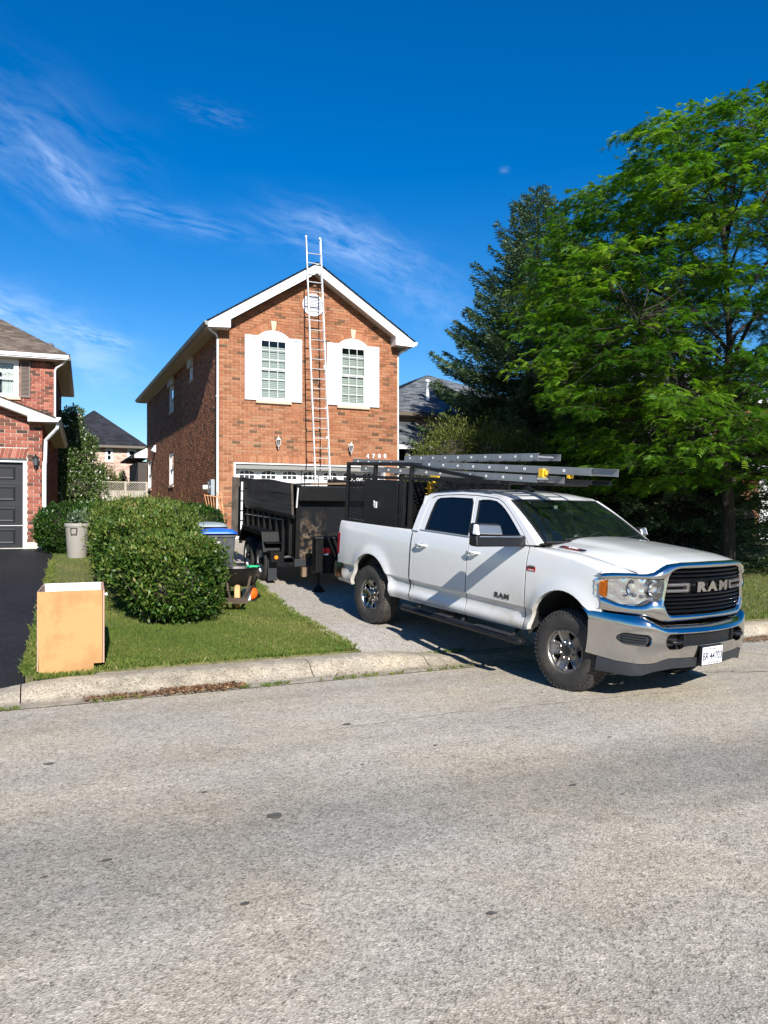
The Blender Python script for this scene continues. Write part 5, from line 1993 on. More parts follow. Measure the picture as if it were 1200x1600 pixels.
# honey locust: limbs, then layered pads of fine drooping leaves
def locust(name, label, x, y, seed):
    rr = random.Random(seed)
    g = np.random.default_rng(seed)
    z0 = gz(y)
    t = thing(name, label, 'tree', (x, y, z0))
    inv = Matrix.Translation((-x, -y, -z0))
    env = [(2.0, 3.4), (2.6, 4.6), (3.6, 5.1), (5.0, 5.5), (6.6, 5.4), (7.8, 5.1), (8.7, 4.7), (9.5, 4.0), (10.1, 2.9), (10.5, 1.2)]
    tb = MB()
    skeleton = []
    trunk = [Vector((x, y, z0 - .2)), Vector((x + .05, y, z0 + 1.5)), Vector((x - .05, y + .1, z0 + 3.2)), Vector((x + .1, y, z0 + 5.5)), Vector((x - .1, y, z0 + 8.2)), Vector((x + .15, y + .1, z0 + 10.6))]
    tb.tube(trunk, [.18, .145, .12, .08, .045, .02], 12)
    for a, b2 in zip(trunk[2:], trunk[3:]):
        for q in range(6):
            skeleton.append((a.lerp(b2, q / 6), .07))
    for i in range(17):
        h = 2.0 + 6.6 * (i / 17) ** 1.05
        an = i * 2.4 + rr.uniform(-.3, .3)
        el = R(rr.uniform(14, 40)) + i * .018
        z_end = h + 1.2 + 3.2 * math.sin(el)
        L_ = lerp_tab(env, z_end) * rr.uniform(.82, .98)
        p0 = Vector((x, y, z0 + h))
        pts_ = [p0]
        m = 9
        for j in range(1, m + 1):
            s = j / m
            rad_ = L_ * s
            zz = z0 + h + (z_end - h) * (s ** .72) - .25 * L_ * max(0, s - .7)
            pts_.append(Vector((x + math.cos(an + .25 * math.sin(s * 3 + i)) * rad_, y + math.sin(an + .25 * math.sin(s * 3 + i)) * rad_, zz)))
        r0 = .085 * (1 - i / 26)
        tb.tube(pts_, [r0 * .75 * (1 - s / (m + .6)) + .006 for s in range(m + 1)], 7)
        for a, b2 in zip(pts_[2:], pts_[3:]):
            for q in range(4):
                skeleton.append((a.lerp(b2, q / 4), .03))
    sk = np.array([[p.x, p.y, p.z] for p, _ in skeleton])
    # pads
    pads = []
    tries = 0
    while len(pads) < 1000 and tries < 40000:
        tries += 1
        z = rr.uniform(2.1, 10.5)
        Rm = lerp_tab(env, z)
        an = rr.uniform(0, 6.283)
        lob = 1 + .13 * math.sin(an * 3 + z * .9) + .08 * math.sin(an * 7 + z * 2.3)
        r_ = Rm * lob * rr.uniform(.12, 1) ** .5 * (1 + .20 * math.cos(an + .4))
        p = Vector((x + math.cos(an) * r_, y + math.sin(an) * r_, z0 + z - .25 * (r_ / 5) ** 2))
        if any((p.x - q.x) ** 2 + (p.y - q.y) ** 2 + ((p.z - q.z) * 1.9) ** 2 < .50 ** 2 for q in pads):
            continue
        pads.append(p)
    PP, DD, TT = [], [], []
    bb = MB()
    for p in pads:
        pv = np.array(p)
        d2 = ((sk - pv) ** 2).sum(1) + np.where(sk[:, 2] > pv[2], 3 * (sk[:, 2] - pv[2]) ** 2, 0)
        a = Vector(sk[int(np.argsort(d2)[rr.randint(0, 15)])])
        mid = a.lerp(p, .5) + Vector((rr.uniform(-.15, .15), rr.uniform(-.15, .15), .10 + rr.uniform(0, .12)))
        ln = (p - a).length
        q1 = a.lerp(mid, .5) + Vector((rr.uniform(-.09, .09), rr.uniform(-.09, .09), rr.uniform(-.05, .07)))
        q2 = mid.lerp(p, .5) + Vector((rr.uniform(-.09, .09), rr.uniform(-.09, .09), rr.uniform(-.03, .08)))
        bb.tube([a, q1, mid, q2, p], [.007 + .004 * ln, .006 + .003 * ln, .005 + .002 * ln, .005, .004], 4, caps=False)
        outd = Vector((p.x - x, p.y - y, 0))
        outd = outd.normalized() if outd.length > .2 else Vector((1, 0, 0))
        outd = (outd * .8 + (p - a).normalized() * .6)
        outd.z = 0
        if outd.length < .1:
            outd = Vector((1, 0, 0))
        outd.normalize()
        sd = Vector((-outd.y, outd.x, 0))
        bt = rr.gauss(.38, .26)
        size = rr.uniform(.75, 1.2)
        for q in range(rr.randint(7, 10)):      # twigs in the pad, each lined with leaves
            aa = rr.uniform(-1.35, 1.35)
            td = outd * math.cos(aa) + sd * math.sin(aa)
            l_ = rr.uniform(.42, .80) * size
            st = p + Vector((rr.uniform(-.30, .30), rr.uniform(-.30, .30), rr.uniform(-.16, .16)))
            en = st + td * l_ + Vector((0, 0, rr.uniform(-.22, .10)))
            bb.tube([st - td * .12, st.lerp(en, .5) + Vector((0, 0, .05)), en], [.005, .004, .002], 3, caps=False)
            nf = int(12 * size)
            s = g.uniform(.0, 1.0, nf)
            P_ = np.array(st)[None] * (1 - s[:, None]) + np.array(en)[None] * s[:, None]
            P_[:, 2] += .05 * 4 * s * (1 - s)
            sgn = g.choice([-1, 1], nf)
            dv = np.array(td)[None] * .65 + np.array([-td.y, td.x, 0])[None] * (sgn * g.uniform(.4, 1.1, nf))[:, None]
            dv[:, 2] += g.normal(-.10, .30, nf)
            PP.append(P_)
            DD.append(dv)
            TT.append(np.clip(bt + g.normal(0, .13, nf), 0, 1))
    P, D, T = np.concatenate(PP), unit(np.concatenate(DD)), np.concatenate(TT)
    n = len(P)
    # each compound leaf: rachis bent down, leaflets as small slanted blades in pairs
    LL = g.uniform(.12, .21, n)[:, None]
    S = unit(np.cross(D, np.array([0, 0, 1.0]) + g.normal(0, .35, (n, 3))))
    U = np.cross(S, D)
    V, Tn = [], []
    for j, sj in enumerate((.16, .34, .52, .70, .88)):
        c0 = P + D * LL * sj - np.array([0, 0, 1.0]) * LL * .35 * sj * sj
        for sg in (-1, 1):
            tip = c0 + S * sg * LL * .27 + D * LL * .12 - U * LL * .06
            w_ = D * LL * .085
            V.append(np.stack([c0 - w_ * .6, c0 + w_, tip + w_ * .5, tip - w_ * .5], 1))
            Tn.append(T)
    V = np.concatenate(V).reshape(-1, 3)
    F = np.arange(len(V)).reshape(-1, 4)
    o = big_mesh('crown', V, F, M['leaf_locust'], t, np.concatenate(Tn))
    o.matrix_parent_inverse = inv
    o['kind'] = 'stuff'
    print('locust leaves', n, 'quads', len(F))
    o = tb.build('trunk', M['bark_dark'], t, smooth=60)
    o.matrix_parent_inverse = inv
    o = bb.build('twigs', M['bark_dark'], t)
    o.matrix_parent_inverse = inv
    o['kind'] = 'stuff'
    return t


locust('locust_tree', 'tall bright green leafy tree with layered feathery foliage on the lawn right of the pickup', 15.2, 13.5, 401)
# ------------------------------------------------------------------ pickup
def paint(name, col, dirt=(.33, .29, .23)):
    """white car paint with road dirt low on the flanks"""
    m, nt, b = mat_new(name)
    t = nd(nt, 'ShaderNodeTexCoord')
    sp = nd(nt, 'ShaderNodeSeparateXYZ')
    nt.links.new(t.outputs['Object'], sp.inputs[0])
    z = nd(nt, 'ShaderNodeMapRange')
    z.inputs['From Min'].default_value = 1.15
    z.inputs['From Max'].default_value = .50
    nt.links.new(sp.outputs[2], z.inputs['Value'])
    # more dirt behind each wheel
    def near(cx):
        s = nd(nt, 'ShaderNodeMath', operation='SUBTRACT')
        nt.links.new(sp.outputs[0], s.inputs[0])
        s.inputs[1].default_value = cx
        a = nd(nt, 'ShaderNodeMath', operation='ABSOLUTE')
        nt.links.new(s.outputs[0], a.inputs[0])
        r_ = nd(nt, 'ShaderNodeMapRange')
        r_.inputs['From Min'].default_value = .95
        r_.inputs['From Max'].default_value = .1
        nt.links.new(a.outputs[0], r_.inputs['Value'])
        return r_.outputs[0]
    mx = nd(nt, 'ShaderNodeMath', operation='MAXIMUM')
    nt.links.new(near(3.25), mx.inputs[0])
    nt.links.new(near(-.45), mx.inputs[1])
    m1 = nd(nt, 'ShaderNodeMath', operation='MULTIPLY_ADD')
    nt.links.new(mx.outputs[0], m1.inputs[0])
    m1.inputs[1].default_value = .80
    m1.inputs[2].default_value = .30
    m2 = nd(nt, 'ShaderNodeMath', operation='MULTIPLY')
    nt.links.new(m1.outputs[0], m2.inputs[0])
    nt.links.new(z.outputs[0], m2.inputs[1])
    nz = noise(nt, 3.2, 7, .65, stretch=(1, 1, 1.6))
    nr = ramp(nt, nz, [(.35, (.25,) * 3), (.65, (1.15,) * 3)])
    m3 = nd(nt, 'ShaderNodeMath', operation='MULTIPLY')
    nt.links.new(m2.outputs[0], m3.inputs[0])
    nt.links.new(nr, m3.inputs[1])
    mix = nd(nt, 'ShaderNodeMix', data_type='RGBA')
    nt.links.new(m3.outputs[0], mix.inputs['Factor'])
    mix.inputs[6].default_value = (*col, 1)
    mix.inputs[7].default_value = (*dirt, 1)
    nt.links.new(mix.outputs[2], b.inputs['Base Color'])
    rg = nd(nt, 'ShaderNodeMapRange')
    rg.inputs['To Min'].default_value = .26
    rg.inputs['To Max'].default_value = .8
    nt.links.new(m3.outputs[0], rg.inputs['Value'])
    nt.links.new(rg.outputs[0], b.inputs['Roughness'])
    cw = nd(nt, 'ShaderNodeMapRange')
    cw.inputs['To Min'].default_value = 1.0
    cw.inputs['To Max'].default_value = .05
    nt.links.new(m3.outputs[0], cw.inputs['Value'])
    nt.links.new(cw.outputs[0], b.inputs['Coat Weight'])
    b.inputs['Coat Roughness'].default_value = .05
    return m


M['truck_white'] = paint('truck_white', (.64, .64, .635))
M['chrome'] = simple('chrome', (.60, .585, .565), .11, 1.0, var=.02)
M['chrome_dusty'] = simple('chrome_dusty', (.33, .325, .315), .24, 1.0, var=.06, dirt=(.42, .38, .32), dscale=3, damt=.45)
M['steel_wheel'] = simple('steel_wheel', (.25, .235, .22), .42, .8, var=.08, dirt=(.13, .10, .08), dscale=5, damt=.75)
M['tyre'] = simple('tyre', (.030, .028, .026), .85, var=.3, vscale=9, dirt=(.075, .062, .048), dscale=3, damt=.7)
M['plastic'] = simple('plastic', (.009, .0095, .011), .42, spec=.3, var=.2, vscale=12)
M['plastic_grey'] = simple('plastic_grey', (.024, .026, .030), .55, spec=.3, var=.1)
M['under'] = simple('under', (.010, .010, .010), .9, var=.3)
M['car_glass'] = glass('car_glass', (.004, .006, .010), .22, 1.52, .01, (.35, .42, .42))
M['windshield'] = glass('windshield', (.010, .018, .016), .60, 1.52, .01, (.62, .74, .70))
M['lamp_glass'] = glass('lamp_glass', (.6, .6, .6), .93, 1.45, .02, (.97, .97, .97))
M['amber_lens'] = glass('amber_lens', (.45, .11, .01), .55, 1.45, .05, (1.0, .36, .02))
M['reflector'] = simple('reflector', (.90, .91, .93), .10, 1.0, var=.02)
M['grille_black'] = simple('grille_black', (.003, .0032, .004), .3, spec=.2, var=.1)
M['mirror_cap'] = simple('mirror_cap', (.50, .47, .44), .34, .9, var=.06)
M['amber'] = simple('amber', (.95, .24, .015), .25, 0, var=.08, coat=.5)
M['red_lens'] = simple('red_lens', (.20, .008, .012), .2, 0, var=.1, coat=.6)
M['badge_red'] = simple('badge_red', (.42, .015, .02), .35, 0, var=.05)
M['plate_white'] = simple('plate_white', (.78, .79, .80), .4, 0, var=.02)
M['plate_blue'] = simple('plate_blue', (.008, .012, .05), .5, 0, var=.02)
M['interior'] = simple('interior', (.035, .035, .037), .8, var=.1)
M['interior_light'] = simple('interior_light', (.16, .16, .155), .8, var=.1)
M['dark_seal'] = simple('dark_seal', (.008, .008, .009), .6, var=.1)

TO = Vector((5.4106, 10.5099, .2626))
THEAD, TPITCH = R(-80.57), R(4.186)
truck = thing('pickup_truck', 'white crew cab pickup with chrome grille and black bed rack, nose towards the road', 'pickup truck', TO)
truck.rotation_euler = (Matrix.Rotation(THEAD, 4, 'Z') @ Matrix.Rotation(TPITCH, 4, 'Y')).to_euler()
WB = 3.785
TR = .430


def fr_(a, b2, n):
    return [a + (b2 - a) * i / (n - 1) for i in range(n)]


def hw(z):
    return lerp_tab([(.40, .945), (.50, .958), (.55, .988), (.585, .998), (.62, .996), (.66, .976), (.70, .968), (.75, .970), (.785, .982), (.803, 1.003), (.95, 1.006), (1.15, 1.004), (1.30, .995), (1.38, .984), (1.44, .968), (1.49, .950)], z)


ARCH = [(.03, .50, .505, .535), (3.755, .52, .485, .555)]     # cx, cz, rx, rz


def arch_dist(x, z):
    best = 9
    for cx, cz, rx, rz in ARCH:
        e = math.hypot((x - cx) / rx, (z - cz) / rz if z > cz else 0)
        best = min(best, (e - 1) * .5)
    return best


def body_y(x, z):
    d = arch_dist(x, z)
    y = hw(z)
    if z > .45:
        y += .030 * math.exp(-(max(0, d) / .075) ** 2) * (1 if z < 1.25 else 0.5)
    if x > 3.85:
        y -= .012 * ((x - 3.85) / .4) ** 2
    if x < -.6:
        y -= .02 * ((-.6 - x) / .35) ** 2
    return y


def zbot(x):
    z = lerp_tab([(-1, .52), (.5, .50), (1.0, .50), (3.2, .545), (4.3, .93)], x) if x < 4.0 else .93
    if x > 4.16:
        z = .935
    for cx, cz, rx, rz in ARCH:
        k = (x - cx) / rx
        if abs(k) < 1:
            z = max(z, cz + rz * math.sqrt(1 - k * k))
    return z


ZL = [.40, .50, .53, .555, .585, .61, .64, .665, .70, .74, .775, .787, .803, .83, .88, .94, 1.0, 1.06, 1.12, 1.18, 1.24, 1.29, 1.33, 1.37, 1.41, 1.44, 1.465, 1.60]


def body_panel(name, xs, ztop, nz=18, mat=None, shoulder=None, zb=zbot):
    """a piece of flank on both sides of the truck as one mesh each; returns the two objects"""
    outs = []
    for sgn in (-1, 1):
        P = []
        for x in xs:
            a, b2 = zb(x), ztop(x)
            col = []
            for zl in ZL:
                z = min(b2, max(a, zl + (b2 - a) * .0005))
                col.append((x, sgn * body_y(x, z), z))
            if shoulder:
                for (yy_, zz) in shoulder(x):
                    col.append((x, sgn * yy_, zz))
            # turned in edges
            f = col[0]
            l = col[-1]
            col = [(f[0], f[1] - sgn * .06, f[2] + .0)] + col + [(l[0], l[1] - sgn * .035, l[2] - .03)]
            P.append(col)
        f = [(c2[0] + (.004 if True else 0), c2[1] - sgn * .05, c2[2]) for c2 in P[0]]
        l = [(c2[0] - .004, c2[1] - sgn * .05, c2[2]) for c2 in P[-1]]
        P = [f] + P + [l]
        n = len(P[0])
        mb = MB().grid([q for c2 in P for q in c2], len(P), n)
        if sgn > 0:
            mb.F = [f_[::-1] for f_ in mb.F]
        o = mb.build(name, mat or M['truck_white'], truck, smooth=32)
        outs.append(o)
    return outs


def xs_for(a, b2, extra=()):
    s = set(np.round(np.linspace(a, b2, max(3, int((b2 - a) / .06))), 4).tolist())
    for cx, cz, rx, rz in ARCH:
        for k in (-.999, -.99, -.97, -.93, -.87, -.78, .78, .87, .93, .97, .99, .999, -1.002, 1.002):
            x = cx + k * rx
            if a < x < b2:
                s.add(round(x, 4))
    return sorted(s)


bed_top = lambda x: 1.425 + .02 * (x + .9) / 1.9
bed_sides = body_panel('bed_side', xs_for(-.93, .985), bed_top, shoulder=lambda x: [(.945, bed_top(x) + .018), (.91, bed_top(x) + .022), (.86, bed_top(x) + .015)])
rear_doors = body_panel('rear_door', xs_for(1.055, 2.155), lambda x: 1.482)
front_doors = body_panel('front_door', xs_for(2.172, 3.17), lambda x: 1.486)
cab_corner = body_panel('cab_corner', [.995, 1.01, 1.03, 1.043], lambda x: 1.47)


def fender_top(x):
    return lerp_tab([(3.18, 1.485), (3.4, 1.44), (3.8, 1.405), (4.1, 1.355), (4.26, 1.305)], x)


def hz(x, y):
    ay = abs(y)
    zc = lerp_tab([(3.2, 1.585), (3.4, 1.588), (3.8, 1.578), (4.2, 1.556), (4.5, 1.528), (4.66, 1.50), (4.8, 1.462)], x)
    d0 = lerp_tab([(0, 0), (.30, .006), (.44, .018), (.54, .052), (.66, .068), (.78, .090), (.86, .120), (.95, .17)], ay)
    d1 = lerp_tab([(0, 0), (.30, .008), (.48, .022), (.58, .05), (.66, .085), (.76, .15), (.86, .168), (.95, .19)], ay)
    k = sstep(3.7, 4.5, x)
    return zc - d0 * (1 - k) - d1 * k


def shoulder(x):
    ye = .842
    ze = hz(x, ye)
    zt = fender_top(x)
    y0 = body_y(x, zt)
    out_ = []
    for k in (.2, .4, .6, .8, 1.0):
        an = k * math.pi / 2
        out_.append((ye + (y0 - ye) * math.cos(an), zt + (ze - zt) * math.sin(an)))
    return out_


fenders = body_panel('front_fender', xs_for(3.188, 4.245), fender_top, shoulder=shoulder, zb=lambda x: zbot(x) if x < 3.29 else (max(zbot(x), .93) if x > 4.1 else zbot(x)))


def xf(y):
    y = abs(y)
    if y < .66:
        return 4.79 - .2 * y * y
    t = (y - .66) / .36
    return 4.703 - .264 * (y - .66) - .42 * t ** 2


def xb(y):
    y = abs(y)
    if y < .7:
        return 4.86 - .12 * (y / .7) ** 2
    t = (y - .7) / .33
    return 4.74 - .34 * (y - .7) - .5 * t ** 3


# hood
ys = [s * q for s in (-1,) for q in (.836, .80, .76, .72, .68, .64, .60, .56, .52, .48, .42, .34, .24, .12)] + [0]
ys = ys + [-q for q in ys[-2::-1]]
P = []
nx_ = 26
for i in range(nx_ + 1):
    for y in ys:
        xe = xf(y) - .022
        xr = 3.30 + .06 * (1 - (y / .84) ** 2)
        x = xr + (xe - xr) * i / nx_
        P.append((x, y, hz(x, y)))
last = P[-len(ys):]
P = [(p[0] + .0, p[1], p[2] - .05) for p in P[:len(ys)]] + P + [(p[0] + .008, p[1], p[2] - .012) for p in last] + [(p[0], p[1], p[2] - .05) for p in last]
mb = MB().grid(P, nx_ + 4, len(ys))
hood = mb.build('hood', M['truck_white'], truck, smooth=32)
fix_normals(hood)
MB().add([(p[0], p[1] * 1.004, p[2] - .012) for p in ([(3.3 + (xf(.84) - 3.33) * i / 20, s * .8415, hz(3.3 + (xf(.84) - 3.33) * i / 20, .84)) for i in range(21) for s in (-1, 1)])],
         []).build('hood_gap', M['dark_seal'], truck)
bpy.data.objects.remove(truck.children[-1]) if truck.children[-1].name.startswith('hood_gap') else None

# where hood and fender run out above the headlamps
def front_cap():
    for sgn in (-1, 1):
        P = []
        for y in fr_(.832, .999, 12):
            xe = xf(y) - .018
            t = (y - .842) / (.995 - .842)
            t = min(1, max(0, t))
            for i in range(8):
                x = 4.225 + (max(xe, 4.24) - 4.225) * i / 7
                zr = fender_top(4.24) + (hz(4.24, .842) - fender_top(4.24)) * math.sqrt(max(0, 1 - t * t))
                ze = lerp_tab([(.83, 1.350), (.88, 1.347), (.95, 1.337), (1.0, 1.318)], y)
                k = sstep(0, 1, i / 7)
                P.append((x, sgn * y, zr * (1 - k) + (ze + .002) * k - .001))
        fix_normals(MB().grid(P, 12, 8).build('fender_cap', M['truck_white'], truck, smooth=50))


front_cap()

# greenhouse -------------------------------------------------------
tumble = lambda z: .98 - .36 * max(0, z - 1.45)


def gplate(name, outer, holes, mat, off=0.0, th=.035, smooth=None):
    r_ = []
    for sgn in (-1, 1):
        mb = MB().plate(outer, holes, lambda u, z, d: (u, sgn * (tumble(z) + off - d), z), th)
        r_.append(fix_normals(mb.build(name, mat, truck)))
    return r_


roof_pts = [(.985, 1.465), (.992, 1.60), (1.005, 1.74), (1.035, 1.87), (1.09, 1.945), (1.20, 1.978), (1.40, 1.997), (1.75, 2.016), (2.06, 2.018), (2.32, 2.005), (2.50, 1.985), (2.60, 1.955)]
arc = [(2.459, 1.971), (2.56, 1.935), (2.65, 1.885), (2.739, 1.83), (2.84, 1.76), (2.95, 1.68), (3.059, 1.595), (3.12, 1.545), (3.168, 1.497)]
inner = arc[::-1] + [(2.32, 1.982), (2.06, 1.990), (1.75, 1.985), (1.45, 1.965), (1.27, 1.945), (1.19, 1.915), (1.155, 1.86), (1.135, 1.74), (1.12, 1.60), (1.115, 1.485), (1.115, 1.465)]
aout = [(2.60, 1.955), (2.70, 1.905), (2.82, 1.833), (2.95, 1.745), (3.08, 1.655), (3.2, 1.57), (3.30, 1.50)]
# cab frame: one strip between the outer silhouette and the door opening
outer = roof_pts + aout[1:] + [(3.168, 1.490)] + inner
gplate('cab_frame', outer, [], M['truck_white'], .004)
rwin = [(1.250, 1.497), (1.262, 1.70), (1.282, 1.84), (1.31, 1.893), (1.37, 1.918), (1.60, 1.938), (1.99, 1.945), (2.03, 1.90), (2.06, 1.80), (2.10, 1.65), (2.128, 1.497)]
rdoor = [(1.125, 1.487), (1.13, 1.60), (1.145, 1.74), (1.165, 1.855), (1.20, 1.905), (1.28, 1.935), (1.45, 1.955), (1.75, 1.975), (2.035, 1.980), (2.075, 1.80), (2.12, 1.65), (2.155, 1.487)]
gplate('door_frame', rdoor, [rwin], M['truck_white'], .002)
fwin = [(2.222, 1.500), (2.195, 1.62), (2.16, 1.78), (2.125, 1.925), (2.20, 1.940), (2.32, 1.946), (2.44, 1.936), (2.54, 1.898), (2.63, 1.850), (2.73, 1.785), (2.86, 1.690), (2.98, 1.600), (3.05, 1.545), (3.055, 1.51)]
fdoor = [(2.172, 1.490), (2.137, 1.65), (2.092, 1.80), (2.052, 1.980), (2.32, 1.972), (2.455, 1.961), (2.555, 1.925), (2.645, 1.875), (2.734, 1.82), (2.835, 1.75), (2.945, 1.67), (3.054, 1.585), (3.115, 1.535), (3.155, 1.490)]
gplate('door_frame', fdoor, [fwin], M['truck_white'], .002)


def inset(poly, k):
    cx = sum(p[0] for p in poly) / len(poly)
    cz = sum(p[1] for p in poly) / len(poly)
    return [(cx + (p[0] - cx) * k, cz + (p[1] - cz) * k) for p in poly]


gplate('window_seal', inset(rwin, 1.012), [inset(rwin, .972)], M['dark_seal'], .0045, .02)
gplate('window_seal', inset(fwin, 1.012), [inset(fwin, .972)], M['dark_seal'], .0045, .02)
gplate('side_window', inset(rwin, .985), [], M['car_glass'], -.008, .004)
gplate('side_window', inset(fwin, .985), [], M['car_glass'], -.008, .004)
for sgn in (-1, 1):      # dark lining behind the gaps
    MB().box(1.0, 3.2, sgn * .90, sgn * .93, .55, 1.46).build('door_lining', M['dark_seal'], truck)
    gpl = MB().plate([(1.12, 1.46), (1.13, 1.90), (2.45, 1.975), (3.16, 1.49), (3.16, 1.46)], [inset(rwin, .97), inset(fwin, .97)], lambda u, z, d: (u, sgn * (tumble(z) - .03 - d), z), .012)
    fix_normals(gpl.build('door_lining', M['dark_seal'], truck))

# roof
P = []
ny = 17
for i in range(21):
    x = 1.03 + (2.615 - 1.03) * i / 20
    zr = lerp_tab([(1.03, 1.985), (1.12, 2.018), (1.4, 2.045), (1.8, 2.062), (2.1, 2.062), (2.35, 2.045), (2.5, 2.015), (2.615, 1.968)], x)
    ze = lerp_tab([(a, b2) for a, b2 in roof_pts[3:]], x)
    for j in range(ny):
        k = -1 + 2 * j / (ny - 1)
        y = (tumble(ze) + .002) * math.sin(k * math.pi / 2 * .999)
        a = abs(y) / (tumble(ze) + .002)
        z = ze + (zr - ze) * (1 - a ** 5)
        z -= .010 * (a ** 2)
        z += .006 * (math.exp(-((abs(y) - .45) / .02) ** 2)) * -1 if 1.2 < x < 2.5 else 0
        P.append((x, y, z))
mb = MB().grid(P, 21, ny)
fix_normals(mb.build('roof', M['truck_white'], truck, smooth=40))
# rear wall of the cab with window
fix_normals(MB().plate([(-.9, .60), (.9, .60), (.93, 1.46), (.83, 1.93), (-.83, 1.93), (-.93, 1.46)], [[(-.6, 1.52), (.6, 1.52), (.56, 1.86), (-.56, 1.86)]], lambda u, z, d: (1.0 + d + (.04 if z > 1.8 else 0), u, z), .03).build('cab_back', M['truck_white'], truck))
MB().box(1.02, 1.025, -.61, .61, 1.51, 1.87).build('rear_window', M['car_glass'], truck)
# windshield
P = []
for i in range(9):
    t = i / 8
    for j in range(13):
        k = -1 + 2 * j / 12
        hwid = .868 * (1 - t) + .722 * t
        y = k * hwid
        x = 3.395 * (1 - t) + 2.635 * t - (.075 * (1 - t) + .03 * t) * k * k
        z = 1.535 * (1 - t) + 1.962 * t + .020 * math.sin(t * math.pi) - .006 * k * k
        P.append((x, y, z))
ws = MB().grid(P, 9, 13)
wso = ws.build('windshield', M['windshield'], truck, smooth=60)
fix_normals(wso)
sl = MB()
edge_ = [P[j] for j in range(13)]
sl.tube([Vector(p) + Vector((.01, 0, 0)) for p in edge_], .016, 6)
sl.tube([Vector(P[8 * 13 + j]) for j in range(13)], .010, 6)
for j in (0, 12):
    sl.tube([Vector(P[i * 13 + j]) for i in range(9)], .012, 6)
sl.build('windshield_seal', M['dark_seal'], truck)
# A pillar skin from the silhouette strip to the glass
for sgn in (-1, 1):
    V = []
    gl = [Vector(P[i * 13 + (0 if sgn < 0 else 12)]) for i in range(9)][::-1]
    for i in range(9):
        t = i / 8
        q = t * (len(aout) - 1)
        k = min(len(aout) - 2, int(q))
        a = aout[k][0] + (aout[k + 1][0] - aout[k][0]) * (q - k), aout[k][1] + (aout[k + 1][1] - aout[k][1]) * (q - k)
        o_ = Vector((a[0], sgn * (tumble(a[1]) + .003), a[1]))
        g_ = gl[i]
        V += [o_, o_.lerp(g_, .45) + Vector((.008, sgn * .008, .010)), g_ + Vector((-.004, 0, -.004))]
    o = fix_normals(MB().grid(V, 9, 3).build('a_pillar', M['truck_white'], truck, smooth=50))
# cowl under the glass, wipers
cw = []
for j in range(15):
    k = -1 + 2 * j / 14
    y = k * .88
    cw += [(3.24 - .05 * k * k, y, 1.47), (3.44 - .085 * k * k, y, 1.535 - .02 * k * k), (3.40 - .07 * k * k, y, 1.50)]
MB().grid(cw, 15, 3).build('cowl', M['plastic'], truck, smooth=50)
for (a, b2, c2) in (((3.37, -.62, 1.565), (3.385, -.20, 1.575), (3.36, .10, 1.59)), ((3.385, .05, 1.565), (3.37, .45, 1.572), (3.31, .74, 1.585))):
    MB().tube([a, b2, c2], [.012, .009, .006], 6).build('wiper', M['dark_seal'], truck)
# shark fin
fin = MB().add([(2.10, -.035, 2.055), (2.32, -.028, 2.045), (2.32, .028, 2.045), (2.10, .035, 2.055), (2.125, -.006, 2.165), (2.17, -.006, 2.150), (2.17, .006, 2.150), (2.125, .006, 2.165)],
               [(0, 1, 5, 4), (1, 2, 6, 5), (2, 3, 7, 6), (3, 0, 4, 7), (4, 5, 6, 7)])
fx_ = fin.build('roof_antenna', M['plastic'], truck)
fx_.location = (-.08, .0, .006)

# interior
ib = MB()
ib.box(1.05, 3.30, -.85, .85, .62, .70)
ib.build('cab_floor', M['interior'], truck)
ib = MB()
ib.hexa([(3.0, -.82, 1.1), (3.42, -.82, 1.1), (3.42, .82, 1.1), (3.0, .82, 1.1), (2.98, -.84, 1.44), (3.38, -.84, 1.50), (3.38, .84, 1.50), (2.98, .84, 1.44)])
ib.build('dashboard', M['interior'], truck, bevel=.03)
for sx_, sy_ in ((2.25, -.42), (2.25, .42), (1.45, -.45), (1.45, .45)):
    s_ = MB()
    s_.hexa([(sx_ - .25, sy_ - .27, .75), (sx_ + .27, sy_ - .27, .75), (sx_ + .27, sy_ + .27, .75), (sx_ - .25, sy_ + .27, .75), (sx_ - .25, sy_ - .27, .98), (sx_ + .30, sy_ - .27, 1.02), (sx_ + .30, sy_ + .27, 1.02), (sx_ - .25, sy_ + .27, .98)])
    s_.hexa([(sx_ - .28, sy_ - .25, .95), (sx_ - .12, sy_ - .25, .95), (sx_ - .12, sy_ + .25, .95), (sx_ - .28, sy_ + .25, .95), (sx_ - .40, sy_ - .22, 1.55), (sx_ - .28, sy_ - .22, 1.55), (sx_ - .28, sy_ + .22, 1.55), (sx_ - .40, sy_ + .22, 1.55)])
    s_.box(sx_ - .42, sx_ - .32, sy_ - .13, sy_ + .13, 1.57, 1.74)
    s_.build('seat', M['interior'], truck, bevel=.03)
sw_ = MB()
ring = []
for k in range(25):
    an = k / 24 * 2 * math.pi
    ring.append((2.88 + .08 * math.sin(an), .42 + .19 * math.cos(an), 1.42 + .17 * math.sin(an)))
sw_.tube(ring, .014, 6, caps=False)
sw_.tube([(2.88, .24, 1.42), (2.90, .42, 1.40), (2.88, .60, 1.42)], .02, 6)
sw_.build('steering_wheel', M['interior'], truck, smooth=60)
MB().box(2.78, 2.80, -.10, .12, 1.80, 1.865).build('rear_view_mirror', M['interior'], truck)
MB().box(2.62, 2.625, -.05, .03, 1.86, 1.90).build('windshield_sticker', M['plate_white'], truck)


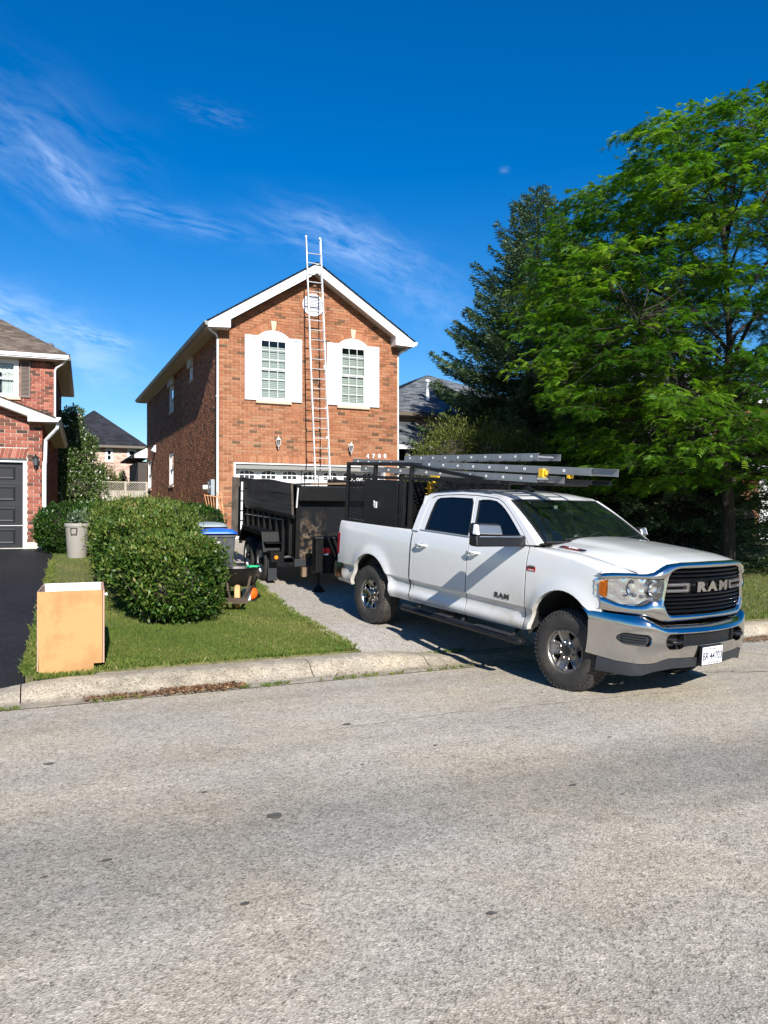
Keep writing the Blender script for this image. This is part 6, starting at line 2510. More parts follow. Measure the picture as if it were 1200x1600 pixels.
# nose ------------------------------------------------------------
def band(name, ys_, lo, hi, sf, mat, depth=.06, bulge=.012, nv=7, off=0.0, parent=None, flip=None):
    """a strip of the nose: between lo(y) and hi(y), rounded in section, turned back at its rims"""
    P = []
    for y in ys_:
        a, b2 = lo(y), hi(y)
        col = [(sf(y) + off - depth, y, a)]
        for j in range(nv):
            k = j / (nv - 1)
            col.append((sf(y) + off + bulge * math.sin(k * math.pi) - (.008 if j in (0, nv - 1) else 0), y, a + (b2 - a) * (k + .02 * math.sin(2 * math.pi * k))))
        col.append((sf(y) + off - depth, y, b2))
        P += col
    mb = MB().grid(P, len(ys_), nv + 2)
    return fix_normals(mb.build(name, mat, parent or truck, smooth=42))


s_top_hi = lambda y: lerp_tab([(0, 1.474), (.42, 1.468), (.5, 1.461), (.58, 1.446), (.65, 1.418), (.70, 1.39), (.75, 1.360), (.80, 1.350), (.88, 1.345), (.95, 1.334), (1.0, 1.315), (1.012, 1.30)], abs(y))
s_top_lo = lambda y: lerp_tab([(0, 1.408), (.45, 1.405), (.52, 1.396), (.57, 1.370), (.60, 1.325), (.64, 1.306), (.70, 1.302), (.88, 1.300), (.95, 1.280), (1.0, 1.262), (1.012, 1.262)], abs(y))
gr_parent = fr_(-1.005, 1.005, 67)
surround = band('grille_surround', gr_parent, s_top_lo, s_top_hi, xf, M['chrome'], bulge=.022, nv=9)
s_bot_hi = lambda y: lerp_tab([(0, .958), (.54, .960), (.59, .975), (.615, 1.02), (.64, 1.09), (.66, 1.098), (.74, 1.092), (.77, 1.075), (.80, 1.042), (.89, 1.030), (.95, 1.045), (1.0, 1.09)], abs(y))
s_bot_lo = lambda y: lerp_tab([(0, .900), (.58, .888), (.66, .905), (.77, .945), (.99, .962), (1.01, .965)], abs(y))
band('grille_surround', gr_parent, s_bot_lo, s_bot_hi, xf, M['chrome'], bulge=.024, nv=9)
gy = lambda z: lerp_tab([(.94, .57), (.965, .588), (1.03, .634), (1.1, .632), (1.27, .604), (1.35, .580), (1.39, .53), (1.41, .50)], z)
hy = lambda z: lerp_tab([(1.05, .70), (1.10, .676), (1.29, .648), (1.32, .645)], z)
for sgn in (-1, 1):
    P = []
    for i in range(13):
        z = .965 + (1.375 - .965) * i / 12
        a, b2 = gy(z), max(hy(z), gy(z) + .03)
        P += [(xf(a) - .07, sgn * a, z), (xf(a), sgn * a, z), (xf(a) + .012, sgn * (a + b2) / 2, z), (xf(b2), sgn * b2, z), (xf(b2) - .05, sgn * b2, z)]
    fix_normals(MB().grid(P, 13, 5).build('grille_upright', M['chrome'], truck, smooth=45))
# grille body: dark backing, slats, cross bars, letters
P = []
gys = fr_(-.64, .64, 25)
for y in gys:
    P += [(xf(y) - .085, y, .93), (xf(y) - .085, y, 1.42)]
MB().grid(P, 25, 2).build('grille_back', M['dark_seal'], truck)
for z in (1.378, 1.337, 1.298, 1.145, 1.106, 1.067, 1.028, .989):
    w_ = gy(z) - .002
    P = []
    for y in fr_(-w_, w_, 21):
        x = xf(y)
        P += [(x - .075, y, z - .004), (x - .012, y, z - .010), (x - .006, y, z + .001), (x - .012, y, z + .009), (x - .075, y, z + .018)]
    fix_normals(MB().grid(P, 21, 5).build('grille_slat', M['grille_black'], truck, smooth=40))
for sgn in (-1, 1):
    for z in (1.250, 1.190):
        w0, w1 = .345, gy(z)
        P = []
        for y in fr_(w0, w1, 9):
            x = xf(y)
            P += [(x - .06, sgn * y, z - .010), (x - .002, sgn * y, z - .013), (x + .006, sgn * y, z), (x - .002, sgn * y, z + .013), (x - .06, sgn * y, z + .010)]
        fix_normals(MB().grid(P, 9, 5).build('grille_bar', M['steel_wheel'], truck, smooth=40))
    mb = MB().hexa([(4.72, sgn * .340, 1.186), (4.774, sgn * .340, 1.186), (4.770, sgn * .366, 1.178), (4.70, sgn * .366, 1.178), (4.72, sgn * .330, 1.268), (4.774, sgn * .330, 1.268), (4.770, sgn * .366, 1.262), (4.70, sgn * .366, 1.262)])
    fix_normals(mb.build('grille_bracket', M['steel_wheel'], truck, bevel=.004))
for i, (ch, y) in enumerate((('R', -.175), ('A', .0), ('M', .19))):
    mtx = frame_matrix((4.792 - .2 * y * y, y, 1.222), (.4 * y * -1, 1, 0), (0, 0, 1))
    text_mesh('grille_letter', ch, .122, M['chrome'], truck, mtx, .012, .0085, sx=1.62)
# headlights
hlo = lambda y: lerp_tab([(.60, 1.1), (.66, 1.100), (.74, 1.094), (.77, 1.077), (.80, 1.044), (.89, 1.032), (.95, 1.047), (1.0, 1.09), (1.02, 1.13)], abs(y))
hhi = lambda y: lerp_tab([(.64, 1.303), (.70, 1.300), (.88, 1.298), (.95, 1.278), (1.0, 1.26), (1.02, 1.23)], abs(y))
for sgn in (-1, 1):
    ysx = [sgn * q for q in fr_(.650, 1.004, 25)]
    P = []
    for i, y in enumerate(ysx):
        for j in range(9):
            k = j / 8
            z = hlo(y) + (hhi(y) - hlo(y)) * k
            P.append((xf(y) - .075 - .012 * math.sin(i * .9) * math.sin(j * 1.7), y, z))
    hl = fix_normals(MB().grid(P, 25, 9).build('headlight', M['reflector'], truck, smooth=60))
    for (yc, zc, r_) in ((.735, 1.205, .068), (.865, 1.200, .062)):
        mb = MB().lathe([(r_ * 1.05, .0), (r_ * .95, -.012), (r_ * .62, -.045), (r_ * .30, -.058), (.0, -.060)], (xf(yc) - .018, sgn * yc, zc), 'x', 18)
        mb.lathe([(.0, -.025), (r_ * .16, -.028), (r_ * .2, -.05)], (xf(yc) - .018, sgn * yc, zc), 'x', 10)
        mb.build('reflector', M['reflector'], hl, smooth=60)
        MB().lathe([(r_ * 1.12, -.008), (r_ * 1.12, .0), (r_ * 1.0, .002), (r_ * 1.0, -.008)], (xf(yc) - .018, sgn * yc, zc), 'x', 18).build('reflector_ring', M['plastic_grey'], hl, smooth=50)
    mb = MB()
    for q in range(5):
        yc = .70 + q * .045
        mb.box(xf(yc) - .055, xf(yc) - .020, *sorted((sgn * yc, sgn * (yc + .03))), 1.118, 1.132)
    mb.build('light_bar', M['chrome_dusty'], hl)
    ysa = [sgn * q for q in fr_(.980, 1.008, 9)]
    P = []
    for i, y in enumerate(ysa):
        for j in range(7):
            P.append((xf(y) + .001, y, hlo(y) + .012 + (hhi(y) - hlo(y) - .024) * j / 6))
    fix_normals(MB().grid(P, 9, 7).build('turn_signal', M['amber_lens'], hl, smooth=60))
    P = []
    for y in [sgn * q for q in fr_(.648, .978, 19)]:
        for j in range(7):
            k = j / 6
            P.append((xf(y) - .002 + .008 * math.sin(k * math.pi), y, hlo(y) + (hhi(y) - hlo(y)) * k))
    fix_normals(MB().grid(P, 19, 7).build('headlight_lens', M['lamp_glass'], hl, smooth=60))
# bumper, with openings for the intake and the lamps
b_top = lambda y: lerp_tab([(0, .850), (.58, .856), (.64, .866), (.70, .895), (.76, .925), (.81, .938), (.96, .935), (1.03, .940)], abs(y))
b_bot = lambda y: lerp_tab([(0, .535), (.58, .540), (.66, .522), (.72, .500), (.85, .482), (.95, .482), (1.03, .505)], abs(y))


def opening(y):
    a = abs(y)
    if a < .64:
        t = min(1, (.64 - a) / .05) ** .5
        zc = .708
        return zc + .072 * t, zc - (.052 + .03 * sstep(.40, .48, a)) * t
    if .775 < a < .957:
        t = min(1, min(a - .775, .957 - a) / .030) ** .5
        zc = .712
        return zc + .060 * t, zc - .055 * t
    return None


bys = sorted(set([round(s * q, 4) for s in (-1, 1) for q in fr_(0, .58, 16) + fr_(.59, .64, 8) + fr_(.641, .775, 7) + fr_(.776, .81, 7) + fr_(.82, .92, 5) + fr_(.93, .957, 7) + fr_(.958, 1.03, 8)]))
P, dep = [], .08
mb = MB()
nv = 9


def bprof(y, z):
    """bumper face at height z: slightly crowned, rolled back at the upper rim"""
    t = (z - b_bot(y)) / (b_top(y) - b_bot(y))
    return xb(y) - .030 * (t - .5) ** 2 * 4 * (.6 if t < .5 else 1.0) - (.05 * max(0, t - .90) / .10 if t > .9 else 0) + .012 * math.exp(-((t - .80) / .05) ** 2)


for part in (0, 1):
    rows_ = []
    for y in bys:
        op = opening(y)
        zc = .710
        if part == 0:
            a, b2 = b_bot(y), (op[1] if op else zc)
        else:
            a, b2 = (op[0] if op else zc), b_top(y)
        col = []
        if part == 0:
            col.append((bprof(y, a) - dep, y, a + .01))
        else:
            col.append((bprof(y, a) - (.05 if op else .0), y, a))
        for j in range(nv):
            z = a + (b2 - a) * j / (nv - 1)
            col.append((bprof(y, z), y, z))
        if part == 0:
            col.append((bprof(y, b2) - (.05 if op else .0), y, b2))
        else:
            col.append((xb(y) - .12, y, b2 + .004))
        rows_ += col
    mb.grid(rows_, len(bys), nv + 2)
bumper = mb.build('front_bumper', M['chrome'], truck, smooth=38)
fix_normals(bumper)
P = []
for y in fr_(-.66, .66, 21):
    P += [(xb(y) - .10, y, .62), (xb(y) - .10, y, .80)]
MB().grid(P, 21, 2).build('intake_back', M['dark_seal'], bumper)
mb = MB()
for r_ in range(4):
    for c2 in range(13):
        y0 = -.36 + c2 * .06 - (.03 if r_ % 2 else 0)
        z0 = .668 + r_ * .031
        if -.37 < y0 < .37:
            for (dy, dz) in ((.030, .0155), (-.030, .0155)):
                mb.bar((xb(y0) - .045, y0, z0), (xb(y0 + dy) - .045, y0 + dy, z0 + dz), .02, .010, up=(1, 0, 0))
                mb.bar((xb(y0) - .045, y0, z0), (xb(y0 + dy) - .045, y0 + dy, z0 - dz), .02, .010, up=(1, 0, 0))
mb.build('intake_mesh', M['plastic'], bumper)['kind'] = 'stuff'
for sgn in (-1, 1):
    mb = MB()
    mb.box(xb(.4) - .07, xb(.4) - .02, *sorted((sgn * .385, sgn * .415)), .65, .785)
    mb.tube([(xb(.5) - .06, sgn * .57, .70), (xb(.5) - .0, sgn * .575, .70), (xb(.5) + .015, sgn * .53, .70), (xb(.5) + .015, sgn * .47, .70), (xb(.5) - .03, sgn * .455, .70)], .020, 8)
    mb.build('tow_hook', M['plastic'], bumper, smooth=50)
    P = []
    for y in fr_(.765, .965, 15):
        for z in (.64, .68, .70, .715, .73, .79):
            P.append((xb(y) - .045, sgn * y, z))
    MB().grid(P, 15, 6).build('lamp_recess', M['plastic_grey'], bumper)
    for z in (.690, .716, .742):
        P = []
        for y in fr_(.80, .93, 9):
            P += [(xb(y) - .045, sgn * y, z - .006), (xb(y) - .020, sgn * y, z - .004), (xb(y) - .018, sgn * y, z + .004), (xb(y) - .045, sgn * y, z + .008)]
        fix_normals(MB().grid(P, 9, 4).build('recess_rib', M['plastic_grey'], bumper, smooth=40))
# air dam
P = []
for y in fr_(-1.0, 1.0, 33):
    zb_ = lerp_tab([(0, .430), (.5, .430), (.72, .405), (.85, .352), (1.0, .345)], abs(y))
    P += [(xb(y) - .06, y, b_bot(y) + .02), (xb(y) - .030, y, b_bot(y) - .004), (xb(y) - .045, y, zb_), (xb(y) - .10, y, zb_ - .002)]
fix_normals(MB().grid(P, 33, 4).build('air_dam', M['plastic_grey'], truck, smooth=40))
# number plate
pc = Vector((xb(0) + .020, -.045, .545))
MB().box(pc.x - .03, pc.x - .006, pc.y - .175, pc.y + .175, pc.z - .095, pc.z + .097).build('plate_holder', M['plastic'], truck)
pl = MB().box(pc.x - .006, pc.x - .001, pc.y - .165, pc.y + .165, pc.z - .088, pc.z + .088).build('number_plate', M['plate_white'], truck, bevel=.003)
for body, z, sz, st, mt in (('BR·44703', -.008, .098, .78, M['plate_blue']), ('ONTARIO', .066, .026, 1.2, M['plate_blue']), ('YOURS TO DISCOVER', -.073, .018, 1.1, M['plate_blue'])):
    text_mesh('plate_text', body, sz * 1.08, mt, pl, frame_matrix((pc.x + .0002, pc.y, pc.z + z), (0, 1, 0), (0, 0, 1)), .001, .0012 if sz > .05 else 0, sx=st)
for yy_ in (-.125, .125):
    for zz in (-.073, .070):
        MB().lathe([(.006, 0), (.006, .003), (0, .004)], (pc.x - .001, pc.y + yy_, pc.z + zz), 'x', 8).build('plate_bolt', M['dark_seal'], pl)

# wheels ------------------------------------------------------------
def make_wheel(side, front):
    """side -1: passenger side. Built round the origin, axle along y, outer face towards side"""
    s = side
    W = .285
    yo = s * W / 2
    w = bpy.data.objects.new('wheel', None)
    C.objects.link(w)
    w.parent = truck
    prof = [(.232, .098), (.245, .128), (.30, .140), (.36, .138), (.395, .125), (.418, .105), (.428, .06), (TR, .0), (.428, -.06), (.418, -.105), (.395, -.125), (.36, -.138), (.30, -.140), (.245, -.128), (.232, -.098)]
    mb = MB().lathe([(r_, h * s) for r_, h in prof], (0, 0, 0), 'y', 64)
    ty = fix_normals(mb.build('tyre', M['tyre'], w, smooth=50))
    tb = MB()
    nb = 54
    for k in range(nb):      # tread blocks and side lugs
        an = 2 * math.pi * k / nb
        da = 2 * math.pi / nb * .62
        for (h0, h1, r0, r1, ph) in ((-.130, -.078, .400, .427, 0), (-.068, -.024, .415, .4345, .5), (-.016, .016, .418, .435, 0), (.024, .068, .415, .4345, .5), (.078, .130, .400, .427, 0)):
            a0 = an + ph * 2 * math.pi / nb
            V = []
            for rr_ in (r0, r1):
                for (aa, hh) in ((a0 - da / 2, h0), (a0 + da / 2, h0), (a0 + da / 2 + .02, h1), (a0 - da / 2 + .02, h1)):
                    V.append((rr_ * math.cos(aa), hh, rr_ * math.sin(aa)))
            if abs(h0) > .07 or abs(h1) > .07:
                V = [(x * (.965 if abs(h) > .12 else 1), h, z * (.965 if abs(h) > .12 else 1)) for x, h, z in V]
            tb.add(V, [(4, 5, 6, 7), (0, 1, 5, 4), (1, 2, 6, 5), (2, 3, 7, 6), (3, 0, 4, 7)])
        if k % 2 == 0:
            for so in (-1, 1):
                V = []
                for rr_, hh in ((.375, .134), (.408, .117)):
                    for aa in (an - .022, an + .022):
                        V.append((rr_ * math.cos(aa), so * hh, rr_ * math.sin(aa)))
                for rr_, hh in ((.378, .138), (.410, .122)):
                    for aa in (an - .020, an + .020):
                        V.append((rr_ * math.cos(aa), so * hh, rr_ * math.sin(aa)))
                tb.add(V, [(4, 5, 7, 6), (0, 1, 5, 4), (2, 3, 7, 6), (0, 2, 6, 4), (1, 3, 7, 5)])
    fix_normals(tb.build('tread', M['tyre'], w))['kind'] = 'stuff'
    rim_mat = M['steel_wheel'] if front else M['chrome_dusty']
    lip = .100
    rp = [(.243, lip + .012), (.236, lip + .016), (.228, lip + .006), (.222, lip - .02), (.205, lip - .07), (.20, -.10), (.23, -.115)]
    rb_ = MB().lathe([(r_, h * s) for r_, h in rp], (0, 0, 0), 'y', 48)
    rim = fix_normals(rb_.build('rim', rim_mat, w, smooth=40))
    # face: disc with five or eight openings
    nsp = 5
    loops = []
    def fy(r_):
        return lerp_tab([(.0, .075), (.05, .078), (.085, .060), (.12, .052), (.17, .066), (.205, .082), (.226, .088)], r_)
    P = []
    nr, na = 15, 120
    mbf = MB()
    rr_l = [.045 + (.226 - .045) * i / (nr - 1) for i in range(nr)]
    def hole(r_, a):
        a = (a + math.pi / nsp) % (2 * math.pi / nsp) - math.pi / nsp
        t = (r_ - .158) / .043
        half = .215 + .085 * t
        return abs(t) < 1 and abs(a) < half * math.sqrt(max(0, 1 - t ** 4))
    V = []
    for r_ in rr_l:
        for k in range(na):
            a = 2 * math.pi * k / na
            am = (a + math.pi / nsp) % (2 * math.pi / nsp) - math.pi / nsp
            dd = abs(abs(am) - (.215 + .085 * (r_ - .158) / .043) - .05) if r_ > .10 else 1
            crest = .014 * math.exp(-(dd / .05) ** 2) if r_ > .10 else 0
            V.append((r_ * math.cos(a), s * (fy(r_) + crest), r_ * math.sin(a)))
    F = []
    for i in range(nr - 1):
        for k in range(na):
            rm = (rr_l[i] + rr_l[i + 1]) / 2
            am = 2 * math.pi * (k + .5) / na
            if hole(rm, am):
                continue
            F.append((i * na + k, i * na + (k + 1) % na, (i + 1) * na + (k + 1) % na, (i + 1) * na + k))
    mbf.add(V, F)
    fo = mbf.build('rim_face', rim_mat, rim, smooth=40)
    so = fo.modifiers.new('thick', 'SOLIDIFY')
    so.thickness = .022
    so.offset = 0
    fix_normals(fo)
    MB().lathe([(.20, s * .0), (.0, s * .0)], (0, 0, 0), 'y', 24).build('brake_disc', M['under'], rim)
    hb_ = MB()
    hr = .062 if front else .070
    hl_ = .082 if front else .135
    hb_.lathe([(hr, s * .05), (hr, s * hl_), (hr * .8, s * (hl_ + .010)), (hr * .4, s * (hl_ + .002)), (.0, s * (hl_ + .002))], (0, 0, 0), 'y', 20)
    fix_normals(hb_.build('hub', M['dark_seal'] if front else M['chrome_dusty'], rim, smooth=40))
    for k in range(8):
        a = 2 * math.pi * (k + .5) / 8
        c2 = (.088 * math.cos(a), 0, .088 * math.sin(a))
        MB().lathe([(.0125, s * .055), (.0125, s * .088), (.008, s * .095), (0, s * .096)], c2, 'y', 6).build('lug_nut', M['chrome_dusty'], rim)
    return w


for side in (-1, 1):
    for front in (True, False):
        w = make_wheel(side, front)
        w.location = ((WB if front else 0) - .015, side * .845, TR + .004)
        if front:
            w.rotation_euler = (0, 0, R(2))
# wheel wells, frame, axles, exhaust: dark below
for cx, cz, rx, rz in ARCH:
    for sgn in (-1, 1):
        ub = MB()
        V = []
        for k in range(13):
            a = math.pi * k / 12
            x, z = cx + (rx + .02) * math.cos(a), cz + (rz + .01) * math.sin(a)
            V += [(x, sgn * .985, z), (x, sgn * .55, z)]
        ub.grid(V, 13, 2)
        o_ = len(ub.V)
        V = [(cx, sgn * .55, cz)]
        ub.V += V
        ub.F += [(o_, 2 * k + 1, 2 * k + 3) for k in range(12)]
        ub.T += [.5] * 12
        ub.build('wheel_well', M['under'], truck)
ub = MB()
ub.box(-.85, 4.5, -.45, -.36, .50, .66)
ub.box(-.85, 4.5, .36, .45, .50, .66)
ub.box(1.0, 3.25, -.93, .93, .56, .62)
ub.box(3.25, 4.15, -.55, .55, .55, .95)
ub.box(3.3, 4.6, -.55, .55, .9, 1.3)
ub.box(-.85, .95, -.90, .90, .66, .74)
for cx in (0, WB):
    ub.tube([(cx, -.75, TR), (cx, .75, TR)], .05, 8)
    ub.lathe([(.0, -.13), (.12, -.09), (.15, 0), (.12, .09), (0, .13)], (cx, .05 if cx else 0, TR), 'y', 12)
    for sgn in (-1, 1):
        ub.tube([(cx + .1, sgn * .5, TR), (cx + .12, sgn * .52, TR + .35)], .03, 6)
ub.tube([(.6, .3, .5), (-.3, .5, .48), (-.8, .62, .46)], .035, 8)
ub.build('chassis', M['under'], truck)
# bed: floor, front wall, tailgate, inner walls, rear bumper, tail lights
bb = MB()
bb.box(-.88, .97, -.90, .90, .74, .78)
bb.box(.94, .975, -.93, .93, .60, 1.43)
for sgn in (-1, 1):
    bb.box(-.90, .96, *sorted((sgn * .84, sgn * .87)), .78, 1.43)
bb.build('bed_liner', M['plastic'], truck)
tg = fix_normals(MB().hexa([(-.945, -.80, .78), (-.905, -.80, .78), (-.905, .80, .78), (-.945, .80, .78), (-.950, -.80, 1.41), (-.905, -.80, 1.41), (-.905, .80, 1.41), (-.950, .80, 1.41)]).build('tailgate', M['truck_white'], truck, bevel=.01))
for sgn in (-1, 1):
    MB().box(-.950, -.875, *sorted((sgn * .80, sgn * .995)), .93, 1.26).build('tail_light', M['red_lens'], truck, bevel=.012)
    MB().box(-.935, -.905, *sorted((sgn * .80, sgn * .975)), .55, .93).build('bed_corner', M['truck_white'], truck)
    MB().box(-.935, -.905, *sorted((sgn * .80, sgn * .95)), 1.26, 1.42).build('bed_corner', M['truck_white'], truck)
P = []
bpath = [(-.74, -1.022, .0), (-.86, -1.03, .3), (-.95, -1.02, .6), (-1.02, -.985, .85), (-1.06, -.92, 1)] + [(-1.07, y_, 1) for y_ in fr_(-.8, .8, 9)]
bpath += [(a_, -b_, c_) for a_, b_, c_ in bpath[4::-1]]
for x, y, k_ in bpath:
    ix = .10 * k_
    iy = (1 - k_) * .08 * (-1 if y > 0 else 1)
    zl_ = .56 + (1 - k_) * .03
    P += [(x + ix, y + iy, .80), (x, y, .81), (x - .02 * k_, y, .75), (x - .015 * k_, y, .64), (x + .02 * k_, y + iy * .2, zl_), (x + ix, y + iy, zl_ - .01)]
fix_normals(MB().grid(P, len(bpath), 6).build('rear_bumper', M['chrome_dusty'], truck, smooth=50))
MB().box(-1.25, -.8, -.05, .05, .44, .52).build('hitch', M['under'], truck)
# side steps
for sgn in (-1, 1):
    st = MB()
    y0 = sgn * 1.055
    V = []
    for x in [.93, .97] + fr_(1.05, 3.15, 12) + [3.22, 3.25]:
        k = .5 if x in (.93, 3.25) else 1
        for q in range(12):
            a = 2 * math.pi * q / 12
            V.append((x, y0 + sgn * .065 * math.cos(a) * k, .425 + .042 * math.sin(a) * k))
    nxs = 16
    F = []
    for i in range(nxs - 1):
        for q in range(12):
            F.append((i * 12 + q, i * 12 + (q + 1) % 12, (i + 1) * 12 + (q + 1) % 12, (i + 1) * 12 + q))
    F += [tuple(range(12)), tuple((nxs - 1) * 12 + q for q in range(11, -1, -1))]
    st.add(V, F)
    so = fix_normals(st.build('side_step', M['plastic'], truck, smooth=50))
    for xa in (1.35, 2.45):
        MB().box(xa, xa + .62, *sorted((y0 - sgn * .045, y0 + sgn * .05)), .462, .476).build('step_pad', M['plastic_grey'], so, bevel=.006)
    for xa in (1.2, 2.1, 3.0):
        MB().tube([(xa, sgn * 1.0, .42), (xa, sgn * .85, .55)], .02, 6).build('step_bracket', M['under'], so)


# handles, mirrors, badges, gaps
def on_side(x, z, off=0.0, sgn=-1):
    return Vector((x, sgn * (body_y(x, z) + off), z))


for sgn, ds_ in ((-1, 0), (1, 1)):
    for (xc, zc, door) in ((1.24, 1.285, rear_doors[ds_]), (2.28, 1.305, front_doors[ds_])):
        mb = MB()
        yb = body_y(xc, zc)
        mb.tube([(xc - .10, sgn * (yb - .01), zc), (xc - .085, sgn * (yb + .035), zc + .004), (xc, sgn * (yb + .045), zc + .006), (xc + .085, sgn * (yb + .035), zc + .004), (xc + .10, sgn * (yb - .01), zc)], [.014, .016, .017, .016, .014], 8)
        mb.build('door_handle', M['truck_white'], door, smooth=60)
        rcs = MB().lathe([(.0, -.0), (.06, .0), (.068, .004)], (0, 0, 0), 'y', 18)
        o = rcs.build('handle_cup', M['chrome_dusty'], door, smooth=60)
        o.location = (xc - .01, sgn * (yb + .0015), zc - .008)
        o.scale = (1.15, sgn, .42)
    # tow mirror: arm, housing, chrome cap, signal, glass
    mb = MB()
    q = 1
    mb.hexa([(2.99, sgn * .955, 1.465), (3.13, sgn * .955, 1.465), (3.10, sgn * 1.66, 1.475), (2.97, sgn * 1.66, 1.475), (2.99, sgn * .955, 1.585), (3.11, sgn * .955, 1.585), (3.08, sgn * 1.66, 1.60), (2.97, sgn * 1.66, 1.60)])
    mi = fix_normals(mb.build('side_mirror', M['plastic'], truck, bevel=.02))
    mb = MB().hexa([(2.955, sgn * 1.28, 1.585), (3.10, sgn * 1.28, 1.585), (3.10, sgn * 1.665, 1.60), (2.955, sgn * 1.665, 1.60), (2.96, sgn * 1.29, 1.715), (3.06, sgn * 1.29, 1.71), (3.06, sgn * 1.65, 1.725), (2.96, sgn * 1.65, 1.725)])
    fix_normals(mb.build('mirror_back', M['plastic'], mi, bevel=.018))
    mb = MB().hexa([(3.02, sgn * 1.30, 1.600), (3.112, sgn * 1.30, 1.600), (3.112, sgn * 1.655, 1.612), (3.02, sgn * 1.655, 1.612), (3.02, sgn * 1.31, 1.705), (3.078, sgn * 1.31, 1.700), (3.078, sgn * 1.645, 1.716), (3.02, sgn * 1.645, 1.716)])
    fix_normals(mb.build('mirror_cap', M['mirror_cap'], mi, bevel=.014))
    mb = MB().hexa([(3.04, sgn * 1.635, 1.603), (3.118, sgn * 1.635, 1.603), (3.108, sgn * 1.672, 1.606), (3.03, sgn * 1.672, 1.606), (3.04, sgn * 1.635, 1.712), (3.084, sgn * 1.635, 1.712), (3.076, sgn * 1.662, 1.715), (3.03, sgn * 1.662, 1.715)])
    fix_normals(mb.build('mirror_signal', M['plate_white'], mi, bevel=.01))
    MB().bar((3.105, sgn * 1.0, 1.573), (3.092, sgn * 1.62, 1.586), .006, .010).build('mirror_strip', M['chrome'], mi)
    MB().box(2.948, 2.956, *sorted((sgn * 1.30, sgn * 1.64)), 1.49, 1.70).build('mirror_glass', M['chrome'], mi)
    if sgn > 0:      # the driver's mirror is folded in
        for mo_ in [mi] + list(mi.children):
            for v_ in mo_.data.vertices:
                v_.co.y = .955 + (v_.co.y - .955) * .30
                v_.co.z = 1.47 + (v_.co.z - 1.47) * .75
    # seams
    sm = MB()
    for xg in (1.049, 2.1635, 3.179):
        pts_ = [(xg, sgn * (body_y(xg, z) - .009), z) for z in fr_(.53, 1.485, 14)]
        sm.tube(pts_, .007, 4)
    sm.build('panel_gap', M['dark_seal'], truck)
    pts_ = [(.990, sgn * (body_y(.99, z) - .006), z) for z in fr_(.52, 1.43, 14)]
    MB().tube(pts_, .013, 5).build('panel_gap', M['dark_seal'], truck)
    # door badge, engine badge
    for i, (ch, dx) in enumerate((('R', -.080), ('A', .0), ('M', .092))):
        x = 2.81 + (dx if sgn < 0 else -dx)
        p = on_side(x, .868, .003, sgn)
        text_mesh('door_letter', ch, .072, M['chrome_dusty'], front_doors[ds_], frame_matrix(p, (1 if sgn < 0 else -1, 0, 0), (0, 0, 1)), .004, .0035, sx=1.45)
    p = on_side(3.265, 1.243, .004, sgn)
    bo = MB().box(p.x - .062, p.x + .062, *sorted((p.y, p.y + sgn * .003)), p.z - .030, p.z + .020).build('engine_badge', M['badge_red'], fenders[ds_])
    text_mesh('badge_text', 'HEMI', .040, M['chrome_dusty'], bo, frame_matrix((p.x, p.y + sgn * .005, p.z + .016), (1 if sgn < 0 else -1, 0, 0), (0, 0, 1)), .002, .001, sx=1.1)
    text_mesh('badge_text', '6.4 LITER', .017, M['plate_white'], bo, frame_matrix((p.x, p.y + sgn * .005, p.z - .017), (1 if sgn < 0 else -1, 0, 0), (0, 0, 1)), .001, 0, sx=1.1)
    # hood plaque on the slope of the hood
    xa, ya = 3.655, .792
    za = hz(xa, ya)
    ex_ = Vector((.30, 0, hz(xa + .15, ya) - hz(xa - .15, ya))).normalized()
    ey_ = Vector((0, sgn * .06, hz(xa, ya + .03) - hz(xa, ya - .03))).normalized()
    nrm = ex_.cross(ey_) if sgn > 0 else ey_.cross(ex_)
    if nrm.z < 0:
        nrm = -nrm
    c2 = Vector((xa, sgn * ya, za))
    def pl3(u, v, d):
        return c2 + ex_ * u + ey_ * (-v) + nrm * d
    mb = MB().plate([(-.175, -.028), (.155, -.028), (.185, .0), (.165, .034), (-.165, .034), (-.185, .006)], [], lambda u, v, d: pl3(u, v, .010 - d), .012)
    hp = fix_normals(mb.build('hood_badge', M['chrome'], hood))
    mb = MB().plate([(-.155, -.020), (.140, -.020), (.165, .002), (.150, .026), (-.150, .026), (-.165, .004)], [], lambda u, v, d: pl3(u, v, .013 - d), .004)
    fix_normals(mb.build('badge_plate', M['dark_seal'], hp))
    mb = MB().plate([(-.12, -.018), (.10, -.018), (.11, -.006), (-.13, -.006)], [], lambda u, v, d: pl3(u, v, .015 - d), .003)
    fix_normals(mb.build('badge_stripe', M['badge_red'], hp))
    rd = ex_ if sgn < 0 else -ex_
    text_mesh('badge_text', '2500', .040, M['plate_white'], hp, frame_matrix(pl3(0, .010, .0155), rd, -ey_), .001, .001, sx=1.6)

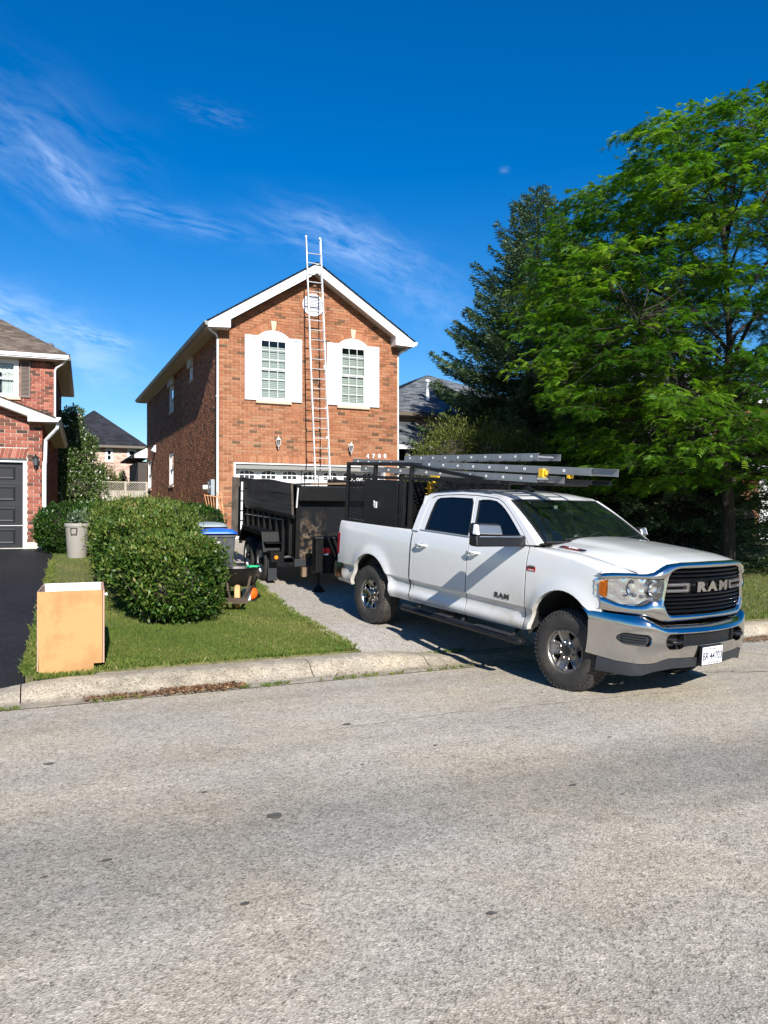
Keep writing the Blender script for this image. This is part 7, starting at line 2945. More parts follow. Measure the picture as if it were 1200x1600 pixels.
# rack on the bed ------------------------------------------------------
M['rack_black'] = simple('rack_black', (.006, .0062, .007), .38, .0, var=.3, vscale=7, bump=.15, bscale=40, dirt=(.018, .016, .014), dscale=4, damt=.4, spec=.35)
rk = MB()
for sgn in (-1, 1):
    y = sgn * .895
    for x, z1 in ((-.86, 2.33), (-.10, 2.33), (.80, 2.35)):
        rk.box(x - .025, x + .025, y - .025, y + .025, 1.44, z1)
    rk.bar((-.885, y, 2.325), (.825, y, 2.345), .05, .05)
    rk.bar((-.86, y, 2.13), (.80, y, 2.15), .044, .044)
    rk.bar((-.86, y, 1.465), (.80, y, 1.47), .07, .04)
    rk.bar((.80, y, 2.15), (2.42, sgn * .78, 2.165), .045, .045)
    rk.bar((.82, y, 2.33), (2.15, sgn * .78, 2.19), .045, .045)
for x, z in ((-.86, 2.13), (-.10, 2.14), (.80, 2.15)):
    rk.bar((x, -.87, z), (x, .87, z), .044, .044)
rk.bar((2.40, -.80, 2.165), (2.40, .80, 2.165), .05, .05)
rk.bar((1.55, -.82, 2.155), (1.55, .82, 2.155), .044, .044)
rk.bar((.80, -.87, 2.345), (.80, .87, 2.345), .044, .044)
rk.bar((.80, -.87, 1.50), (.80, .87, 1.50), .044, .044)
rack = rk.build('ladder_rack', M['rack_black'], truck, bevel=.004)
# expanded metal panels: rear side bays, cab side
def expanded(name, org, ux, uz, w_, h_, nx__, nz__, r_=.006):
    mb = MB()
    org, ux, uz = Vector(org), Vector(ux), Vector(uz)
    nrm = ux.cross(uz).normalized()
    for i in range(nx__ + 1):
        for j in range(nz__ + 1):
            if (i + j) % 2:
                continue
            c3 = org + ux * (w_ * i / nx__) + uz * (h_ * j / nz__)
            for di, dj in ((1, 1), (1, -1)):
                if 0 <= i + di <= nx__ and 0 <= j + dj <= nz__:
                    e3 = org + ux * (w_ * (i + di) / nx__) + uz * (h_ * (j + dj) / nz__)
                    mb.bar(c3, e3, r_, r_ * 1.6, up=nrm)
    o = mb.build(name, M['rack_black'], rack)
    o['kind'] = 'stuff'
    return o


for sgn in (-1, 1):
    expanded('expanded_mesh', (-.84, sgn * .895, 1.49), (1, 0, 0), (0, 0, 1), .52, .62, 10, 26)
expanded('expanded_mesh', (.80, -.87, 1.52), (0, 1, 0), (0, 0, 1), 1.74, .60, 34, 24)
# steel toolboxes in the side bays, door towards the side
for sgn in (-1, 1):
    y0, y1 = sorted((sgn * .935, sgn * .50))
    tbx = MB().box(-.30, .70, y0, y1, 1.455, 2.105).build('toolbox', M['rack_black'], truck, bevel=.006)
    ya, yb = sorted((sgn * .935, sgn * .952))
    MB().box(-.285, .560, ya, yb, 1.475, 2.085).build('toolbox_door', M['rack_black'], tbx, bevel=.005)
    mb = MB()
    mb.tube([(.02, sgn * .985, 1.735), (.05, sgn * .99, 1.775), (.03, sgn * .985, 1.80), (.0, sgn * .975, 1.765)], .008, 6)
    mb.box(.0, .06, *sorted((sgn * .952, sgn * .965)), 1.70, 1.79)
    mb.build('latch', M['lantern_metal'], tbx)
    for zz in (1.62, 1.95):
        MB().box(.58, .66, *sorted((sgn * .935, sgn * .945)), zz - .03, zz + .03).build('hinge', M['rack_black'], tbx, bevel=.003)
# yellow rope looped behind the cab on the rack
# ------------------------------------------------------------------ ladders on the rack, things laid out in the frame of the truck
TM = truck.rotation_euler.to_matrix().to_4x4()
TM.translation = TO


def metal(name, col, rough=.35, dirt=(.25, .24, .22)):
    return simple(name, col, rough, .65, var=.08, vscale=5, bump=.08, bscale=40, dirt=dirt, dscale=4, damt=.35)


M['aluminium'] = metal('aluminium', (.60, .605, .61), .42)
M['aluminium_dull'] = metal('aluminium_dull', (.36, .365, .37), .50)
M['yellow'] = simple('yellow', (.70, .42, .02), .5, var=.08)


def ladder(name, label, group, length, width, rail_h, rail_w, n_rung, mat, first=.15, pitch=.305, rung_r=.016, feet=False, caps=True, ybits=()):
    """a ladder lying along its local x axis, rails at +-width/2, rungs across"""
    t = thing(name, label, 'ladder', group=group)
    for s in (-1, 1):
        mb = MB()
        y = s * (width / 2 - rail_w / 2)
        # channel section: web outside, two flanges inwards
        w_ = .004
        yo = s * width / 2
        yi = s * (width / 2 - rail_w)
        mb.box(0, length, *sorted((yo, yo - s * w_)), -rail_h / 2, rail_h / 2)
        mb.box(0, length, *sorted((yo - s * w_, yi)), rail_h / 2 - w_, rail_h / 2)
        mb.box(0, length, *sorted((yo - s * w_, yi)), -rail_h / 2, -rail_h / 2 + w_)
        r_ = mb.build('rail', mat, t)
        for k in range(n_rung):
            x = first + k * pitch
            MB().lathe([(rung_r + .003, -s * .001), (rung_r + .002, s * .004), (rung_r - .004, s * .005), (rung_r - .008, s * .001)], (x, yo, 0), 'y', 12).build('rung_end', M['lantern_metal'], r_, smooth=50)
    for k in range(n_rung):
        x = first + k * pitch
        mb = MB().tube([(x, -width / 2 + .003, 0), (x, width / 2 - .003, 0)], rung_r, 8)
        mb.build('rung', mat, t, smooth=50)
    return t


def place_local(o, p, xdir, roll=0.0, world=False):
    """put a ladder with its start at p, running along xdir (truck frame)"""
    x = Vector(xdir).normalized()
    z = Vector((0, 0, 1))
    y = z.cross(x).normalized()
    z = x.cross(y)
    m = Matrix(((x.x, y.x, z.x, p[0]), (x.y, y.y, z.y, p[1]), (x.z, y.z, z.z, p[2]), (0, 0, 0, 1)))
    m = m @ Matrix.Rotation(roll, 4, 'X')
    if not world:
        m = TM @ m
    o.matrix_world = m
    o.location = m.to_translation()
    o.rotation_euler = m.to_euler()


GL = 'ladders carried on the roof rack'
l1 = ladder('ladder', 'aluminium ladder section highest and farthest across the roof rack', GL, 3.02, .42, .085, .03, 10, M['aluminium_dull'])
place_local(l1, (-.95, .42, 2.450), (1, -.0, .020))
l2 = ladder('ladder', 'long aluminium ladder reaching farthest forward over the cab, upper of the near pair', GL, 4.80, .44, .082, .03, 15, M['aluminium_dull'])
place_local(l2, (-1.00, -.52, 2.366), (1, .0, -.009))
l3 = ladder('ladder', 'aluminium ladder beneath the long one, lowest of the stack on the near side', GL, 3.76, .45, .080, .03, 12, M['aluminium_dull'])
place_local(l3, (-.72, -.54, 2.258), (1, 0, -.010))
l4 = ladder('ladder', 'thin dark ladder lying lowest across the middle of the roof rack', GL, 4.05, .34, .050, .025, 12, M['plastic_grey'])
place_local(l4, (-.70, .02, 2.205), (1, -.015, 0))
yb = MB()
yb.box(0, .09, -.02, .045, -.05, .06)
yb.box(.02, .07, -.03, -.02, -.02, .03)
for (px_, py_, pz_) in ((3.07, -.765, 2.290), (3.46, -.725, 2.270)):
    o = MB()
    k = .9 if px_ < 3.3 else .5
    o.box(0, .085 * k, -.015, .05, -.055 * k, .055 * k)
    o.box(.085 * k, .12 * k, .0, .04, -.02, .03)
    o = o.build('ladder_lock', M['yellow'], l3, bevel=.006)
    mw = TM @ Matrix.Translation((px_, py_, pz_))
    o.matrix_parent_inverse = Matrix.Identity(4)
    bpy.context.view_layer.update()
    loc = l3.matrix_world.inverted() @ mw
    o.location = loc.to_translation()
    o.rotation_euler = loc.to_euler()
rope = MB()
rp = []
rr = random.Random(2)
for k in range(40):
    a = k / 39
    rp.append((.865 + .03 * math.sin(k * 1.1), -.62 + .06 * math.sin(k * 1.9) + .02 * a, 2.12 - .42 * a))
rope.tube(rp, .014, 6)
rope.bar((1.20, -.865, 2.196), (1.36, -.86, 2.192), .03, .02)
ro = rope.build('strap', M['yellow'], smooth=60)
ro.location = TM.to_translation()
ro.rotation_euler = TM.to_euler()
tag(ro, 'yellow strap hanging in a bundle from the rack behind the cab', 'strap')

# ------------------------------------------------------------------ ladder against the gable
gl = ladder('ladder', 'tall aluminium ladder leaning upright against the peak of the brick gable', None, 9.45, .50, .075, .03, 30, M['aluminium'], first=.10)
base, topp = Vector((7.84, 21.50, gz(21.5))), Vector((7.845, 22.60, 10.38))
place_local(gl, base, topp - base, world=True)
ax = (topp - base).normalized()
m = Matrix(((0, 1, 0, 0), (0, 0, 0, 0), (0, 0, 0, 0), (0, 0, 0, 1)))
yv = Vector((1, 0, 0))
zv = ax.cross(yv).normalized()
yv = zv.cross(ax).normalized()
m = Matrix(((ax.x, yv.x, zv.x, base.x), (ax.y, yv.y, zv.y, base.y), (ax.z, yv.z, zv.z, base.z), (0, 0, 0, 1)))
gl.rotation_euler = m.to_euler()
gl.location = base
for s in (-1, 1):
    MB().tube([(9.44, s * .225, 0), (9.50, s * .225, .01)], .03, 8).build('end_cap', M['plate_white'], gl)
    for xx in (3.1, 4.0, 5.3):
        MB().bar((xx, s * .235, .03), (xx + .12, s * .20, .055), .03, .03).build('rung_lock', M['lantern_metal'], gl)

# ------------------------------------------------------------------ dump trailer on the drive
def worn_panel():
    """black steel sheet with scuffs and tan scrapes low at its left end"""
    m, nt, b = mat_new('trailer_worn')
    t = nd(nt, 'ShaderNodeTexCoord')
    sp = nd(nt, 'ShaderNodeSeparateXYZ')
    nt.links.new(t.outputs['Object'], sp.inputs[0])
    def mr(src, a, c2):
        r_ = nd(nt, 'ShaderNodeMapRange')
        r_.interpolation_type = 'SMOOTHSTEP'
        r_.inputs['From Min'].default_value = a
        r_.inputs['From Max'].default_value = c2
        nt.links.new(src, r_.inputs['Value'])
        return r_.outputs[0]
    m1 = nd(nt, 'ShaderNodeMath', operation='MULTIPLY')
    nt.links.new(mr(sp.outputs[0], .35, -.75), m1.inputs[0])
    nt.links.new(mr(sp.outputs[2], 1.55, .85), m1.inputs[1])
    n1 = ramp(nt, noise(nt, 7, 8, .7), [(.46, (0, 0, 0)), (.56, (1, 1, 1))])
    n2 = ramp(nt, noise(nt, 2.2, 3, .5), [(.36, (0, 0, 0)), (.58, (1, 1, 1))])
    m2 = nd(nt, 'ShaderNodeMath', operation='MULTIPLY')
    nt.links.new(n1, m2.inputs[0])
    nt.links.new(n2, m2.inputs[1])
    m3 = nd(nt, 'ShaderNodeMath', operation='MULTIPLY')
    nt.links.new(m1.outputs[0], m3.inputs[0])
    nt.links.new(m2.outputs[0], m3.inputs[1])
    base = ramp(nt, noise(nt, 3, 6, .6), [(.35, (.0025, .003, .0045)), (.65, (.006, .007, .0095))])
    tan = ramp(nt, noise(nt, 12, 4), [(.4, (.10, .062, .030)), (.6, (.16, .13, .095))])
    mx = nd(nt, 'ShaderNodeMix', data_type='RGBA')
    nt.links.new(m3.outputs[0], mx.inputs['Factor'])
    nt.links.new(base, mx.inputs[6])
    nt.links.new(tan, mx.inputs[7])
    nt.links.new(mx.outputs[2], b.inputs['Base Color'])
    b.inputs['Roughness'].default_value = .42
    b.inputs['Specular IOR Level'].default_value = .3
    bn = nd(nt, 'ShaderNodeBump')
    bn.inputs['Strength'].default_value = .3
    bn.inputs['Distance'].default_value = .02
    nt.links.new(noise(nt, 2.5, 4), bn.inputs['Height'])
    nt.links.new(bn.outputs[0], b.inputs['Normal'])
    return m


M['trailer_black'] = simple('trailer_black', (.0035, .0037, .0043), .5, .0, spec=.22, var=.3, vscale=3, bump=.2, bscale=25, dirt=(.013, .011, .009), dscale=2.2, damt=.5)
M['trailer_worn'] = worn_panel()
M['plank_black'] = simple('plank_black', (.070, .058, .047), .8, spec=.25, var=.5, vscale=5, bump=.5, bscale=18, stretch=(1, .08, 1), dirt=(.085, .075, .064), dscale=2, damt=.5)
M['rim_white'] = simple('rim_white', (.68, .68, .66), .5, var=.06, dirt=(.25, .2, .15), dscale=6, damt=.4)
M['reflector_white'] = simple('reflector_white', (.80, .80, .80), .3, var=.03)
M['ply'] = simple('ply', (.16, .105, .065), .8, var=.2)
TYA, TYB = 13.55, 17.40
trl = thing('dump_trailer', 'black tandem axle dump trailer with plank sideboards on the driveway', 'trailer', (5.3, 15.5, gz(15.5)))
trl.rotation_euler = (math.atan(.07), 0, 0)
TZ = 15.5
# local frame: x across, y back along the drive, z up from the ground


def T(y):
    return y - TZ


X0, X1 = 4.33 - 5.3, 6.40 - 5.3
fl, topz, upz = .62, 1.93, 1.36
mb = MB()
mb.box(X0 + .02, X1 - .02, T(TYA), T(TYB), fl - .04, fl)
mb.build('floor', M['trailer_black'], trl)
# front panel with a tarp housing across its top
fp = MB().box(X0, X1, T(TYA) - .03, T(TYA) + .01, fl - .05, topz - .10).build('front_panel', M['trailer_worn'], trl)
MB().box(X0 - .01, X1 + .01, T(TYA) - .055, T(TYA) + .03, fl - .19, fl - .052).build('front_beam', M['plastic_grey'], fp, bevel=.008)
tp = MB()
tp.box(X0 + .03, X1 + .0, T(TYA) - .20, T(TYA) - .032, topz - .30, topz - .02)
tp.build('tarp_box', M['trailer_black'], trl, bevel=.02)
for x in (X0, X1 - .08):
    MB().box(x, x + .08, T(TYA) - .06, T(TYA) + .03, fl - .05, topz).build('corner_post', M['trailer_black'], trl, bevel=.005)
MB().bar((X0 + .0, T(TYA) - .06, topz - .42), (X0 + .01, T(TYA) - .10, topz - .06), .03, .02).build('tarp_arm', M['lantern_metal'], trl)
for side, x in ((-1, X0), (1, X1)):
    s = side
    sw_ = MB().box(*sorted((x, x - s * .03)), T(TYA), T(TYB), fl, upz).build('side_panel', M['trailer_black'], trl)
    for k in range(9):
        y = T(TYA) + .20 + k * (TYB - TYA - .35) / 8
        P = [(x + s * .0, y - .03, fl), (x + s * .055, y - .025, fl), (x + s * .055, y + .025, fl), (x, y + .03, fl), (x, y - .03, upz), (x + s * .055, y - .025, upz), (x + s * .055, y + .025, upz), (x, y + .03, upz)]
        fix_normals(MB().hexa(P).build('side_rib', M['trailer_black'], sw_))
    MB().bar((x + s * .02, T(TYA) + .0, upz - .02), (x + s * .02, T(TYB), upz - .02), .08, .06).build('top_rail', M['trailer_black'], sw_)
    MB().box(*sorted((x - s * .006, x - s * .018)), T(TYA) + .02, T(TYB) - .04, upz - .02, topz - .015).build('board_backing', M['trailer_black'], sw_)
    # plank sideboards, leaning slightly out
    pn = [(upz + .0, upz + .17), (upz + .182, upz + .37), (upz + .384, topz + .03)]
    for k, (a, b2) in enumerate(pn):
        oa, ob = s * (.02 + .05 * (a - upz)), s * (.02 + .05 * (b2 - upz))
        y0, y1 = T(TYA) + .02, T(TYB) - .08
        nseg = 14
        V = []
        for i in range(nseg + 1):
            y = y0 + (y1 - y0) * i / nseg
            sag = .012 * math.sin(i * .7 + k * 2) + (.012 * math.sin(math.pi * i / nseg))
            for dx, z in ((oa, a), (oa + s * .038, a), (ob + s * .038, b2 + sag), (ob, b2 + sag)):
                V.append((x + dx, y, z))
        F = []
        for i in range(nseg):
            for q in range(4):
                F.append((i * 4 + q, i * 4 + (q + 1) % 4, (i + 1) * 4 + (q + 1) % 4, (i + 1) * 4 + q))
        F += [(0, 1, 2, 3), (nseg * 4 + 3, nseg * 4 + 2, nseg * 4 + 1, nseg * 4)]
        fix_normals(MB().add(V, F).build('sideboard', M['plank_black'], trl))
    # fender over both wheels, with steps at its ends
    wf = 14.78, 15.78
    y0, y1 = T(wf[0]) - .62, T(wf[1]) + .55
    xi, xo = x + s * .02, x + s * .36
    fz = .98
    V = [(xi, y0 + .20, .62), (xo, y0 + .20, .62), (xi, y0 + .35, fz), (xo, y0 + .35, fz), (xi, y1 - .3, fz), (xo, y1 - .3, fz), (xi, y1, .66), (xo, y1, .66)]
    F = [(0, 1, 3, 2), (2, 3, 5, 4), (4, 5, 7, 6)]
    n = len(V)
    V2 = [(a, b2, c2 - .012) for a, b2, c2 in V]
    mb = MB().add(V + V2, F + [tuple(i + n for i in f[::-1]) for f in F] + [(1, 3, 3 + n, 1 + n), (3, 5, 5 + n, 3 + n), (5, 7, 7 + n, 5 + n)])
    fn_ = fix_normals(mb.build('fender', M['trailer_black'], trl))
    MB().bar((xo, y0 + .35, fz - .03), (xo, y1 - .3, fz - .03), .008, .09).build('fender_lip', M['trailer_black'], fn_)
    sp_ = MB().box(*sorted((xi, xo - s * .07)), y0 - .05, y0 + .22, .60, .635).build('fender_step', M['trailer_black'], fn_)
    MB().box(*sorted((xi, xo - s * .02)), y0 + .08, y0 + .30, .78, .80).build('fender_step', M['trailer_black'], fn_)
    MB().box(*sorted((xi, xo - s * .08)), y0 - .05, y0 - .02, .44, .60).build('step_bracket', M['trailer_black'], fn_)
    MB().lathe([(0, -.012), (.032, -.010), (.038, 0)], (xi + (xo - xi) * .45, y0 - .052, .53), 'y', 14).build('marker_light', M['amber'], fn_)
    for wy in wf:
        w = bpy.data.objects.new('wheel', None)
        C.objects.link(w)
        w.parent = trl
        w.location = (x + s * .19, T(wy), .385)
        prof = [(.215, .095), (.24, .11), (.31, .112), (.355, .10), (.378, .078), (.385, .0), (.378, -.078), (.355, -.10), (.31, -.112), (.24, -.11), (.215, -.095)]
        fix_normals(MB().lathe([(r_, h * s) for r_, h in prof], (0, 0, 0), 'x', 40).build('tyre', M['tyre'], w, smooth=50))
        rim = fix_normals(MB().lathe([(.222, .098 * s), (.214, .10 * s), (.205, .085 * s), (.195, .03 * s), (.15, .02 * s), (.10, .05 * s), (.09, .052 * s), (.06, .05 * s)], (0, 0, 0), 'x', 32).build('rim', M['rim_white'], w, smooth=35))
        fix_normals(MB().lathe([(.07, .03 * s), (.065, .115 * s), (.05, .135 * s), (0, .14 * s)], (0, 0, 0), 'x', 18).build('hub', M['trailer_black'], rim, smooth=40))
        for q in range(8):
            a = q * math.pi / 4
            MB().lathe([(.012, .05 * s), (.012, .07 * s), (0, .074 * s)], (0, .085 * math.cos(a), .085 * math.sin(a)), 'x', 6).build('lug_nut', M['chrome_dusty'], rim)
            an = a + .39
            MB().lathe([(.022, .0225 * s), (.0, .0225 * s)], (0.004 * s, .155 * math.cos(an), .155 * math.sin(an)), 'x', 10).build('rim_hole', M['under'], rim)
    MB().bar((x + s * .03, T(14.1), upz - .12), (x + s * .05, T(17.0), upz - .20), .008, .008).build('cable', M['lantern_metal'], trl)
# rear post with reflective tape, swung doors
for s, x in ((-1, X0), (1, X1)):
    MB().box(*sorted((x + s * .01, x - s * .05)), T(TYB) - .08, T(TYB), fl - .1, topz + .02).build('rear_post', M['trailer_black'], trl)
    for k in range(6):
        MB().box(*sorted((x + s * .098, x + s * .138)), T(TYB) - .345 , T(TYB) - .34, .58 + k * .22, .58 + k * .22 + .19).build('reflective_tape', M['reflector_white'], trl)
    MB().box(*sorted((x + s * .085, x + s * .150)), T(TYB) - .34, T(TYB) - .28, .5, topz + .03).build('tape_strip', M['trailer_black'], trl)
    dr = MB()
    dr.hexa([(x + s * .02, T(TYB) - .02, fl), (x + s * .24, T(TYB) + .10, fl), (x + s * .22, T(TYB) + .14, fl), (x - s * .02, T(TYB) + .02, fl), (x + s * .02, T(TYB) - .02, topz + .02), (x + s * .24, T(TYB) + .10, topz + .04), (x + s * .22, T(TYB) + .14, topz + .04), (x - s * .02, T(TYB) + .02, topz + .02)])
    fix_normals(dr.build('rear_door', M['plank_black'], trl))
# chassis, tongue, jack, battery box with a red mark
fr2 = MB()
for x in (X0 + .45, X1 - .53):
    fr2.box(x, x + .08, T(TYA) - .1, T(TYB), fl - .2, fl - .045)
fr2.bar((X0 + .45, T(TYA) - .05, .52), (.02 + .06, T(11.9), .50), .07, .12)
fr2.bar((X1 - .45, T(TYA) - .05, .52), (.18, T(11.9), .50), .07, .12)
fr2.box(.06, .18, T(11.65), T(12.0), .46, .56)
for wy in (14.78, 15.78):
    fr2.tube([(X0 - .1, T(wy), .385), (X1 + .1, T(wy), .385)], .04, 8)
fr2.build('chassis', M['trailer_black'], trl)
bx_ = MB().box(-.84, .42, T(12.75), T(12.98), .40, 1.02).build('tongue_box', M['trailer_black'], trl, bevel=.03)
MB().box(-.85, .43, T(12.74), T(12.99), .985, 1.045).build('box_lid', M['plastic'], bx_, bevel=.02)
MB().box(-.71, -.57, T(12.738), T(12.75), .76, .85).build('box_label', M['badge_red'], bx_)
MB().box(-.69, -.61, T(12.738), T(12.75), .725, .75).build('box_label', M['plate_white'], bx_)
MB().lathe([(.0, .0), (.14, .0), (.03, .13), (.03, .6)], (-.62, T(13.2), .0), 'z', 4).build('jack_foot', M['trailer_black'], trl)
for x in (-.80,):
    MB().box(x - .05, x + .05, T(13.42), T(13.52), .25, .42).build('wood_block', M['ply'], trl)
ld = MB()
tl = thing('cardboard', 'flat brown sheet lying on top of the load in the dump trailer', 'sheet', (6.2, 16.0, 2.75))
o = ld.hexa([(-.45, -1.0, -.18), (.45, -1.0, -.16), (.45, 1.0, -.10), (-.45, 1.0, -.12), (-.45, -1.0, -.14), (.45, -1.0, -.12), (.45, 1.0, -.06), (-.45, 1.0, -.08)]).build('board', M['ply'], tl)
tl.location = (5.95, 17.0, 2.70)
# debris filling the trailer bed
g2 = random.Random(9)
dbm = MB()
for k in range(260):
    x, y = g2.uniform(X0 + .22, X1 - .25), g2.uniform(T(TYA) + .30, T(TYB) - .35)
    z = fl + g2.uniform(.02, 1.0)
    w_, l_, h_ = g2.uniform(.05, .3), g2.uniform(.1, .34), g2.uniform(.02, .08)
    a = Vector((math.cos(g2.uniform(0, 6.28)), math.sin(g2.uniform(0, 6.28)), g2.uniform(-.3, .3))).normalized()
    dbm.bar(Vector((x, y, z)) - a * l_ / 4, Vector((x, y, z)) + a * l_ / 4, w_ * .6, h_, t=g2.random())
M['debris'] = tinted('debris', [(0, (.10, .08, .06)), (.5, (.25, .20, .15)), (1, (.40, .36, .30))], .9, .2, 12)
for o in ():
    pass
do = dbm.build('torn_off_shingles', M['debris'], tint=True)
tag(do, 'loose heap of torn off roofing inside the dump trailer', 'debris', kind='stuff')
do.location = (5.3, 15.5, gz(15.5))
do.rotation_euler = trl.rotation_euler

# mud flaps seen behind the front wheel of the trailer
for s, x in ((-1, X0), (1, X1)):
    MB().box(*sorted((x + s * .10, x + s * .27)), T(14.78) - .47, T(14.78) - .45, .06, .60).build('mud_flap', M['plastic_grey'], trl)

# ------------------------------------------------------------------ cabinet on the kerb
M['particle'] = simple('particle', (.42, .232, .085), .7, var=.09, vscale=70, bump=.12, bscale=120, dirt=(.26, .12, .04), dscale=3.2, damt=.5)
M['particle_edge'] = simple('particle_edge', (.42, .25, .18), .8, var=.12, vscale=60)
M['melamine'] = simple('melamine', (.78, .80, .82), .4, var=.03, dirt=(.55, .5, .42), dscale=3, damt=.3)
CA = R(-2)
cbx = thing('kitchen_cabinet', 'discarded orange brown kitchen base cabinet standing at the kerb edge of the lawn', 'cabinet', (.03, 8.82, gz(8.9)), R(0))
zt = 1.045 - gz(8.9)
wdt = .665
dpt = .50
side_poly = [(0.04, -.012), (.555, -.012), (.555, .100), (.645, .100), (.645, zt), (0.0, zt), (.018, .05)]
for y0 in (0, 1):
    yy_ = 0 if y0 == 0 else 1.06
    mb = MB().plate(side_poly, [], lambda u, z, d: (u + yy_ * .07 , yy_ + d, z + yy_ * .0), .016)
    fix_normals(mb.build('side_panel', M['particle'], cbx))
mb = MB().hexa([(.0, .016, .05), (.012, .016, .05), (.086, 1.06, .05), (.074, 1.06, .05), (.0, .016, zt), (.012, .016, zt), (.086, 1.06, zt), (.074, 1.06, zt)])
fix_normals(mb.build('back_panel', M['particle_edge'], cbx))
mb = MB().hexa([(.02, .03, .11), (.63, .03, .11), (.70, 1.055, .11), (.09, 1.055, .11), (.02, .03, .126), (.63, .03, .126), (.70, 1.055, .126), (.09, 1.055, .126)])
fix_normals(mb.build('bottom_panel', M['melamine'], cbx))
mb = MB().hexa([(.640, .0, .100), (.662, .0, .100), (.732, 1.07, .100), (.710, 1.07, .100), (.640, .0, zt), (.662, .0, zt), (.732, 1.07, zt), (.710, 1.07, zt)])
dd = fix_normals(mb.build('door', M['particle_edge'], cbx))
MB().lathe([(0, .034), (.014, .030), (.018, .020), (.008, .0)], (.662 + .004, .06, zt - .055), 'x', 12).build('knob', M['plate_white'], dd, smooth=60)
mb = MB().hexa([(.0, .0, 0), (.56, .0, 0), (.56, .004, 0), (.0, .004, 0), (.0, 1.055, .0), (.56, 1.055, .0), (.56, 1.059, 0), (.0, 1.059, .0)])
mb = MB().hexa([(.085, 1.02, .13), (.70, 1.02, .13), (.70, 1.045, .13), (.085, 1.045, .13), (.085, 1.03, zt - .001), (.70, 1.03, zt - .001), (.70, 1.055, zt - .001), (.085, 1.055, zt - .001)])
fix_normals(mb.build('inner_panel', M['melamine'], cbx))

# ------------------------------------------------------------------ grey planter bin
M['bin_grey'] = simple('bin_grey', (.30, .28, .25), .6, var=.06, vscale=4, dirt=(.28, .24, .18), dscale=2.5, damt=.35)
plx, ply_ = .90, 19.0
pz = gz(ply_)
pot = thing('planter', 'tall grey plastic bin used as a planter in front of the hedge', 'planter', (plx, ply_, pz))
prof = [(.0, .005), (.20, .005), (.215, .03), (.255, .70), (.262, .72), (.275, .725), (.280, .745), (.280, .79), (.270, .80), (.258, .795), (.252, .70)]
MB().lathe(prof, (0, 0, 0), 'z', 40).build('bin', M['bin_grey'], pot, smooth=40)
MB().lathe([(.0, .72), (.255, .72)], (0, 0, 0), 'z', 24).build('soil', M['bark'], pot)
hnd = MB()
ha_ = math.atan2(-.95, -.31)
ca, sa = math.cos(ha_), math.sin(ha_)


def hp_(t_, r_, z):
    return (r_ * math.cos(ha_ + t_), r_ * math.sin(ha_ + t_), z)


hnd.tube([hp_(-.24, .262, .69), hp_(-.24, .285, .68), hp_(-.20, .29, .56), hp_(.20, .29, .56), hp_(.24, .285, .68), hp_(.24, .262, .69), hp_(-.24, .262, .69)], .012, 6)
hnd.build('handle', M['bark_dark'], pot, smooth=50)
blob_leaves('foliage', [(0, 0, .86, .20, .20, .16), (.12, .03, .96, .16, .16, .16), (.02, .1, .94, .13, .13, .10)], 450, .10, .045, M['leaf_silver'] if 'leaf_silver' in M else leafmat('leaf_silver', [(0, (.08, .13, .05)), (.5, (.13, .19, .10)), (1, (.28, .33, .26))], .2), pot, 333, shell=(.2, 1.0))

# ------------------------------------------------------------------ wheeled carts
M['cart_grey'] = simple('cart_grey', (.042, .048, .055), .5, var=.06, vscale=4, dirt=(.15, .14, .12), dscale=3, damt=.3)
M['lid_blue'] = simple('lid_blue', (.012, .11, .55), .42, var=.06)
M['lid_grey'] = simple('lid_grey', (.20, .24, .26), .45, var=.06)


def cart(label, x, y, rz, lidmat, text=None):
    t = thing('wheeled_cart', label, 'wheelie bin', (x, y, gz(y)), rz, 'wheeled carts beside the hedge')
    w0, w1, d0, d1, h_ = .25, .31, .25, .34, 1.0
    b_ = MB().hexa([(-w0, -d0, .06), (w0, -d0, .06), (w0, d0, .06), (-w0, d0, .06), (-w1, -d1, h_), (w1, -d1, h_), (w1, d1, h_), (-w1, d1, h_)])
    bo = b_.build('body', M['cart_grey'], t, bevel=.02)
    MB().box(-w1 - .015, w1 + .015, -d1 - .015, d1 + .02, h_ - .055, h_ + .0).build('rim', M['cart_grey'], t, bevel=.01)
    # domed lid
    P = []
    for i in range(9):
        yv_ = -d1 - .05 + (2 * d1 + .08) * i / 8
        for j in range(9):
            xv = -w1 - .03 + (2 * w1 + .06) * j / 8
            e = min(i, 8 - i, j, 8 - j)
            z = h_ + .005 + (.0 if e == 0 else .05 + .012 * min(e, 3))
            P.append((xv, yv_, z))
    lo = MB().grid(P, 9, 9).build('lid', lidmat, t, smooth=35)
    lo.data.flip_normals()
    so = lo.modifiers.new('s', 'SOLIDIFY')
    so.thickness = .02
    MB().tube([(-.22, d1 + .07, h_ - .02), (.22, d1 + .07, h_ - .02)], .016, 8).build('handle', M['plastic'], t)
    for s in (-1, 1):
        MB().lathe([(.0, -.03), (.09, -.03), (.12, -.025), (.12, .025), (.09, .03), (.0, .03)], (s * .25, d0 + .05, .12), 'x', 20).build('wheel', M['tyre'], t, smooth=40)
        MB().lathe([(.0, s * .032), (.05, s * .032)], (s * .25, d0 + .05, .12), 'x', 16).build('wheel_hub', M['plastic_grey'], t)
    if text:
        for body, z, sz in text:
            k = (z - .06) / (h_ - .06)
            yv_ = -(d0 + (d1 - d0) * k) - .003
            text_mesh('print', body, sz, M['plate_white'], bo, frame_matrix((-.05, yv_, z), (1, 0, 0), (0, -.09, 1)), .001, .001, sx=1.15)
    return t


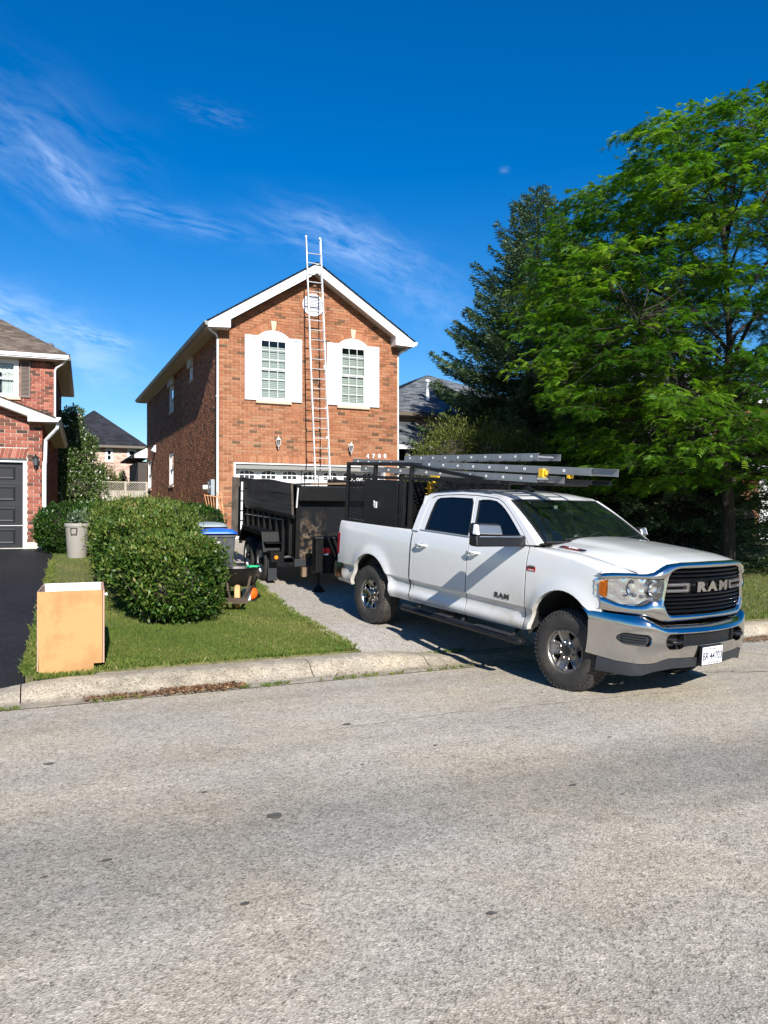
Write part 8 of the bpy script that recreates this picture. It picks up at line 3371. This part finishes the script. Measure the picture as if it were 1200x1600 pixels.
cart('dark grey cart with a bright blue lid between hedge and dump trailer', 3.0, 13.9, R(-10), M['lid_blue'], [('Region', .865, .062), ('of Peel', .79, .062), ('RECYCLING', .72, .045), ('905-791', .665, .04)])
cart('dark grey cart with a grey lid, farther one behind the blue lidded cart', 3.15, 15.35, R(-6), M['lid_grey'])

# ------------------------------------------------------------------ wheelbarrow with tools, blower
wbx = thing('wheelbarrow', 'old wheelbarrow with black tub and wooden handles on the grass beside the hedge', 'wheelbarrow', (3.02, 12.35, gz(12.35)), R(-16))
V = []
rim_ = [(-.32, -.30), (.32, -.30), (.36, .36), (-.36, .36)]
bot = [(-.17, -.12), (.17, -.12), (.18, .22), (-.18, .22)]
tub = MB()
n = 28


def rrect(cx, cy, a, b2, z, p=3.2):
    out_ = []
    for k in range(n):
        an = 2 * math.pi * k / n
        c2, s2 = math.cos(an), math.sin(an)
        q = (abs(c2) ** p + abs(s2) ** p) ** (1 / p)
        out_.append((cx + a * c2 / q, cy + b2 * s2 / q, z))
    return out_


loops = [rrect(0, .06, .16, .17, .30), rrect(0, .05, .24, .26, .36), rrect(0, .04, .30, .33, .50), rrect(0, .02, .335, .37, .60), rrect(0, .02, .355, .39, .605), rrect(0, .02, .33, .36, .59), rrect(0, .04, .28, .31, .49), rrect(0, .05, .16, .18, .33)]
tub.grid([p for l in loops for p in l + [l[0]]], len(loops), n + 1)
tub.build('tub', simple('tub_black', (.012, .012, .012), .45, var=.3, dirt=(.05, .03, .018), dscale=5, damt=.4), wbx, smooth=45)
M['old_wood'] = simple('old_wood', (.060, .042, .028), .85, var=.35, vscale=6, bump=.4, bscale=25, stretch=(1, .15, 1))
for s in (-1, 1):
    MB().bar((s * .30, .75, .42), (s * .10, -.72, .17), .035, .045).build('handle', M['old_wood'], wbx)
    MB().bar((s * .21, .16, .42), (s * .24, .30, .0), .03, .02).build('leg', M['bark_dark'], wbx)
    MB().bar((s * .14, -.40, .22), (s * .20, -.22, .50), .035, .018).build('brace', M['old_wood'], wbx)
MB().box(-.17, .17, -.76, -.70, .10, .185).build('nose_board', M['old_wood'], wbx)
wh = MB().lathe([(.13, -.035), (.17, -.04), (.185, .0), (.17, .04), (.13, .035)], (0, -.50, .185), 'x', 28)
wo_ = wh.build('wheel', simple('wheel_tan', (.50, .30, .13), .7, var=.12), wbx, smooth=50)
MB().lathe([(.13, -.03), (.05, -.012), (.0, -.04), (.0, .04), (.05, .012), (.13, .03)], (0, -.50, .185), 'x', 24).build('rim', simple('rim_tan', (.62, .36, .16), .6, var=.1), wo_, smooth=40)
gg = thing('garden_glove', 'bright green glove resting on the rim of the wheelbarrow tub', 'glove', (3.22, 12.30, gz(12.35) + .60), R(20))
M['green_cloth'] = simple('green_cloth', (.02, .42, .17), .7, var=.1)
mb = MB()
mb.hexa([(-.08, -.06, 0), (.05, -.06, 0), (.05, .05, .005), (-.08, .05, .005), (-.075, -.055, .035), (.05, -.055, .03), (.05, .045, .035), (-.075, .045, .04)])
mb.build('palm', M['green_cloth'], gg, bevel=.012)
for k in range(4):
    MB().tube([(.04, -.045 + k * .03, .018), (.10, -.05 + k * .034, .02), (.135 - abs(k - 1.5) * .01, -.052 + k * .036, .006)], [.013, .012, .008], 6).build('finger', M['green_cloth'], gg, smooth=60)
MB().tube([(-.03, -.055, .018), (.0, -.09, .02), (.04, -.105, .01)], [.013, .012, .009], 6).build('thumb', M['green_cloth'], gg, smooth=60)
bl = thing('leaf_blower', 'orange and white garden blower lying behind the wheelbarrow', 'blower', (3.27, 12.55, gz(12.55)), R(15))
M['orange'] = simple('orange', (.80, .12, .01), .4, var=.06)
MB().lathe([(.0, -.09), (.07, -.085), (.105, -.05), (.11, .02), (.09, .07), (.04, .085), (.0, .085)], (0, 0, .14), 'y', 20).build('motor_housing', M['orange'], bl, smooth=50)
MB().box(-.12, -.04, -.09, .09, .02, .22).build('fuel_tank', M['plate_white'], bl, bevel=.025)
MB().box(-.10, .10, -.10, .10, .0, .035).build('base', M['plastic'], bl, bevel=.01)
MB().tube([(-.06, .0, .22), (-.04, 0, .30), (.06, 0, .31), (.09, 0, .23)], .016, 8).build('grip', M['plastic'], bl, smooth=50)
MB().tube([(.09, .0, .12), (.2, .1, .08), (.30, .25, .05)], [.045, .04, .035], 10).build('nozzle', M['plastic'], bl, smooth=50)

# ------------------------------------------------------------------ wooden trellis leaning by the house corner
tz = gz(22.3)
trs = thing('garden_trellis', 'orange wooden fan trellis leaning at the corner of the brick house', 'trellis', (4.72, 22.2, tz))
M['cedar_wood'] = simple('cedar_wood', (.50, .24, .11), .8, var=.15, vscale=8)
top_l = [(-.30 + k * .085, -.05 - k * .0, 1.36 - k * .012) for k in range(7)]
for k, p in enumerate(top_l):
    MB().bar((.10 - .02 * (6 - k) * .4, .10, .0), p, .022, .010, up=(0, 1, 0)).build('slat', M['cedar_wood'], trs)
MB().bar((-.30, -.06, 1.33), (.22, -.06, 1.27), .02, .012, up=(0, 1, 0)).build('cross_slat', M['cedar_wood'], trs)
MB().bar((-.16, .01, .85), (.17, .01, .80), .02, .012, up=(0, 1, 0)).build('cross_slat', M['cedar_wood'], trs)
MB().bar((.36, .0, .0), (.20, .12, 1.45), .03, .02, up=(0, 1, 0)).build('stake', M['cedar_wood'], trs)
MB().bar((.28, .0, .0), (.10, .10, 1.42), .03, .02, up=(0, 1, 0)).build('stake', M['cedar_wood'], trs)
